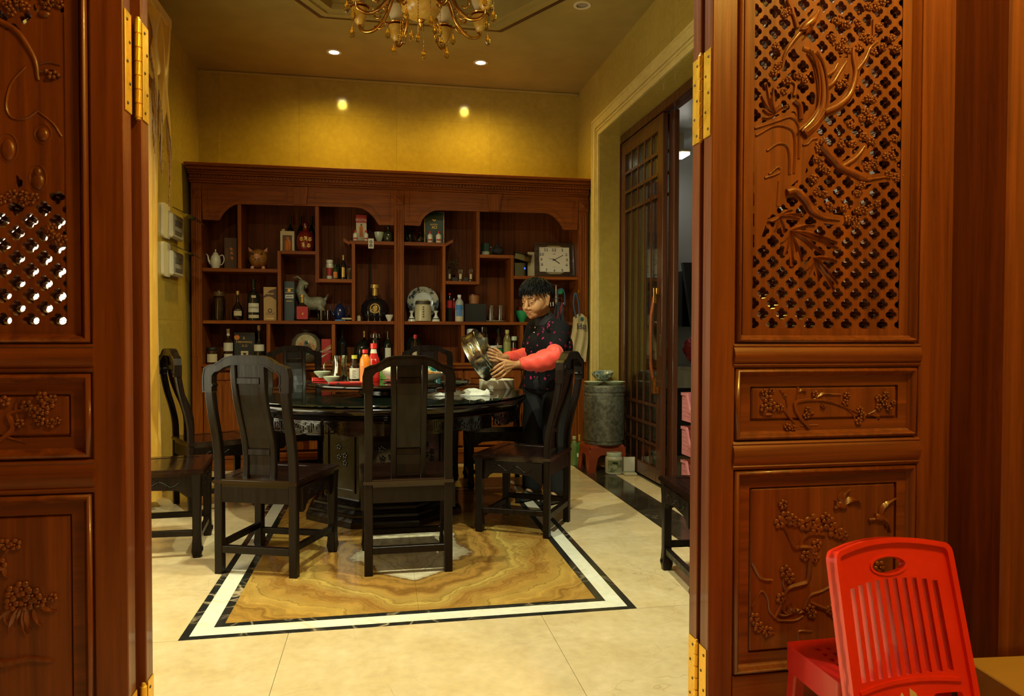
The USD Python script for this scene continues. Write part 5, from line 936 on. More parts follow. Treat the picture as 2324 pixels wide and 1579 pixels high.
# niche with the big black bottle
t, r, h = rbottle('figure_bottle', 'small', (810, 819, 713, 727.3), zb, 6.28, 'tiny brown and white bottle at the foot of the divider', 'bottle', LABELC, BROWNC, n=14)
t, r, h = rbottle('liquor_bottle', 'round', (819, 883, 646, 727.3), zb, 6.345, 'big round black liquor bottle with a gold medallion', 'bottle', solid('black_glaze', (.008, .008, .010), .1, coat=.6), GOLDP); part(t, 'medallion', [wallplate(sg.Point(0, h * .34).buffer(.043).difference(sg.Point(0, h * .34).buffer(.034)), -r - .004, -r + .01), wallplate(sg.Polygon([(-.012, h * .24), (.014, h * .26), (.022, h * .36), (.004, h * .44), (-.02, h * .38)]), -r - .003, -r + .01)], GOLDP, False)
for x0, x1, lab in ((832, 840, 'tiny stemmed glass left of the gold medallion'), (846, 854, 'tiny stemmed glass under the gold medallion'), (858, 866, 'tiny stemmed glass right of the gold medallion')):
    x, w, h = spot_at(x0, x1, 706, 727, zb, 6.24); t = thing('liqueur_glass', lab, 'glass', (x, 6.235, zb)); part(t, 'bowl', lathe([(.004, h * .4), (.013, h * .55), (.015, h), (.0135, h), (.011, h * .58), (0, h * .45)], 16), CLEAR, 40); part(t, 'stem', lathe([(.013, 0), (.013, .002), (.003, .006), (.003, h * .4)], 14), CLEAR, 40)
rbottle('cup', 'bowl', (874, 893, 714, 727.3), zb, 6.235, 'small white cup at the right end of the black bottle niche', 'cup', PORC)
x0 = at(842, 640, 'y', 6.47)[0]; single('flute', [tube([(0, 0, 0), (.002, .008, .30), (.003, .014, .58)], [.010, .009, .005], 12)], solid('ebony', (.010, .007, .006), .3), 'slender black flute leaning against the back of the niche', 'flute', (x0 - .01, 6.480, zb), smooth=True)
# lower left niches on the counter
zb = CTOP + .0002
rbottle('storage_jar', 'jar', (468, 495, 788, 826), zb, 6.30, 'brown jar with a cream label in the bottom left niche', 'jar', BRGLASS, INK, [(.1, .6, 55, LABELC)])
rbottle('liquor_bottle', 'wine', (507, 529, 746, 826), zb, 6.34, 'pale labelled liquor bottle left of the black box', 'bottle', BRGLASS, WHITEP, [(.36, .6, 70, LABELW), (.05, .28, 60, LABELW)])
t, w, h, y = rbox('gift_box', (531, 579, 754, 826), zb, 6.36, .10, 'wide black cognac box in the bottom left niche', 'box', BLACKBOX)
part(t, 'seal', wallplate(sg.Point(-w * .36, h * .84).buffer(.022), y - .0008, y), ORANGEP, False); part(t, 'lettering', [text('Hennessy', .020, (0, y - .0008, h * .66)), text('X.O', .020, (0, y - .0008, h * .53)), text('&', .02, (-.004, y - .0008, h * .78))], GOLDP, False); part(t, 'picture', rect(-.03, .03, h * .12, h * .40, y), LABELC, False); part(t, 'emblem', wallplate(sg.Polygon([(-.014, h * .34), (.016, h * .33), (.005, h * .25), (.008, h * .16), (-.008, h * .16), (-.004, h * .25)]), y - .0016, y - .0008), INK, False)
rbottle('liquor_bottle', 'cognac', (574, 602, 738, 826), zb, 6.30, 'onion shaped bottle with a white neck label beside the black box', 'bottle', DKGLASS, LABELC, [(.33, .50, 60, LABELW)])
t, r, h = rbottle('moon_vase', 'globe', (659, 730, 748, 826), zb, 6.35, 'large round vase painted with a figure among flowers', 'vase', solid('vase_ground', (.17, .14, .08), .25, c2=(.10, .08, .045), nscale=10, coat=.4), n=40)
fan = [flower((a, b), .022, 0, RNG) for a, b in ((-.045, .13), (.03, .16), (-.01, .175), (.05, .115), (-.04, .165), (.055, .145))]
part(t, 'painted_cartouche', T(J([wallplate(sg.Point(0, 0).buffer(.085), -r + .012, -r + .03)]), (0, 0, h * .56), s=None), solid('vase_cream', (.50, .40, .22), .3, c2=(.32, .26, .12), nscale=30), False); part(t, 'painted_flowers', [T(J([q for g in fan for q in g]), (0, -r + .014, 0))], solid('vase_flowers', (.45, .20, .07), .35), 60); part(t, 'painted_figure', [ell((0, -r + .010, h * .45), (.032, .004, .05), 2), ell((.002, -r + .008, h * .62), (.016, .004, .018), 2)], solid('vase_green', (.015, .06, .05), .3), True)
t, w, h, y = rbox('liquor_box', (729.5, 751.5, 769, 826), zb, 6.28, .08, 'bright red liquor box with a diagonal white band', 'box', REDP)
band_ = sg.Polygon([(-w / 2, h * .22), (w / 2, h * .50), (w / 2, h * .70), (-w / 2, h * .42)]); part(t, 'white_band', wallplate(band_.difference(affinity.scale(band_, 1.2, .72)), y - .0008, y), LABELW, False); part(t, 'lettering', T(text('MOUTAI', .017, (0, 0, 0)), (0, y - .0012, h * .44)), LABELW, False); part(t, 'gold_stripe', wallplate(sg.Polygon([(-w / 2, h * .45), (w / 2, h * .73), (w / 2, h * .78), (-w / 2, h * .50)]), y - .0008, y), GOLDP, False)
rbottle('wine_bottle', 'wine', (765, 788, 748, 826), zb, 6.38, 'dark wine bottle in the niche behind the glass pitcher', 'bottle', DKGLASS, DKGLASS)
rbottle('round_flask', 'globe', (803, 838, 772, 826), zb, 6.30, 'fat black round flask behind the sauce bottles', 'flask', DKGLASS)
rbottle('liquor_bottle', 'wine', (819, 835, 751, 826), zb, 6.44, 'gold topped liquor bottle behind the black flask', 'bottle', DKGLASS, GOLDP)
t, r, h = rbottle('storage_jar', 'jar', (838, 864, 756, 826), zb, 6.36, 'clear jar with a red knob behind the sauce bottles', 'jar', TINTG, CLEAR); part(t, 'contents', lathe([(r * .85, .004), (r * .88, h * .5), (r * .5, h * .56)], 20), BRGLASS); part(t, 'knob', ell((0, 0, h * 1.01), .012, 2), REDCAP, True)
rbottle('wine_bottle', 'wine', (870, 891, 752, 826), zb, 6.32, 'dark bottle with a narrow cream label beside the middle pilaster', 'bottle', DKGLASS, BRGLASS, [(.12, .48, 38, LABELW)])
# right arch shelf
zb = Zs('R1')
teapot('teapot', (920, 941, 517, 550), zb, 6.36, 'small dark glazed pot under the right arch', solid('dark_glaze', (.03, .028, .014), .12, coat=.5)); teapot('teapot', (941, 964, 527, 550), zb, 6.30, 'little glass teapot under the right arch', TINTG, -1)
t, w, h, y = rbox('gift_box', (963, 1008, 481, 550), zb, 6.36, .09, 'tall dark green cognac box under the right arch', 'box', GREENBOX)
e_ = sg.box(-w / 2, 0, w / 2, h); part(t, 'gold_edge', wallplate(e_.difference(e_.buffer(-.003)), y - .0008, y), GOLDP, False); part(t, 'emblem', wallplate(unary_union([sg.Polygon([(0, h * .71), (s * .020, h * .775), (s * .008, h * .77), (s * .003, h * .755)]) for s in (-1, 1)]), y - .0008, y), GOLDP, False); part(t, 'lettering', [text('MARTELL', .011, (0, y - .0008, h * .60)), text('XO', .024, (0, y - .0008, h * .49))], GOLDP, False)
for x0, x1, lab in ((970, 982, 'tiny white liquor bottle with a red cap, the left one before the green box'), (989, 1002, 'tiny white liquor bottle with a red cap, the right one before the green box')):
    t, r, h = rbottle('miniature_bottle', 'small', (x0, x1, 525, 550), zb, 6.28, lab, 'bottle', PORC, REDCAP, n=16); DIAG(t, r, h)
# glass tubes niche
zb = Zs('R2')
for x0, x1, lab in ((1016, 1025, 'tall clear glass, left of the three in the hanging niche'), (1040, 1050, 'tall clear glass, middle of the three in the hanging niche'), (1064, 1073, 'tall clear glass, right of the three in the hanging niche')):
    t, r, h = rbottle('glass_tube', 'tube', (x0, x1, 608, 638), zb, 6.28, lab, 'glass', CLEAR, n=16); part(t, 'print', patch(r, h * .2, h * .55, 30), LABELC, True)
sp_ = thing('dried_flowers', 'bunch of dried flowers in a dark vase in the hanging niche', 'dried flowers', (at(1030, 620, 'y', 6.42)[0], 6.42, zb)); part(sp_, 'vase', lathe(prof('vase', .03, .07), 16), DKGLASS)
tw = [(tube([(0, 0, .06), (math.cos(a) * .02, math.sin(a) * .012, .12), (math.cos(a) * r_, math.sin(a) * .03, hh)], .0012, 4), blob((.008, .008, .006), i, .4, 4, 1), (math.cos(a) * r_, math.sin(a) * .03, hh)) for i, (a, r_, hh) in enumerate([(i * 2.4, .02 + .03 * ((i * 37) % 10) / 10, .13 + .07 * ((i * 53) % 10) / 10) for i in range(16)])]
part(sp_, 'twig', [q[0] for q in tw], BROWNC, True, kind='stuff'); part(sp_, 'flower_head', [T(q[1], q[2]) for q in tw], solid('dried_green', (.07, .08, .035), .7), True, kind='stuff')
for x0, x1, lab in ((1026, 1040, 'small black box between the left and middle glasses'), (1051, 1063, 'small black box between the middle and right glasses')): rbox('small_box', (x0, x1, 629, 638), zb, 6.32, .06, lab, 'box', BLACKBOX)
zb = Zs('R3')
t, r, h = rbottle('mug', 'tumbler', (1092, 1112, 553, 578), zb, 6.32, 'dark green glass mug with a pale base on the stepped shelf', 'mug', solid('green_mug', (.02, .07, .06), .12, coat=.4)); part(t, 'base_band', patch(r * .88, .002, h * .35, 110), CELADON, True); part(t, 'handle', tube(smoothpath([(r * .9, 0, h * .75), (r * 1.4, 0, h * .65), (r * 1.35, 0, h * .3), (r * .8, 0, h * .22)], 4), .005, 7), solid('green_mug_handle', (.02, .07, .06), .12), True)
single('plush_cap', [T(blob((.055, .05, .045), 8, .2, 2.5, 3), (0, 0, 0)), T(blob((.02, .02, .02), 9, .1, 2, 2), (-.01, 0, .075))], solid('dark_cloth', (.018, .012, .012), .8), 'dark rounded cloth cap on the stepped shelf', 'cap', (at(1131, 565, 'y', 6.34)[0], 6.34, zb), smooth=60)
# clock shelf
zb = Zs('R4')
t, w, h, y = rbox('plastic_tub', (1168, 1194, 596, 626.8), zb, 6.32, .10, 'translucent plastic tub with a blue light under the tilted box', 'tub', glass('cloudy_plastic', (.45, .46, .42), .1)); part(t, 'contents', bx(-w * .42, w * .42, -.045, .045, .003, h * .8), SLATE); part(t, 'blue_light', ell((w * .38, y - .002, h * .6), (.007, .003, .010), 2), solid('blue_led', (.05, .1, .9), .3, emis=(.05, .12, 1), es=1.6), True)
tu_h = h
x, w, h = spot_at(1163, 1203, 566, 590, zb, 6.34); tb2 = thing('plastic_box', 'tilted translucent plastic box resting on the tub', 'box', (x, 6.365, zb + tu_h + .004), rot=(0, 14, 0)); CLOUD = glass('cloudy_lid', (.55, .52, .42), .16); part(tb2, 'body', bx(-w * .5, w * .5, -.05, .05, .012, .075, .006), CLOUD); part(tb2, 'lid', bx(-w * .52, w * .52, -.054, .054, .0755, .086, .004), CLOUD); part(tb2, 'contents', bx(-w * .4, w * .4, -.04, .04, .02, .06, .004), TAN)
single('card', bx(-.040, .040, -.003, .003, 0, .232, .001), LABELC, 'blank cream card standing between the tub and the clock', 'card', (at(1207, 590, 'y', 6.37)[0], 6.37, zb), -4, smooth=False)
x, w, h = spot_at(1213, 1307, 550, 626.5, zb, 6.30); ck = thing('clock', 'square wooden desk clock showing ten past four, leaning back', 'clock', (x - .002, 6.325, zb + .006), rot=(-9, 0, -4)); w *= .95; h *= .98
DK = wood('clock_wood', (.05, .016, .008), (.02, .007, .004), 'x', rough=.2, coat=.4)
o = sg.box(-w / 2, 0, w / 2, h); face = sg.box(-w * .38, h * .13, w * .38, h * .88); part(ck, 'frame', wallplate(o.difference(sg.Point(0, h * .5).buffer(w * .39).union(face).intersection(o.buffer(-.02))), -.024, .012), DK, False); part(ck, 'frame_lip', wallplate(o.difference(o.buffer(-.012)), -.030, -.0242), DK, False)
part(ck, 'gilt_surround', wallplate(sg.Point(0, h * .5).buffer(w * .395), -.008, -.002), solid('gilt_dial', (.30, .22, .08), .4), False); part(ck, 'dial', wallplate(face, -.014, -.0085), solid('dial_white', (.66, .60, .48), .4), False); part(ck, 'back', wallplate(o.buffer(-.003), .0122, .03), DK, False)
POS = {12: (0, .80), 1: (.21, .80), 2: (.31, .66), 3: (.32, .50), 4: (.31, .35), 5: (.20, .18), 6: (0, .18), 7: (-.20, .18), 8: (-.31, .35), 9: (-.32, .50), 10: (-.31, .66), 11: (-.20, .80)}
for n_, (a, b) in POS.items(): part(ck, 'numeral', text(str(n_), .024, (a * w, -.0145, b * h - .011), bold=True), INK, False)
cz_ = h * .5
def hand(deg, ln, wd, yy): a = math.radians(deg); d = np.array([math.sin(a), math.cos(a)]); return wallplate(sg.LineString([tuple(-d * .018 + [0, cz_]), tuple(d * ln + [0, cz_])]).buffer(wd / 2, cap_style=2), yy - .001, yy)
part(ck, 'hour_hand', hand(125, .060, .007, -.0155), INK, False); part(ck, 'minute_hand', hand(62, .095, .005, -.0168), INK, False); part(ck, 'second_hand', hand(285, .05, .002, -.018), INK, False); part(ck, 'hub', wallplate(sg.Point(0, cz_).buffer(.007), -.020, -.0145), INK, False); part(ck, 'maker_mark', [wallplate(sg.box(-.014, h * .665, .014, h * .672).union(sg.Polygon([(-.005, h * .68), (.005, h * .68), (0, h * .705)])), -.0148, -.0142), wallplate(sg.box(-.02, h * .28, .02, h * .285), -.0148, -.0142)], INK, False)
# mid shelf right
zb = Zs('R5')
x, w, h = spot_at(923, 997, 641, 730, zb, 6.44); pt = thing('display_plate', 'large blue and white display plate on a dark stand', 'plate', (x, 6.44, zb)); R_ = .142
PL = lambda m: T(m, (0, .02, .035 + R_), rx=90 - 12)
part(pt, 'plate', PL(lathe([(R_ * .4, -.012), (R_ * .62, -.008), (R_ * .72, 0), (R_, .012), (R_, .015), (R_ * .7, .005), (R_ * .6, -.003), (0, -.003)], 56)), solid('plate_white', (.42, .42, .32), .2, coat=.4, c2=(.03, .045, .07), nscale=16, lo=.47, hi=.53, detail=3), 50)
part(pt, 'plate_centre', PL(T(ext(affinity.translate(sg.Point(0, 0).buffer(R_ * .56), 0, .012), .0025), (0, 0, -.002))), solid('plate_scene', (.34, .29, .18), .3, c2=(.26, .22, .13), nscale=9), False)
fo = sg.Polygon([(-R_ * .55, -.01), (-R_ * .3, .0), (-.02, -.02), (.03, .004), (R_ * .5, -.008), (R_ * .4, -.055), (0, -.075), (-R_ * .4, -.05)]); part(pt, 'painted_trees', PL(T(ext(fo, .0015), (0, 0, .0006))), solid('plate_ink', (.03, .04, .05), .4), False)
part(pt, 'stand', [bx(-.11, .11, -.06, .05, 0, .012, .003), bx(-.12, -.10, -.045, -.025, .012, .14, .003), bx(.10, .12, -.045, -.025, .012, .14, .003), bx(-.12, .12, -.045, -.028, .030, .045, .003), bx(-.10, .10, -.04, -.03, .09, .098, .002)], INK)
t, r, h = rbottle('ginger_jar', 'jar', (941, 979, 683, 730), zb, 6.30, 'squat cream jar with black calligraphy before the display plate', 'jar', solid('cream_glaze', (.50, .42, .24), .3, coat=.2), solid('jar_lid_black', (.05, .04, .02), .4)); part(t, 'lid_top', lathe([(r * .72, h * 1.0005), (r * .66, h * 1.06), (r * .2, h * 1.08)], 24), solid('cream_lid', (.5, .42, .24), .3)); part(t, 'calligraphy', [lines([[(.0 + a * .007 + ox, h * (.70 - k * .12) + b * .007) for a, b in s] for s in (CH1, CH2)[k % 2]], .0028, -r - .0004) for ox, ks in ((.004, range(5)),) for k in ks] + [lines([[(-.020, h * q), (-.016, h * (q - .03))] for q in np.arange(.3, .66, .07)], .003, -r * .94 - .0004)], INK, False)
for x0, x1, lab in ((925, 943, 'small white trumpet vase left of the cream jar'), (980, 999, 'small white trumpet vase right of the cream jar')):
    t, r, h = rbottle('bud_vase', 'vase', (x0, x1, 705, 730), zb, 6.28, lab, 'vase', PORC, n=24); part(t, 'grey_band', patch(r * .86, h * .22, h * .3, 90), SLATE, True)
rbottle('soda_bottle', 'cola', (1014, 1027, 665, 730), zb, 6.30, 'cola bottle with a red label next to the divider', 'bottle', DKGLASS, REDCAP, [(.48, .74, 88, REDP)])
rbottle('soda_bottle', 'cola', (1026, 1034, 677, 730), zb, 6.42, 'slim red bottle behind the blue labelled spirits bottle', 'bottle', REDP, WHITEP)
rbottle('spirits_bottle', 'spirits', (1033, 1052, 669, 730), zb, 6.28, 'frosted white spirits bottle with a pale blue label', 'bottle', solid('frosted_glass', (.36, .36, .30), .4), WHITEP, [(.02, .44, 88, LABELC), (.20, .62, 48, BLUEP)])
t, w, h, y = rbox('black_case', (1055, 1104, 689, 730), zb, 6.34, .14, 'black case with the little wooden tub on top', 'case', BLACKBOX); bh = h; bxx = t.GetPrim().GetAttribute('xformOp:translate').Get()
part(t, 'lid_line', rect(-w / 2, w / 2, h * .62, h * .64, y), INK, False)
x, w, h = spot_at(1063, 1089, 666, 690, zb + bh, 6.41); t = thing('wooden_tub', 'little round wooden tub with a dark red lid', 'tub', (x, 6.41, zb + bh + .0003)); part(t, 'tub', lathe([(w * .44, 0), (w * .5, h * .8), (w * .49, h * .8)], 28), solid('tub_wood', (.40, .17, .05), .45, c2=(.28, .10, .03), nscale=2, stretch=(30, 30, 2))); part(t, 'lid', lathe([(w * .53, h * .8005), (w * .54, h * .9), (w * .3, h)], 28), solid('tub_lid', (.16, .03, .015), .3))
tray = thing('tray', 'small pale oval tray under two upturned glasses', 'tray', (at(1127, 724, 'y', 6.33)[0], 6.33, zb)); part(tray, 'tray', T(lathe([(.085, 0), (.10, .010), (.103, .013), (.098, .013), (.082, .005), (0, .005)], 40), s=(1, .85, 1)), CELADON, 40)
for x0, x1, lab in ((1108, 1121, 'upturned clear glass, the left one on the tray'), (1129, 1142, 'upturned clear glass, the right one on the tray')):
    x, w, h = spot_at(x0, x1, 693, 726, zb, 6.33); single('drinking_glass', lathe([(w * .5, 0), (w * .38, h * .97), (w * .3, h), (0, h), (0, h * .96), (w * .34, h * .94), (w * .46, 0)], 24), CLEAR, lab, 'glass', (x, 6.33, zb + .0055), smooth=40)
for k, (x0, x1, y0, c_, lab) in enumerate(((1169, 1201, 705, GREENP, 'green plastic bowl on the shelf by the woman, the larger one'), (1172, 1192, 697, solid('dark_red_bowl', (.22, .03, .02), .4), 'dark red bowl behind the green bowl'))): rbottle('bowl', 'bowl', (x0, x1, y0, 730), zb, 6.30 + .12 * k, lab, 'bowl', c_)
rk = thing('mug_tree', 'rack of hanging cups and scoops on the shelf behind the woman', 'mug rack', (at(1262, 690, 'y', 6.38)[0], 6.38, zb)); part(rk, 'post', lathe([(.05, 0), (.05, .012), (.008, .02), (.008, .34), (.004, .35)], 18), STEEL)
for k in range(6):
    a = k * 1.05; zz = .19 + .12 * (k % 2); q = (.058 * math.cos(a), .055 * math.sin(a), zz); part(rk, 'hook', tube([(0, 0, zz + .03), (q[0] * .8, q[1] * .8, zz + .04), (q[0], q[1], zz + .02)], .003, 6), STEEL, True); part(rk, 'cup', T(lathe([(.012, 0), (.026, .01), (.034, .045), (.031, .045), (.024, .012), (0, .006)], 18), (q[0], q[1], zz - .055), rx=20 * math.cos(a)), (CLEAR, GREENP, CLEAR, BRGLASS, CLEAR, GREENP)[k], 40)
# counter, right
zb = CTOP + .0002
rbottle('round_flask', 'globe', (918, 960, 757, 826), zb, 6.38, 'black round flask behind the chair, right of the middle pilaster', 'flask', DKGLASS)
rbottle('sauce_bottle', 'sauce', (934, 950, 759, 826), zb, 6.26, 'small sauce bottle with a red cap before the black round flask', 'bottle', BRGLASS, REDCAP, [(.1, .45, 50, LABELC)])
rbottle('storage_jar', 'jar', (1058, 1080, 746, 826), zb, 6.28, 'tall clear jar with a white lid beside the divider', 'jar', TINTG, WHITEP)
t, r, h = rbottle('storage_jar', 'jar', (1085, 1110, 741, 826), zb, 6.38, 'tall clear jar of noodles behind the others', 'jar', CLEAR, BRGLASS); part(t, 'contents', lathe([(r * .85, .004), (r * .85, h * .66), (r * .4, h * .7)], 18), LABELC)
t, r, h = rbottle('storage_jar', 'jar', (1110, 1130, 784, 826), zb, 6.27, 'short jar with a white lid before the row of jars', 'jar', TINTG, WHITEP); part(t, 'contents', lathe([(r * .85, .004), (r * .85, h * .6)], 18), BROWNC)
rbottle('sauce_bottle', 'sauce', (1123, 1141, 745, 826), zb, 6.38, 'dark sauce bottle with a green label in the right niche', 'bottle', BRGLASS, INK, [(.1, .4, 70, GREENP), (.42, .5, 60, LABELC)])
t, r, h = rbottle('cooking_oil', 'juice', (1142, 1160, 748, 826), zb, 6.29, 'clear cooking oil bottle with a yellow cap', 'bottle', solid('oil', (.20, .16, .05), .1, coat=.4), solid('yellow_cap', (.50, .45, .12), .35), [(.3, .62, 60, solid('oil_label', (.32, .30, .08), .4))])
rbottle('storage_jar', 'jar', (1160, 1174, 763, 826), zb, 6.27, 'slim jar with a pale blue top and red label by the divider', 'jar', TINTG, CELADON, [(.3, .55, 70, REDP)])
# ------------------------------------------------------------------ on the turntable and the table
ZT, ZS = TZ + .0003, SZ + .0003
def on(px, py, z): v = at(px, py, 'z', z); return float(v[0]), float(v[1])
def mpp(x, y): return float(np.array([x, y, 0]) @ np.array([_f[0], _f[1], 0])) / FPX
def tbottle(name, kind, x0, x1, yt, yb, z, label, cat, *a, **k):
    x, y = on((x0 + x1) / 2, yb, z); m = mpp(x, y); w = (x1 - x0) * m; y += w * .35; h = (yb - yt) * m
    t = thing(name, label, cat, (x, y, z), -math.degrees(math.atan2(x, y))); r = w / 2; cut = PR[kind][1]; body, cap, lab = (list(a) + [None, None])[:3]
    low = [q for q in PR[kind][0] if q[1] <= cut]
    part(t, 'body', lathe([(p * r, q * h) for p, q in low], 32), body, 40)
    if cap is not None:
        up = [q for q in PR[kind][0] if q[1] > cut]; part(t, 'cap', lathe([(up[0][0] * r, cut * h + .0003)] + [(p * r * 1.03, q * h) for p, q in up], 24), cap, 40)
    for q in lab or []: part(t, 'label', patch(max(p for p, zz in PR[kind][0]) * r, q[0] * h, q[1] * h, q[2], q[4] if len(q) > 4 else 0), q[3], True)
    return t, r, h
REDBOX = solid('red_lacquer', (.50, .025, .02), .28, coat=.4)
x, y = on(726, 866, ZS); single('lacquer_box', bx(-.055, .055, -.04, .04, 0, .024, .003), REDBOX, 'flat red lacquer box under the left celadon bowls', 'box', (x, y + .06, ZS), 8)
for x0, x1, yt, yb, lab in ((713, 752, 851, 866, 'shallow celadon rice bowl, the left and farther of the pair'), (732, 771, 854, 869, 'shallow celadon rice bowl, the right and nearer of the pair')):
    x, y = on((x0 + x1) / 2, yb, ZS); m = mpp(x, y); t = thing('rice_bowl', lab, 'bowl', (x + (0 if x0 > 720 else -.006), y + (.032 if x0 > 720 else .035), ZS if x0 > 720 else ZS + .0245)); part(t, 'bowl', lathe([(p * 19.3 * m, q * 14.5 * m) for p, q in PR['bowl'][0]], 40), CELADON, 50)
x, y = on(782, 872, ZS); t = thing('lacquer_folder', 'flat red lacquer chopstick case with a dark clasp', 'case', (x, y + .03, ZS), 6); part(t, 'case', bx(-.095, .095, -.045, .045, 0, .014, .003), REDBOX); part(t, 'clasp', bx(-.05, -.035, -.049, -.0455, .002, .012, .001), INK); part(t, 'seam', bx(-.094, .094, -.0462, -.0452, .0065, .0078), INK)
x, y = on(770, 862, ZS); m = mpp(x, y); pt_ = thing('glass_pitcher', 'ribbed smoky glass pitcher with a loop handle', 'pitcher', (x, y + .05, ZS), 12); h = 55 * m; r = 20 * m
part(pt_, 'body', lathe([(r * .95, 0), (r, h * .03), (r * .98, h * .18), (r * .80, h * .5), (r * .78, h * .72), (r * .88, h * .93), (r * .92, h), (r * .86, h), (r * .72, h * .72), (r * .74, h * .5), (r * .9, h * .12), (0, h * .05)], 36), glass('pitcher_glass', (.74, .72, .58), .10), 40); part(pt_, 'handle', tube(smoothpath([(-r * .8, 0, h * .72), (-r * 1.3, 0, h * .78), (-r * 1.75, 0, h * .6), (-r * 1.6, 0, h * .32), (-r * .95, 0, h * .18)], 5), .006, 9), glass('pitcher_handle', (.6, .58, .44), .25), True); part(pt_, 'tea', lathe([(r * .86, .008), (r * .84, h * .18), (0, h * .18)], 30), BRGLASS)
t, r, h = tbottle('soy_sauce_bottle', 'sauce', 792, 816, 806, 864, ZS, 'glass sauce bottle with a white paper label and yellow cap', 'bottle', solid('soy_sauce', (.02, .008, .003), .1, coat=.4), solid('yellow_green_cap', (.48, .46, .05), .35), [(.08, .50, 62, LABELW)]); part(t, 'print', lines([[(-.014, h * q), (.012 - .006 * (k % 3), h * q)] for k, q in enumerate(np.arange(.14, .46, .04))], .0016, -r - .0014), solid('grey_print', (.25, .22, .18), .6), False)
t, r, h = tbottle('juice_bottle', 'juice', 816, 841, 793, 871, ZS, 'orange juice bottle with a red cap', 'bottle', solid('orange_juice', (.78, .20, .012), .25, coat=.5), REDCAP); part(t, 'label', patch(r, h * .22, h * .52, 60), ORANGEP, True)
t, r, h = tbottle('ketchup_bottle', 'sauce', 834, 862, 779, 866, ZS, 'tall red chilli sauce bottle with a cream neck and red top', 'bottle', solid('chilli_red', (.42, .008, .006), .2, coat=.5), REDCAP, [(.10, .45, 50, REDP)]); part(t, 'neck_band', lathe([(r * .55, h * .74), (r * .44, h * .85), (0, h * .851)], 24), LABELW); part(t, 'lettering', text('hot', .016, (0, -r * .9, h * .54), bold=True), LABELW, False)
x, y = on(874, 862, ZS); t = thing('drink_carton', 'green and white drink carton behind the centre chair', 'carton', (x, y + .09, ZS), 8); part(t, 'carton', bx(-.045, .045, -.03, .03, 0, .075, .002), solid('carton_green', (.12, .26, .04), .4)); part(t, 'side_panel', bx(.0, .044, -.0308, -.030, .004, .06), LABELW); part(t, 'gable', hull([(-.044, -.029, .0755), (.044, -.029, .0755), (.044, .029, .0755), (-.044, .029, .0755), (-.044, -.002, .10), (.044, -.002, .10), (.044, .002, .10), (-.044, .002, .10)]), solid('carton_dark', (.05, .10, .03), .4))
x, y = on(897, 866, ZS); t = thing('serving_bowl', 'round white lidded serving bowl standing on a pink saucer', 'bowl', (x - .012, y - .02, ZS)); part(t, 'saucer', lathe([(.04, 0), (.062, .006), (.066, .012), (.03, .012)], 32), solid('pink_saucer', (.62, .12, .10), .35), 50); part(t, 'bowl', lathe([(.03, .0125), (.05, .03), (.068, .055), (.070, .072), (.064, .076)], 36), PORC, 50); part(t, 'lid', lathe([(.066, .0762), (.055, .092), (.02, .102), (.008, .105), (.012, .114), (.004, .118)], 36), PORC, 50)
x, y = on(958, 869, ZS); t = thing('serving_dish', 'deep white serving dish heaped with fried food', 'dish', (x + .012, y + .165, ZS)); part(t, 'dish', lathe([(.075, 0), (.08, .006), (.125, .03), (.138, .052), (.142, .056), (.134, .056), (.12, .034), (.07, .012), (0, .010)], 56), PORC, 50)
FOOD = [solid('fried_food', (.36, .13, .02), .5, c2=(.18, .05, .01), nscale=40), solid('pale_food', (.55, .38, .12), .5)]
rg = np.random.default_rng(4); pc = [T(blob((.018, .015, .012), k, .5, 3, 2), (rg.normal() * .05, rg.normal() * .045, .034 + .010 * rg.random()), rz=rg.random() * 360) for k in range(44)]
part(t, 'food', pc[:32], FOOD[0], 60, kind='stuff'); part(t, 'noodles', pc[32:], FOOD[1], 60, kind='stuff')
x, y = on(984, 850, ZS); t = thing('tissue_packet', 'teal and white tissue packet standing behind the serving dish', 'packet', (x - .01, y - .03, ZS), -6); part(t, 'packet', bx(-.06, .06, -.03, .03, 0, .085, .006), solid('teal_wrap', (.02, .15, .16), .3, coat=.3)); part(t, 'white_panel', bx(-.056, -.008, -.0308, -.0302, .01, .078), WHITEP); part(t, 'badge', wallplate(sg.Point(-.028, .042).buffer(.022).difference(sg.Point(-.028, .042).buffer(.014)), -.0318, -.031), GREENP, False); part(t, 'stripe', bx(.03, .034, -.0308, -.0302, .02, .07), WHITEP)
x, y = on(1045, 871, ZS); single('green_rim_disc', lathe([(.045, 0), (.05, .003), (.082, .010), (.084, .013), (.05, .006), (0, .006)], 40), solid('rim_light_green', (.05, .08, .05), .15, coat=.4), 'dark green disc added for the green light on the turntable rim', 'plate', (x - .035, y + .03, ZS), smooth=50)  # added disc; its colour paints the green light on the turntable edge
# towel
x0, y0 = on(1036, 897, ZT); n = 46; gx_, gy_ = np.meshgrid(np.linspace(-.205, .205, n), np.linspace(-.065, .075, 22)); rr = np.c_[gx_.ravel() * 9, gy_.ravel() * 12, np.zeros(gx_.size)]
hh = (meshkit.fbm(rr + 5, 4, 3).reshape(gx_.shape) - .32); edge = np.minimum(1, np.minimum((.215 - np.abs(gx_)) / .03, np.minimum((.08 - gy_), (gy_ + .07)) / .02)); zz = np.clip(hh, .03, 1) * (.05 + .10 * np.clip((gx_ + .02) / .2, 0, 1)) * np.clip(edge, .08, 1) + .002
xx = gx_ + .02 * (meshkit.fbm(rr + 20, 3, 5).reshape(gx_.shape) - .5); yy_ = gy_ + .05 * (meshkit.fbm(np.c_[gx_.ravel() * 14, np.zeros(gx_.size), np.ones(gx_.size)], 3, 6).reshape(gx_.shape) - .5)
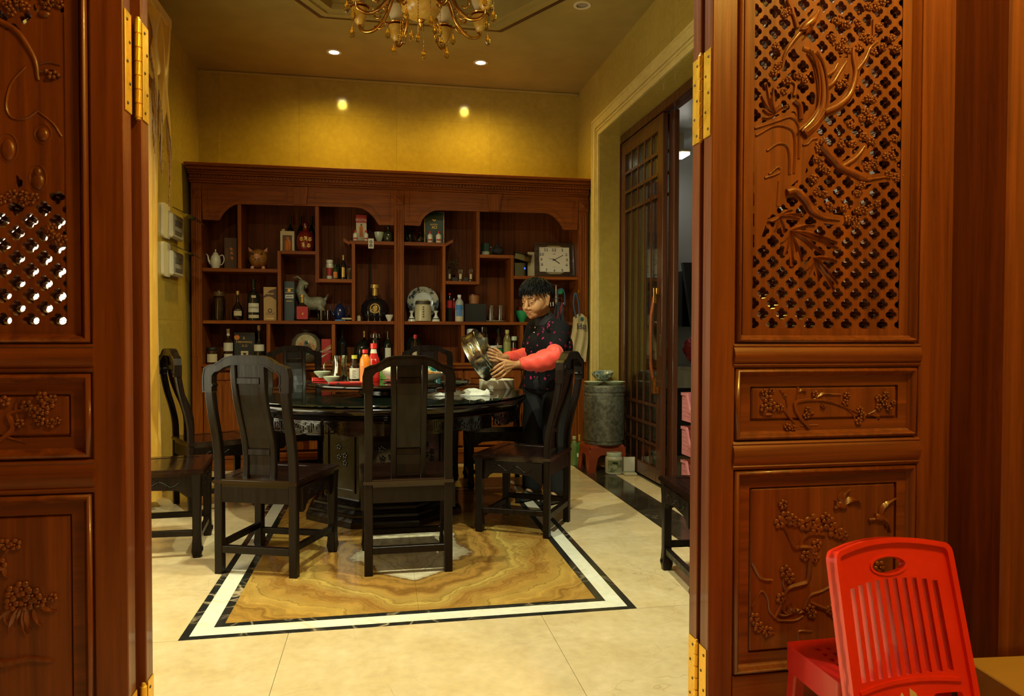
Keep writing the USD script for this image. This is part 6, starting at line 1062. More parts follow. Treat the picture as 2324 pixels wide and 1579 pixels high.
V = np.vstack([np.c_[xx.ravel(), yy_.ravel(), zz.ravel()], np.c_[xx.ravel(), yy_.ravel(), np.zeros(xx.size)]]); F = []; N_ = xx.size
for j in range(21):
    for i in range(n - 1):
        a = j * n + i; F += [(a, a + 1, a + n + 1), (a, a + n + 1, a + n), (N_ + a, N_ + a + n + 1, N_ + a + 1), (N_ + a, N_ + a + n, N_ + a + n + 1)]
bd = [(0 * n + i, i + 1) for i in range(n - 1)] + [((j + 1) * n - 1, (j + 2) * n - 1) for j in range(21)] + [(21 * n + i + 1, 21 * n + i) for i in range(n - 1)] + [((j + 1) * n, j * n) for j in range(21)]
for a, b in bd: F += [(a, N_ + a, N_ + b), (a, N_ + b, b)]
single('towel', trimesh.Trimesh(V, F, process=False), mat('terry_towel', (.70, .70, .62), .9, c2=(.55, .55, .48), nscale=90, bump=.8, bscale=300, sheen=.3), 'crumpled white towel lying along the table edge', 'towel', (x0, y0 + .02, ZT), -8, smooth=True)
x, y = on(1107, 893, ZT); single('tongs', [tube([(-.035, 0, .004), (.01, .006, .012), (.035, .004, .006)], .0032, 7), tube([(-.035, .001, .004), (.01, -.008, .010), (.036, -.012, .005)], .0030, 7)], STEEL, 'small dark metal tongs at the towel end', 'tongs', (x + .004, y + .035, ZT), 4, smooth=True)
x, y = on(1129, 883, ZT); m = mpp(x, y); R_ = 41 * m; y += R_ * .97; x += .014
single('ring_mould', lathe([(R_, 0), (R_, .058), (R_ - .002, .060), (R_ - .006, .060), (R_ - .007, .058), (R_ - .008, .008), (0, .007)], 72), solid('cream_plastic', (.68, .64, .48), .35), 'shallow round cream steaming tray under the tilted pan', 'tray', (x, y, ZT), smooth=40)
RINGX, RINGY = x, y

# ------------------------------------------------------------------ beside the doorway
GALV = mat('galvanised_steel', (.30, .30, .24), .48, .75, c2=(.16, .16, .12), nscale=30, detail=5, lo=.4, hi=.6, rvar=.1, bump=.15, bscale=60)
stx, sty = 1.83, 5.72; ORG = solid('orange_plastic', (.30, .048, .012), .4, c2=(.25, .036, .01), nscale=8)
sl = thing('plastic_stool', 'low orange plastic stool under the galvanised bin', 'stool', (stx - .015, sty, 0), 4); hs = .226
part(sl, 'seat', hull([(a * .15, b * .125, hs - .022) for a in (-1, 1) for b in (-1, 1)] + [(a * .142, b * .118, hs) for a in (-1, 1) for b in (-1, 1)]), ORG)
fp = lambda w, b: sg.Polygon([(-w, hs - .0222), (w, hs - .0222), (b, .0), (b - .06, 0), (b - .085, .12), (b - .11, .145), (-b + .11, .145), (-b + .085, .12), (-b + .06, 0), (-b, 0)])
for s in (-1, 1):
    part(sl, 'leg_panel', T(wallplate(fp(.148, .172), -.005, .005), (0, s * .128, 0), rx=-s * 3 if False else 0), ORG, False); part(sl, 'leg_panel', T(wallplate(fp(.118, .132), -.005, .005), (s * .158, 0, 0), rz=90), ORG, False)
bn = thing('metal_bin', 'speckled galvanised steel bin standing on the orange stool', 'bin', (stx, sty, hs + .0005)); hb = .49
part(bn, 'drum', lathe([(.158, 0), (.163, .004), (.163, .030), (.169, .034), (.169, hb - .085), (.172, hb - .082), (.172, hb - .074), (.169, hb - .071), (.169, hb - .052)], 56), GALV, 30); part(bn, 'lid', lathe([(.174, hb - .0515), (.175, hb - .010), (.172, hb - .004), (.16, hb)], 56), GALV, 30); part(bn, 'seam', bx(-.003, .003, -.1715, -.168, .034, hb - .085), GALV)
zt = hs + hb + .0010
def plate(label, x, y, z, r, food=None, cat='plate', name='plate'):
    t = thing(name, label, cat, (x, y, z)); part(t, 'plate', lathe([(r * .6, 0), (r * .62, .004), (r * .97, .024), (r, .028), (r * .96, .028), (r * .6, .010), (0, .009)], 44), CELADON, 50)
    if food: part(t, 'food', [T(blob((.014, .012, .007), k, .5, 3, 2), (RNG.normal() * r * .25, RNG.normal() * r * .25, .006)) for k in range(16)], food, 60, kind='stuff')
    return t
plate('white plate of dark greens on the left of the bin lid', 1.735, 5.715, zt, .083, solid('greens', (.035, .04, .012), .6)); plate('white plate on the right of the bin lid', 1.912, 5.69, zt, .09)
t = thing('bowl', 'blue and white bowl tilted across the two plates on the bin', 'bowl', (1.845, 5.79, zt + .034), rot=(6, -7, 0)); part(t, 'bowl', lathe([(.04, 0), (.044, .006), (.078, .034), (.095, .062), (.097, .066), (.092, .066), (.07, .032), (.03, .012), (0, .011)], 44), solid('blue_white_bowl', (.34, .38, .32), .2, coat=.4, c2=(.08, .13, .15), nscale=30, lo=.45, hi=.55), 50)
x, y = on(1391, 1073, 0); t = thing('jar', 'white plastic jar with a green printed label before the stool', 'jar', (x + .005, y - .012, .0003), -math.degrees(math.atan2(x, y))); part(t, 'body', lathe([(.068, 0), (.073, .006), (.073, .125), (.066, .14), (.060, .143)], 40), solid('milky_plastic', (.50, .46, .32), .35), 40); part(t, 'lid', lathe([(.062, .1435), (.064, .146), (.064, .168), (.060, .172)], 40), CELADON, 40); part(t, 'label', patch(.073, .02, .115, 50, 8), solid('green_label', (.13, .16, .05), .5, c2=(.34, .33, .2), nscale=24, lo=.45, hi=.55), True); part(t, 'print', lines([[(-.01, .10), (.03, .10)], [(-.01, .092), (.026, .092)]], .005, -.0748), INK, False)
x, y = on(1428, 1080, 0); t = thing('card_holder', 'small white card holder standing on the floor by the glass door', 'card holder', (x + .022, y + .06, .0003), -6); part(t, 'back', bx(-.048, .048, 0, .012, .02, .142, .003), solid('holder_white', (.48, .45, .32), .45)); part(t, 'card', bx(-.041, .041, -.0008, -.0002, .03, .135), LABELW); part(t, 'base', bx(-.052, .052, -.062, .03, 0, .0195, .004), solid('holder_base', (.46, .42, .28), .45))
tbottle('drink_bottle', 'juice', 1296, 1313, 990, 1056, .0003, 'pale green lidded bottle on the floor behind the chair', 'bottle', solid('pale_green_bottle', (.16, .22, .06), .3, coat=.3), solid('pale_cap', (.42, .42, .2), .4)); tbottle('drink_bottle', 'wine', 1309, 1323, 986, 1058, .0003, 'green glass bottle with a yellow cap on the floor by the bin', 'bottle', solid('bottle_green', (.02, .14, .02), .12, coat=.5), solid('orange_cap', (.45, .25, .03), .4), [(.3, .42, 50, CELADON)])
# hanging apron and bag on the right pilaster
AX, AZ = cc(1312, 716, 6.14); t = thing('apron', 'cream printed apron hanging from the right pilaster', 'apron', (AX, 6.135, AZ)); CLOTH = mat('cream_cloth', (.52, .42, .22), .8, c2=(.42, .33, .16), nscale=9, bump=.3, bscale=30)
def cloth(w, h, x0, seed, amp=.012, taper=.25):
    n, m_ = 16, 18; V, F = [], []
    for j in range(m_ + 1):
        for i in range(n + 1):
            u, v = i / n - .5, j / m_; ww = w * (1 - taper + taper * min(1, v * 1.6)); V.append((x0 + u * ww + .02 * math.sin(v * 3 + seed), amp * math.sin(u * 14 + seed + v * 2) * (.4 + v), -h * v + .02 * math.cos(u * 5)))
    for j in range(m_):
        for i in range(n): a = j * (n + 1) + i; F += [(a, a + n + 2, a + 1), (a, a + n + 1, a + n + 2)]
    s = trimesh.Trimesh(np.array(V), F, process=False); b = s.copy(); b.vertices = b.vertices + [0, .004, 0]; b.invert(); return trimesh.util.concatenate([s, b])
part(t, 'cloth', cloth(.17, .40, .0, 1), CLOTH, True); part(t, 'strap', [tube(smoothpath([(-.02, 0, -.02), (-.045, -.004, .10), (-.03, -.004, .20), (.0, .0, .12), (.012, 0, 0)], 5), .008, 7)], solid('blue_strap', (.03, .07, .16), .6), True); part(t, 'lettering', text('Ha', .05, (.025, -.024, -.12), rz=-8, bold=True), solid('navy_print', (.02, .025, .06), .6), False); part(t, 'patch', [ell((.03, -.016, -.03), (.016, .003, .018), 2)], solid('teal_patch', (.02, .09, .08), .6), True); part(t, 'stripe', hull([(-.06, -.02, -.31), (.02, -.02, -.37), (.02, -.016, -.385), (-.06, -.016, -.325)]), solid('blue_stripe', (.03, .09, .15), .6)); part(t, 'hook', tube([(.0, .045, .20), (.0, .0, .21), (0, -.008, .225)], .004, 6), BRASS, True)
t = thing('tote_bag', 'dark blue and red bag hanging beside the cream apron', 'bag', (AX - .155, 6.145, AZ + .10)); part(t, 'cloth', cloth(.10, .28, 0, 4, .008), solid('dark_bag', (.012, .016, .03), .7), True); part(t, 'trim', cloth(.03, .14, -.012, 2, .004), solid('red_trim', (.30, .02, .03), .6), True); part(t, 'strap', tube(smoothpath([(-.035, 0, -.01), (-.03, 0, .10), (0, 0, .14), (.03, 0, .10), (.035, 0, -.01)], 5), .006, 7), solid('blue_strap_bag', (.03, .08, .16), .6), True)

# ------------------------------------------------------------------ red plastic chairs in the hall
REDP2 = mat('red_chair_plastic', (.80, .034, .010), .30, coat=.25, c2=(.72, .026, .008), nscale=5)
def red_chair(label, loc, rz, lean=13):
    t = thing('plastic_chair', label, 'chair', loc, rz); H0, H1 = .30, .715; W_ = .150
    o = sg.Polygon([(-.155, .0), (-.152, .17), (-.148, .375)] + [(-.148 + .020 * (1 - math.cos(a)), .375 + .024 * math.sin(a)) for a in np.linspace(0, 1.57, 5)] + [(x_, .399 + .016 * (1 - (x_ / .128) ** 2)) for x_ in np.linspace(-.120, .120, 9)] + [(.148 - .020 * (1 - math.cos(a)), .375 + .024 * math.sin(a)) for a in np.linspace(1.57, 0, 5)] + [(.148, .375), (.152, .17), (.155, .0)]).buffer(.004).buffer(-.004)
    hole = affinity.scale(sg.Point(0, .358).buffer(1, 16), .043, .017); slots = unary_union([sg.Polygon([(x_ * 1.04 - .0062, .135), (x_ * 1.04 + .0062, .135), (x_ + .0062, .318 + .012 * (1 - (x_ / .11) ** 2)), (x_ - .0062, .318 + .012 * (1 - (x_ / .11) ** 2))]) for x_ in np.linspace(-.105, .105, 10)])
    arch = unary_union([sg.box(-.118, -.1, -.070, .085).buffer(.008), sg.box(.070, -.1, .118, .085).buffer(.008), sg.box(-.034, -.1, .034, .030).buffer(.010)])
    pl = o.difference(hole).difference(slots).difference(arch)
    def leanm(m): return T(m, (0, .12, H0 + .005), rx=-lean)
    def curve(m):
        m = subdiv(J(m), .03); v = m.vertices; m.vertices = np.c_[v[:, 0], v[:, 1] - .020 * (v[:, 0] / .15) ** 2 + .02, v[:, 2]]; return m
    part(t, 'backrest', leanm(curve(wallplate(pl, -.009, .006))), REDP2, 50)
    rim = o.difference(o.buffer(-.011)).difference(sg.box(-1, -1, 1, .003)); part(t, 'backrest_rim', leanm(curve(wallplate(rim, -.018, .016))), REDP2, 50)
    lip = sg.LineString([(x_, .118 + .008 * (1 - (x_ / .12) ** 2)) for x_ in np.linspace(-.122, .122, 9)]).buffer(.004); part(t, 'backrest_ridge', leanm(curve(wallplate(lip, -.014, .004))), REDP2, 50)
    hl_ = affinity.scale(sg.Point(0, .358).buffer(1, 16), .048, .0215).difference(hole); part(t, 'handle_rim', leanm(curve(wallplate(hl_, -.012, .008))), REDP2, 50)
    seat = sg.box(-.15, -.16, .15, .13).buffer(.015).difference(unary_union([sg.box(a, b, a + .012, b + .012) for a in np.arange(-.11, .10, .026) for b in np.arange(-.10, .08, .026)])); part(t, 'seat', T(ext(seat, .014), (0, 0, H0 - .016)), REDP2, False)
    for sx in (-1, 1):
        part(t, 'leg', strip([(sx * .152, .14, H0 + .004), (sx * .165, .165, .15), (sx * .175, .18, 0)], [(.034, .028), (.032, .028), (.036, .030)], ((1, 0, 0), (0, 1, 0))), REDP2); part(t, 'leg', strip([(sx * .145, -.15, H0 - .0165), (sx * .158, -.162, .15), (sx * .165, -.17, 0)], [(.034, .028), (.030, .026), (.034, .030)], ((1, 0, 0), (0, 1, 0))), REDP2)
    return t, leanm, curve
rx_, ry_ = at(2085, 1560, 'y', 1.26)[:2]
t, leanm, curve = red_chair('bright red slatted plastic chair with a torn white sticker', (rx_ + .012, 1.14, 0), 4)
stk = unary_union([sg.Polygon([(-.020, .072), (-.022, .092), (-.014, .104), (-.006, .088), (.002, .070), (-.004, .064)]), sg.Polygon([(.003, .068), (.006, .110), (.020, .099), (.028, .078), (.024, .068)]), sg.box(-.012, .063, .022, .071)]); part(t, 'sticker', leanm(curve(wallplate(stk, -.0102, -.0092))), LABELW, False); part(t, 'sticker_print', [leanm(curve(wallplate(sg.box(-.006 + .012, .080, .013, .094), -.0110, -.0104)))], GREENP, False); part(t, 'sticker_print', [leanm(curve(wallplate(sg.box(-.010, .062, .0, .067), -.0112, -.0104)))], BLUEP, False); part(t, 'sticker_print', [leanm(curve(wallplate(sg.Point(-.012, .083).buffer(.004), -.0110, -.0104)))], REDP, False)
t2 = thing('plastic_stool', 'darker red plastic stool tucked behind the red chair', 'stool', (at(1960, 1522, 'y', 1.42)[0] + .005, 1.42, 0), 0); hz = float(at(1960, 1522, 'y', 1.36)[2]); DRED = mat('dark_red_plastic', (.45, .012, .010), .3, coat=.2)
gs = sg.box(-.125, -.09, .125, .09).buffer(.012); gs2 = gs.difference(unary_union([sg.box(a, b, a + .012, b + .012) for a in np.arange(-.09, .08, .026) for b in np.arange(-.06, .05, .026)])); part(t2, 'seat', T(ext(gs2, .012), (0, 0, hz - .012)), DRED, False); part(t2, 'seat_rim', T(ext(gs.difference(gs.buffer(-.008)), .05), (0, 0, hz - .062)), DRED, False)
for sx in (-1, 1):
    for sy in (-1, 1): part(t2, 'leg', strip([(sx * .118, sy * .082, hz - .0625), (sx * .135, sy * .095, 0)], [(.03, .03), (.034, .034)], ((1, 0, 0), (0, 1, 0))), DRED)
bxx_, _, bz_ = at(2330, 1562, 'y', 1.30); t = thing('cardboard_box', 'brown cardboard box at the lower right corner', 'box', (bxx_ + .10, 1.33, 0), -5); part(t, 'box', bx(-.13, .13, -.10, .11, 0, bz_, .003), TAN); part(t, 'tape', bx(-.02, .02, -.1008, -.1002, .02, bz_ - .003), BROWNC)
# ------------------------------------------------------------------ the woman at the table
SKIN = mat('skin', (.46, .235, .10), .48, 0, .4, c2=(.40, .19, .075), nscale=14, sss=.08); HAIRM = mat('black_hair', (.005, .0045, .004), .5, 0, .12, c2=(.009, .008, .007), nscale=1, stretch=(90, 90, 12), bump=.7, bscale=3)
def print_cloth(name, thr):
    n = {'t': ('texture_coordinate', {}), 'v': ('voronoi_texture', dict(scale=30)), 'pn': ('noise_texture', dict(scale=130, detail=1)), 'ad': ('math', dict(math_type='multiply_add', value2=.75)), 'r': ('rgb_ramp', dict(ramp=[(.42, (.010, .008, .009)), (.45, (.50, .02, .11)), (.60, (.55, .025, .12)), (.63, (.007, .006, .007))])),
         'cc': ('separate_color', {}), 'k': ('math', dict(math_type='less_than', value2=thr)), 'sx': ('separate_xyz', {}), 'zr': ('map_range', dict(from_min=1.20, from_max=1.10, to_min=0, to_max=1, clamp=True)), 'kk': ('math', dict(math_type='multiply')), 'g': ('geometry', {}), 'x': ('mix', dict(color1=(.007, .006, .007))), 'p': ('principled_bsdf', dict(roughness=.9, specular_ior_level=.15))}
    l = [('t.object', 'v.vector'), ('t.object', 'pn.vector'), ('v.distance', 'ad.value3'), ('pn.fac', 'ad.value1'), ('ad.value', 'r.fac'), ('v.color', 'cc.color'), ('cc.r', 'k.value1'), ('g.position', 'sx.vector'), ('sx.z', 'zr.value'), ('k.value', 'kk.value1'), ('zr.result', 'kk.value2'), ('kk.value', 'x.fac'), ('r.color', 'x.color2'), ('x.color', 'p.base_color')]
    return usdkit.material(stage, L(name), n, l, surface='p.BSDF')
BLOUSE = print_cloth('black_floral_cloth', .5); PINKP = solid('pink_print', (.62, .03, .14), .7)
CORAL = mat('coral_sleeve', (.86, .075, .045), .6, c2=(.74, .05, .03), nscale=6, bump=.5, bscale=14, sheen=.2); TROUS = mat('black_trousers', (.008, .008, .009), .8); SHOE = mat('black_shoe', (.012, .011, .010), .5)
P3 = lambda px, py, y: at(px, py, 'y', y)
WX, WY = P3(1243, 900, 4.70)[0], 4.70
wm = thing('person', 'woman in black floral blouse and coral oversleeves tipping a steel pan', 'person', (WX, WY, 0))
O_ = np.array([WX, WY, 0]); Lc = lambda p: np.array(p, float) - O_
hdF = math.radians(180 + 36); Fh = np.array([math.cos(hdF), math.sin(hdF), 0]); Lh = np.array([-Fh[1], Fh[0], 0])      # where she faces, and her left
HC = Lc(P3(1217, 683, 4.62)); pit = math.radians(-16)
f_ = Fh * math.cos(pit) + np.array([0, 0, 1]) * math.sin(pit); u_ = np.cross(f_, Lh); HM = np.eye(4); HM[:3, 0], HM[:3, 1], HM[:3, 2], HM[:3, 3] = f_, Lh, u_, HC
HSC = 1.06
def hp(x, y, z): return (HM @ [x * HSC, y * HSC, z * HSC, 1])[:3]
def hx(m): m = J(m).copy(); m.apply_scale(HSC); m.apply_transform(HM); return m
def blend(bs, refine, it):
    return bones(bs, refine, it)
B = lambda a, ra, b, rb: ((tuple(a), ra), (tuple(b), rb))
neck = Lc(P3(1239, 731, 4.67)); chest = Lc(P3(1250, 786, 4.67)); pelv = np.array([.0, 0, .82])
shL = Lc(P3(1273, 748, 4.53)); shR = Lc(P3(1214, 745, 4.80)); elL = Lc(P3(1258, 806, 4.36)); wrL = Lc(P3(1178, 826, 4.37)); elR = Lc(P3(1196, 806, 4.80)); wrR = Lc(P3(1146, 811, 4.60))
hipL = pelv + Lh * .085 + [0, 0, -.02]; hipR = pelv - Lh * .085 + [0, 0, -.02]
kneeL = np.array([hipL[0] - .02, hipL[1] - .0, .45]); kneeR = np.array([hipR[0] - .03, hipR[1], .45]); ankL = np.array([kneeL[0] + .03, kneeL[1] + .02, .085]); ankR = np.array([kneeR[0] + .0, kneeR[1] + .01, .085])
head = []
def H(a, ra, b, rb): head.append(B(hp(*a), ra * HSC, hp(*b), rb * HSC))
H((-.030, -.012, .035), .072, (.012, 0, .042), .068); H((-.030, .012, .035), .072, (.012, 0, .042), .068); H((.030, -.018, .046), .050, (.030, .018, .046), .050)
for s in (-1, 1):
    H((.018, s * .036, -.006), .044, (.046, s * .030, -.028), .040); H((-.008, s * .046, -.032), .032, (.050, s * .016, -.066), .030); H((.010, s * .044, -.030), .034, (.046, s * .034, -.040), .030); H((.056, s * .034, -.018), .024, (.040, s * .040, -.002), .027); H((.062, s * .024, .020), .026, (.058, s * .020, -.050), .024)
    H((.083, s * .016, .028), .010, (.066, s * .042, .026), .011); H((.095, s * .012, -.025), .0095, (.084, s * .019, -.030), .008); H((.066, s * .028, .006), .016, (.070, s * .022, -.004), .014)
    H((-.010, s * .078, .014), .013, (-.006, s * .079, -.022), .011); H((-.022, s * .088, .020), .010, (-.014, s * .086, -.006), .009); H((-.014, s * .086, -.006), .009, (-.006, s * .082, -.028), .009)
H((.068, 0, -.078), .021, (.054, 0, -.060), .034); H((.080, 0, -.052), .015, (.062, 0, -.040), .03); H((.082, 0, .018), .011, (.102, 0, -.018), .0125); H((.102, 0, -.018), .0125, (.086, 0, -.028), .014); H((.084, -.012, -.050), .0085, (.084, .012, -.050), .0085); H((.080, -.012, -.062), .009, (.080, .012, -.062), .009)
H((-.03, 0, -.03), .052, (-.035, 0, -.085), .048)
nb = hp(-.038, 0, -.10)
bodyb = [B(nb, .045, neck, .046), B(neck, .048, chest, .09), B(chest + Lh * .05, .10, pelv + [0, 0, .12] + Lh * .04, .10), B(chest - Lh * .05, .10, pelv + [0, 0, .12] - Lh * .04, .10), B(neck + [0, 0, -.03], .038, shL, .036), B(neck + [0, 0, -.03], .038, shR, .036), B(shL, .040, elL, .038), B(elL, .036, wrL, .024), B(shR, .046, elR, .038), B(elR, .036, wrR, .024), B(pelv + Lh * .05, .10, pelv - Lh * .05, .10),
         B(hipL, .082, kneeL, .052), B(kneeL, .050, ankL, .034), B(hipR, .082, kneeR, .052), B(kneeR, .050, ankR, .034), B(ankL, .034, ankL + Fh * .06 + [0, 0, -.035], .024), B(ankR, .034, ankR + Fh * .06 + [0, 0, -.035], .024)]
q = lambda px, py, y: Lc(P3(px, py, y))
def hand(W, K, F_, TH, r0=.0088):
    b = [B(W, .024, (np.array(K[0]) + K[3]) / 2 * .4 + np.array(W) * .6, .020)]
    for i in range(3): b += [B(W, .018, K[i], .0105), B(K[i], .0108, K[i + 1], .0104), B(np.array(W) * .5 + np.array(K[i]) * .5, .013, K[i + 1], .0102)]
    for k, ch_ in enumerate(F_):
        pts = [K[k]] + list(ch_); r = [r0 + .0012, r0 + .0004, r0 - .0004, r0 - .0012]
        for a in range(len(pts) - 1): b.append(B(pts[a], r[a], pts[a + 1], r[a + 1]))
    tb = [W * .55 + np.array(K[0]) * .45] + list(TH); r = [.014, .0115, .0100, .0085]
    for a in range(len(tb) - 1): b.append(B(tb[a], r[a], tb[a + 1], r[a + 1]))
    return b
KL = [q(1146, 822, 4.335), q(1143, 830, 4.325), q(1145, 838, 4.330), q(1150, 845, 4.340)]
FL_ = [[q(1132, 828, 4.315), q(1123, 835, 4.33), q(1119, 838, 4.345)], [q(1131, 839, 4.312), q(1121, 846, 4.33), q(1116, 849, 4.345)], [q(1135, 847, 4.318), q(1124, 853, 4.335), q(1119, 855, 4.35)], [q(1142, 853, 4.328), q(1133, 858, 4.34), q(1127, 860, 4.35)]]
TL = [q(1150, 819, 4.36), q(1137, 817, 4.375), q(1127, 813, 4.385)]
KR = [q(1128, 802, 4.565), q(1127, 808, 4.560), q(1128, 814, 4.558), q(1130, 819, 4.56)]
FR_ = [[q(1120, 797, 4.555), q(1114, 794, 4.565), q(1110, 793, 4.575)], [q(1118, 803, 4.55), q(1111, 801, 4.56), q(1107, 800, 4.57)], [q(1119, 811, 4.548), q(1112, 809, 4.558), q(1108, 808, 4.566)], [q(1122, 818, 4.55), q(1116, 817, 4.558), q(1112, 816, 4.565)]]
TR_ = [q(1136, 801, 4.60), q(1128, 794, 4.60), q(1121, 790, 4.60)]
coarse = bodyb
def union(bs):
    M = m3.Manifold()
    for (a, ra), (b, rb) in bs:
        pts = [trimesh.creation.icosphere(subdivisions=2, radius=r).vertices + np.array(c) for c, r in ((a, ra), (b, rb))]
        M = M + m3.Manifold.hull_points(np.vstack(pts).astype(np.float32))
    return M
M = union(coarse + head + hand(wrL, KL, FL_, TL) + hand(wrR, KR, FR_, TR_)); M = M.refine_to_length(.008); bm = J(M); bm.merge_vertices(); trimesh.smoothing.filter_taubin(bm, lamb=.5, nu=.53, iterations=9)
part(wm, 'body', bm, SKIN, True)
# face
LIP = solid('lips', (.34, .10, .055), .5); part(wm, 'lips', [hx(ell((.092, 0, -.0505), (.005, .016, .0042), 2)), hx(ell((.0905, 0, -.0600), (.0055, .014, .0048), 2)), hx(tube([(.0855 - .4 * y * y * 12, y, -.0553) for y in np.linspace(-.015, .015, 7)], .0014, 5))], LIP, True)
for s in (-1, 1):
    part(wm, 'eye', [hx(ell((.0795, s * .029, .0075), (.007, .0115, .0048), 2))], solid('eye_dark' + 'ab'[s > 0], (.03, .02, .015), .15), True)
    part(wm, 'eyelid', [hx(ell((.0790, s * .029, .0125), (.0095, .0150, .0055), 2)), hx(ell((.0785, s * .029, .0005), (.008, .013, .0035), 2))], SKIN, True)
    part(wm, 'eyebrow', [hx(tube(smoothpath([(.095, s * .016, .034), (.0905, s * .030, .040), (.076, s * .046, .035)], 4), [.0024, .003, .0016], 6))], solid('eyebrow_' + 'ab'[s > 0], (.06, .03, .012), .9, spec=.1), True)
# hair: a close cap plus a few hundred combed locks
rg = np.random.default_rng(12); cap = trimesh.creation.icosphere(subdivisions=4); v = cap.vertices.copy(); n_ = meshkit.fbm(v * 4.2 + 9, 3, 2) - .5
cv = np.c_[v[:, 0] * .098 - .016, v[:, 1] * .086, v[:, 2] * .088 + .052] * (1 + .06 * n_[:, None])
front = np.interp(v[:, 2], [-1, -.3, .25, .6, 1], [-.55, -.30, .72, 1.05, 2]); keep = (v[:, 0] < front) & ~((v[:, 2] < .05) & (v[:, 0] > -.36)) & (v[:, 2] > -.95)
fk = keep[cap.faces].all(1); sh_ = trimesh.Trimesh(cv, cap.faces[fk], process=False); in_ = sh_.copy(); in_.vertices = in_.vertices * .985; in_.invert(); part(wm, 'hair', [hx(sh_), hx(in_)], HAIRM, True)
lk = []
for k in range(950):
    th = rg.random() * 6.283; el = rg.uniform(-.35, 1.35); d = np.array([math.cos(th) * math.cos(el), math.sin(th) * math.cos(el), math.sin(el)])
    if d[0] > np.interp(d[2], [-1, -.3, .25, .55, 1], [-.5, -.25, .70, 1.0, 2]) or (d[2] < .12 and d[0] > -.38): continue
    p0 = np.array([d[0] * .098 - .016, d[1] * .087, d[2] * .090 + .052]); t_ = np.array([d[0] * .35 + .55 * (d[2] > .45), d[1] * .8, -.75 + .3 * d[2]]); t_ -= d * (t_ @ d) * .8; t_ /= np.linalg.norm(t_); ln = rg.uniform(.03, .06)
    c = [p0 + d * .001, p0 + t_ * ln * .5 + d * rg.uniform(.003, .012), p0 + t_ * ln + d * rg.uniform(-.002, .008)]; lk.append(tube(smoothpath(c, 3), [.0036, .0030, .0008], 4))
for y in np.linspace(-.054, .054, 26): lk.append(tube(smoothpath([(.040, y, .122 - abs(y) * .3), (.078, y * 1.02, .092), (.086 - y * y * 5, y * 1.05, .058 - .012 * rg.random())], 3), [.0045, .0038, .001], 4))
part(wm, 'hair_locks', [hx(J(lk))], HAIRM, True, kind='stuff')
# clothes
blz = [B(neck + [0, 0, -.015], .070, chest, .125), B(chest + Lh * .055 + Fh * .02, .118, pelv + [0, 0, .10] + Lh * .05 + Fh * .01, .122), B(chest - Lh * .055 + Fh * .02, .118, pelv + [0, 0, .10] - Lh * .05 + Fh * .01, .122), B(neck - Fh * .035 + [0, 0, -.06], .085, chest - Fh * .05, .12), B(chest - Fh * .05, .12, pelv + [0, 0, .14] - Fh * .02, .12), B(neck + [0, 0, -.03] - Fh * .02, .068, shL, .064), B(neck + [0, 0, -.03], .062, shR, .060), B(shL, .064, shL * .35 + elL * .65, .060), B(shR, .064, shR * .35 + elR * .65, .058), B(pelv + [0, 0, .12] + Lh * .05, .124, pelv + [0, 0, -.01] + Lh * .055, .128), B(pelv + [0, 0, .12] - Lh * .05, .124, pelv + [0, 0, -.01] - Lh * .055, .128)]
M = union(blz).refine_to_length(.014); zc0 = float(pelv[2]) - .06
M = M.trim_by_plane((0, 0, 1), zc0); c_ = J(M); c_.merge_vertices(); nn = c_.vertex_normals; c_.vertices = c_.vertices + nn * ((meshkit.fbm(c_.vertices * 14 + 3, 3, 4) - .5) * .012)[:, None]; trimesh.smoothing.filter_taubin(c_, iterations=3); part(wm, 'blouse', c_, BLOUSE, True)
M = union([B(nb * .55 + neck * .45 + [0, 0, .004], .060, neck + [0, 0, -.005], .074)]).refine_to_length(.01); part(wm, 'collar', J(M), mat('collar_black', (.012, .011, .012), .8), True)
def sleeve(a, b, ra, rb, seed, n=28, mm=26):
    a, b = np.array(a), np.array(b); t = (b - a); Ln = np.linalg.norm(t); t /= Ln; s = np.cross(t, [0, 0, 1]); s /= np.linalg.norm(s); u = np.cross(s, t); V, F = [], []
    for i in range(n + 1):
        w = i / n; r = np.interp(w, [0, .06, .12, .45, .85, .93, .96, 1], [ra * .88, ra * .95, ra, ra * .98, rb * 1.25, rb * 1.1, rb * .86, rb * .95]); sag = -.018 * math.sin(w * 3.14)
        for j in range(mm):
            an = 6.2832 * j / mm; wr = 1 + .05 * math.sin(an * 3 + w * 22 + seed) + (.05 * math.sin(an * 13) if w > .9 or w < .08 else 0) + .10 * (meshkit.fbm(np.array([[math.cos(an) * 2, math.sin(an) * 2 + seed, w * 6]]), 3, seed)[0] - .5); V.append(a + t * Ln * w + r * wr * (math.cos(an) * s + math.sin(an) * u) + [0, 0, sag])
    for i in range(n):
        for j in range(mm): x0, x1, x2, x3 = i * mm + j, i * mm + (j + 1) % mm, (i + 1) * mm + (j + 1) % mm, (i + 1) * mm + j; F += [(x0, x1, x2), (x0, x2, x3)]
    V += [a, b]
    for j in range(mm): F += [(len(V) - 2, (j + 1) % mm, j), (len(V) - 1, n * mm + j, n * mm + (j + 1) % mm)]
    m = trimesh.Trimesh(np.array(V), F, process=False)
    if m.volume < 0: m.invert()
    return m
eL0 = shL * .40 + elL * .60; 
part(wm, 'oversleeve', [sleeve(elL + (elL - wrL) / np.linalg.norm(elL - wrL) * .035, wrL + (elL - wrL) * .03, .070, .036, 1), ell(elL + [.0, 0, .012], (.060, .058, .060), 3)], CORAL, True)
part(wm, 'oversleeve', [sleeve(elR + (elR - wrR) / np.linalg.norm(elR - wrR) * .03, wrR + (elR - wrR) * .05, .064, .036, 3), ell(elR + [0, 0, .01], (.056, .055, .056), 3)], CORAL, True)
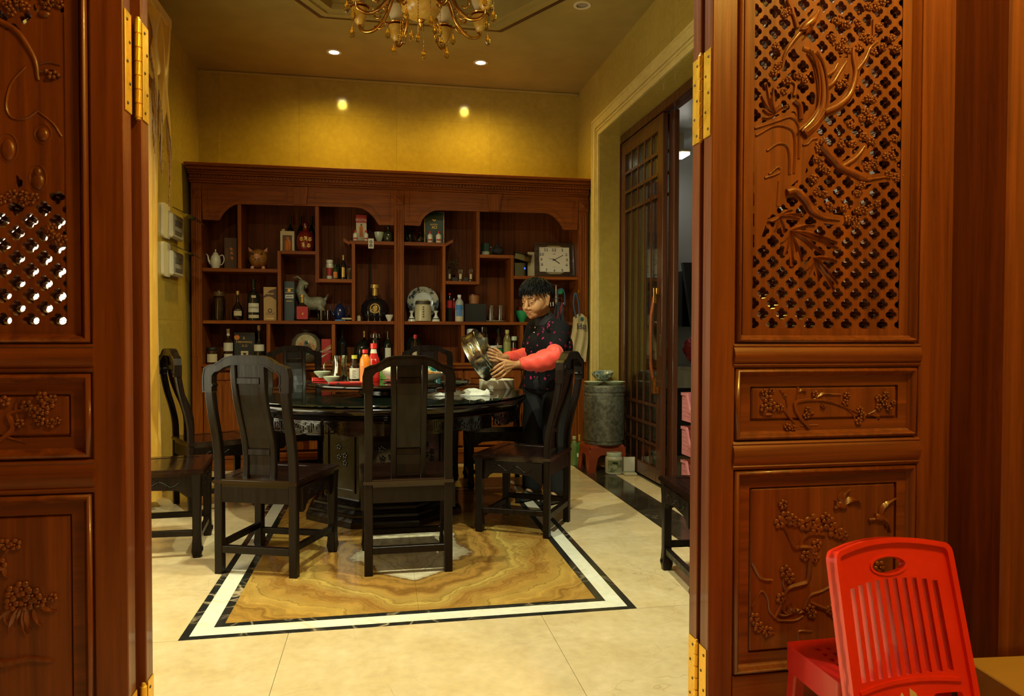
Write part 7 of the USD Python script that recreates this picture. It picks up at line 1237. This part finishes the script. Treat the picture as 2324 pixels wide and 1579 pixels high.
trs = [B(pelv + Lh * .05, .122, pelv - Lh * .05, .122), B(hipL, .105, kneeL, .078), B(kneeL, .078, ankL + [0, 0, .02], .062), B(hipR, .105, kneeR, .078), B(kneeR, .078, ankR + [0, 0, .02], .062)]
M = union(trs).refine_to_length(.02).trim_by_plane((0, 0, 1), .055); part(wm, 'trousers', J(M), TROUS, True)
for a in (ankL, ankR):
    b0 = np.array([a[0], a[1], .0]); M = union([B(b0 - Fh * .035 + [0, 0, .040], .038, b0 + Fh * .075 + [0, 0, .036], .036), B(b0 + Fh * .075 + [0, 0, .034], .034, b0 + Fh * .15 + [0, 0, .028], .026)]).refine_to_length(.015).trim_by_plane((0, 0, 1), .0005); part(wm, 'shoe', J(M), SHOE, True)
def on_front(px, py):                                                # nearest point of the blouse seen at that pixel, for buttons and printed sprigs
    d = _f + _r * (px - 1162) / FPX - _u * (py - 789.5) / FPX; o = EYE - O_; v = c_.vertices; rel = v - o; tt = rel @ d / (d @ d); dist = np.linalg.norm(rel - tt[:, None] * d, axis=1); c = np.where(dist < .012)[0]
    i = c[np.argmin(tt[c])] if len(c) else int(np.argmin(dist)); return v[i], c_.vertex_normals[i]
bt = [ell(p + n * .004, .0055, 2) for p, n in (on_front(1212, 744), on_front(1210, 753))]; part(wm, 'button', bt[0], WHITEP, True); part(wm, 'button', bt[1], WHITEP, True)
sg_ = []
for px, py in ((1247, 727), (1251, 732), (1242, 738), (1240, 741), (1244, 738), (1233, 747), (1230, 750), (1241, 734)):
    p, n = on_front(px, py)
    for k in range(3): a = k * 2.1 + px; sg_.append(ell(p + n * .0015 + .006 * np.array([math.cos(a) * .6, 0, math.sin(a)]), (.0032, .0016, .0032), 1))
part(wm, 'embroidery', sg_, PINKP, True, kind='stuff')
# the steel pan in her hands
PC = P3(1091, 806, 4.47); ax_ = np.array([.80, -.28, .50]); ax_ /= np.linalg.norm(ax_)
pn = thing('steel_pan', 'round steel steamer pan tipped up in the hands of the woman', 'pan', PC); z_ = ax_; x_ = np.cross([0, 1, 0], z_); x_ /= np.linalg.norm(x_); y_ = np.cross(z_, x_); PM = np.eye(4); PM[:3, 0], PM[:3, 1], PM[:3, 2] = x_, y_, z_
PT = lambda m: (lambda k: (k.apply_transform(PM), k)[1])(J(m).copy())
RP, HP_ = .163, .105; PANM = mat('pan_steel', (.56, .55, .48), .20, 1.0, c2=(.42, .41, .35), nscale=18, rvar=.10)
part(pn, 'wall', PT(lathe([(RP - .010, -HP_ / 2), (RP - .002, -HP_ / 2 + .004), (RP, -HP_ / 2 + .012), (RP, -HP_ / 2 + .026), (RP - .003, -HP_ / 2 + .029), (RP - .003, HP_ / 2 - .02), (RP + .002, HP_ / 2 - .016), (RP + .004, HP_ / 2 - .004), (RP + .003, HP_ / 2), (RP - .004, HP_ / 2), (RP - .006, HP_ / 2 - .02), (RP - .008, -HP_ / 2 + .012), (0, -HP_ / 2 + .006)], 72)), PANM, 30)
for a in (63, 243):
    aa = math.radians(a); c, s = math.cos(aa), math.sin(aa); o_ = lambda t, r, z: (c * r - s * t, s * r + c * t, z); part(pn, 'handle', PT([tube(smoothpath([o_(-.035, RP - .002, .0), o_(-.035, RP + .020, .004), o_(0, RP + .028, .006), o_(.035, RP + .020, .004), o_(.035, RP - .002, 0)], 4), .005, 8)]), PANM, True); part(pn, 'handle_plate', PT([hull([o_(t, r, z) for t in (-.045, .045) for r in (RP - .004, RP + .003) for z in (-.012, .012)])]), PANM)
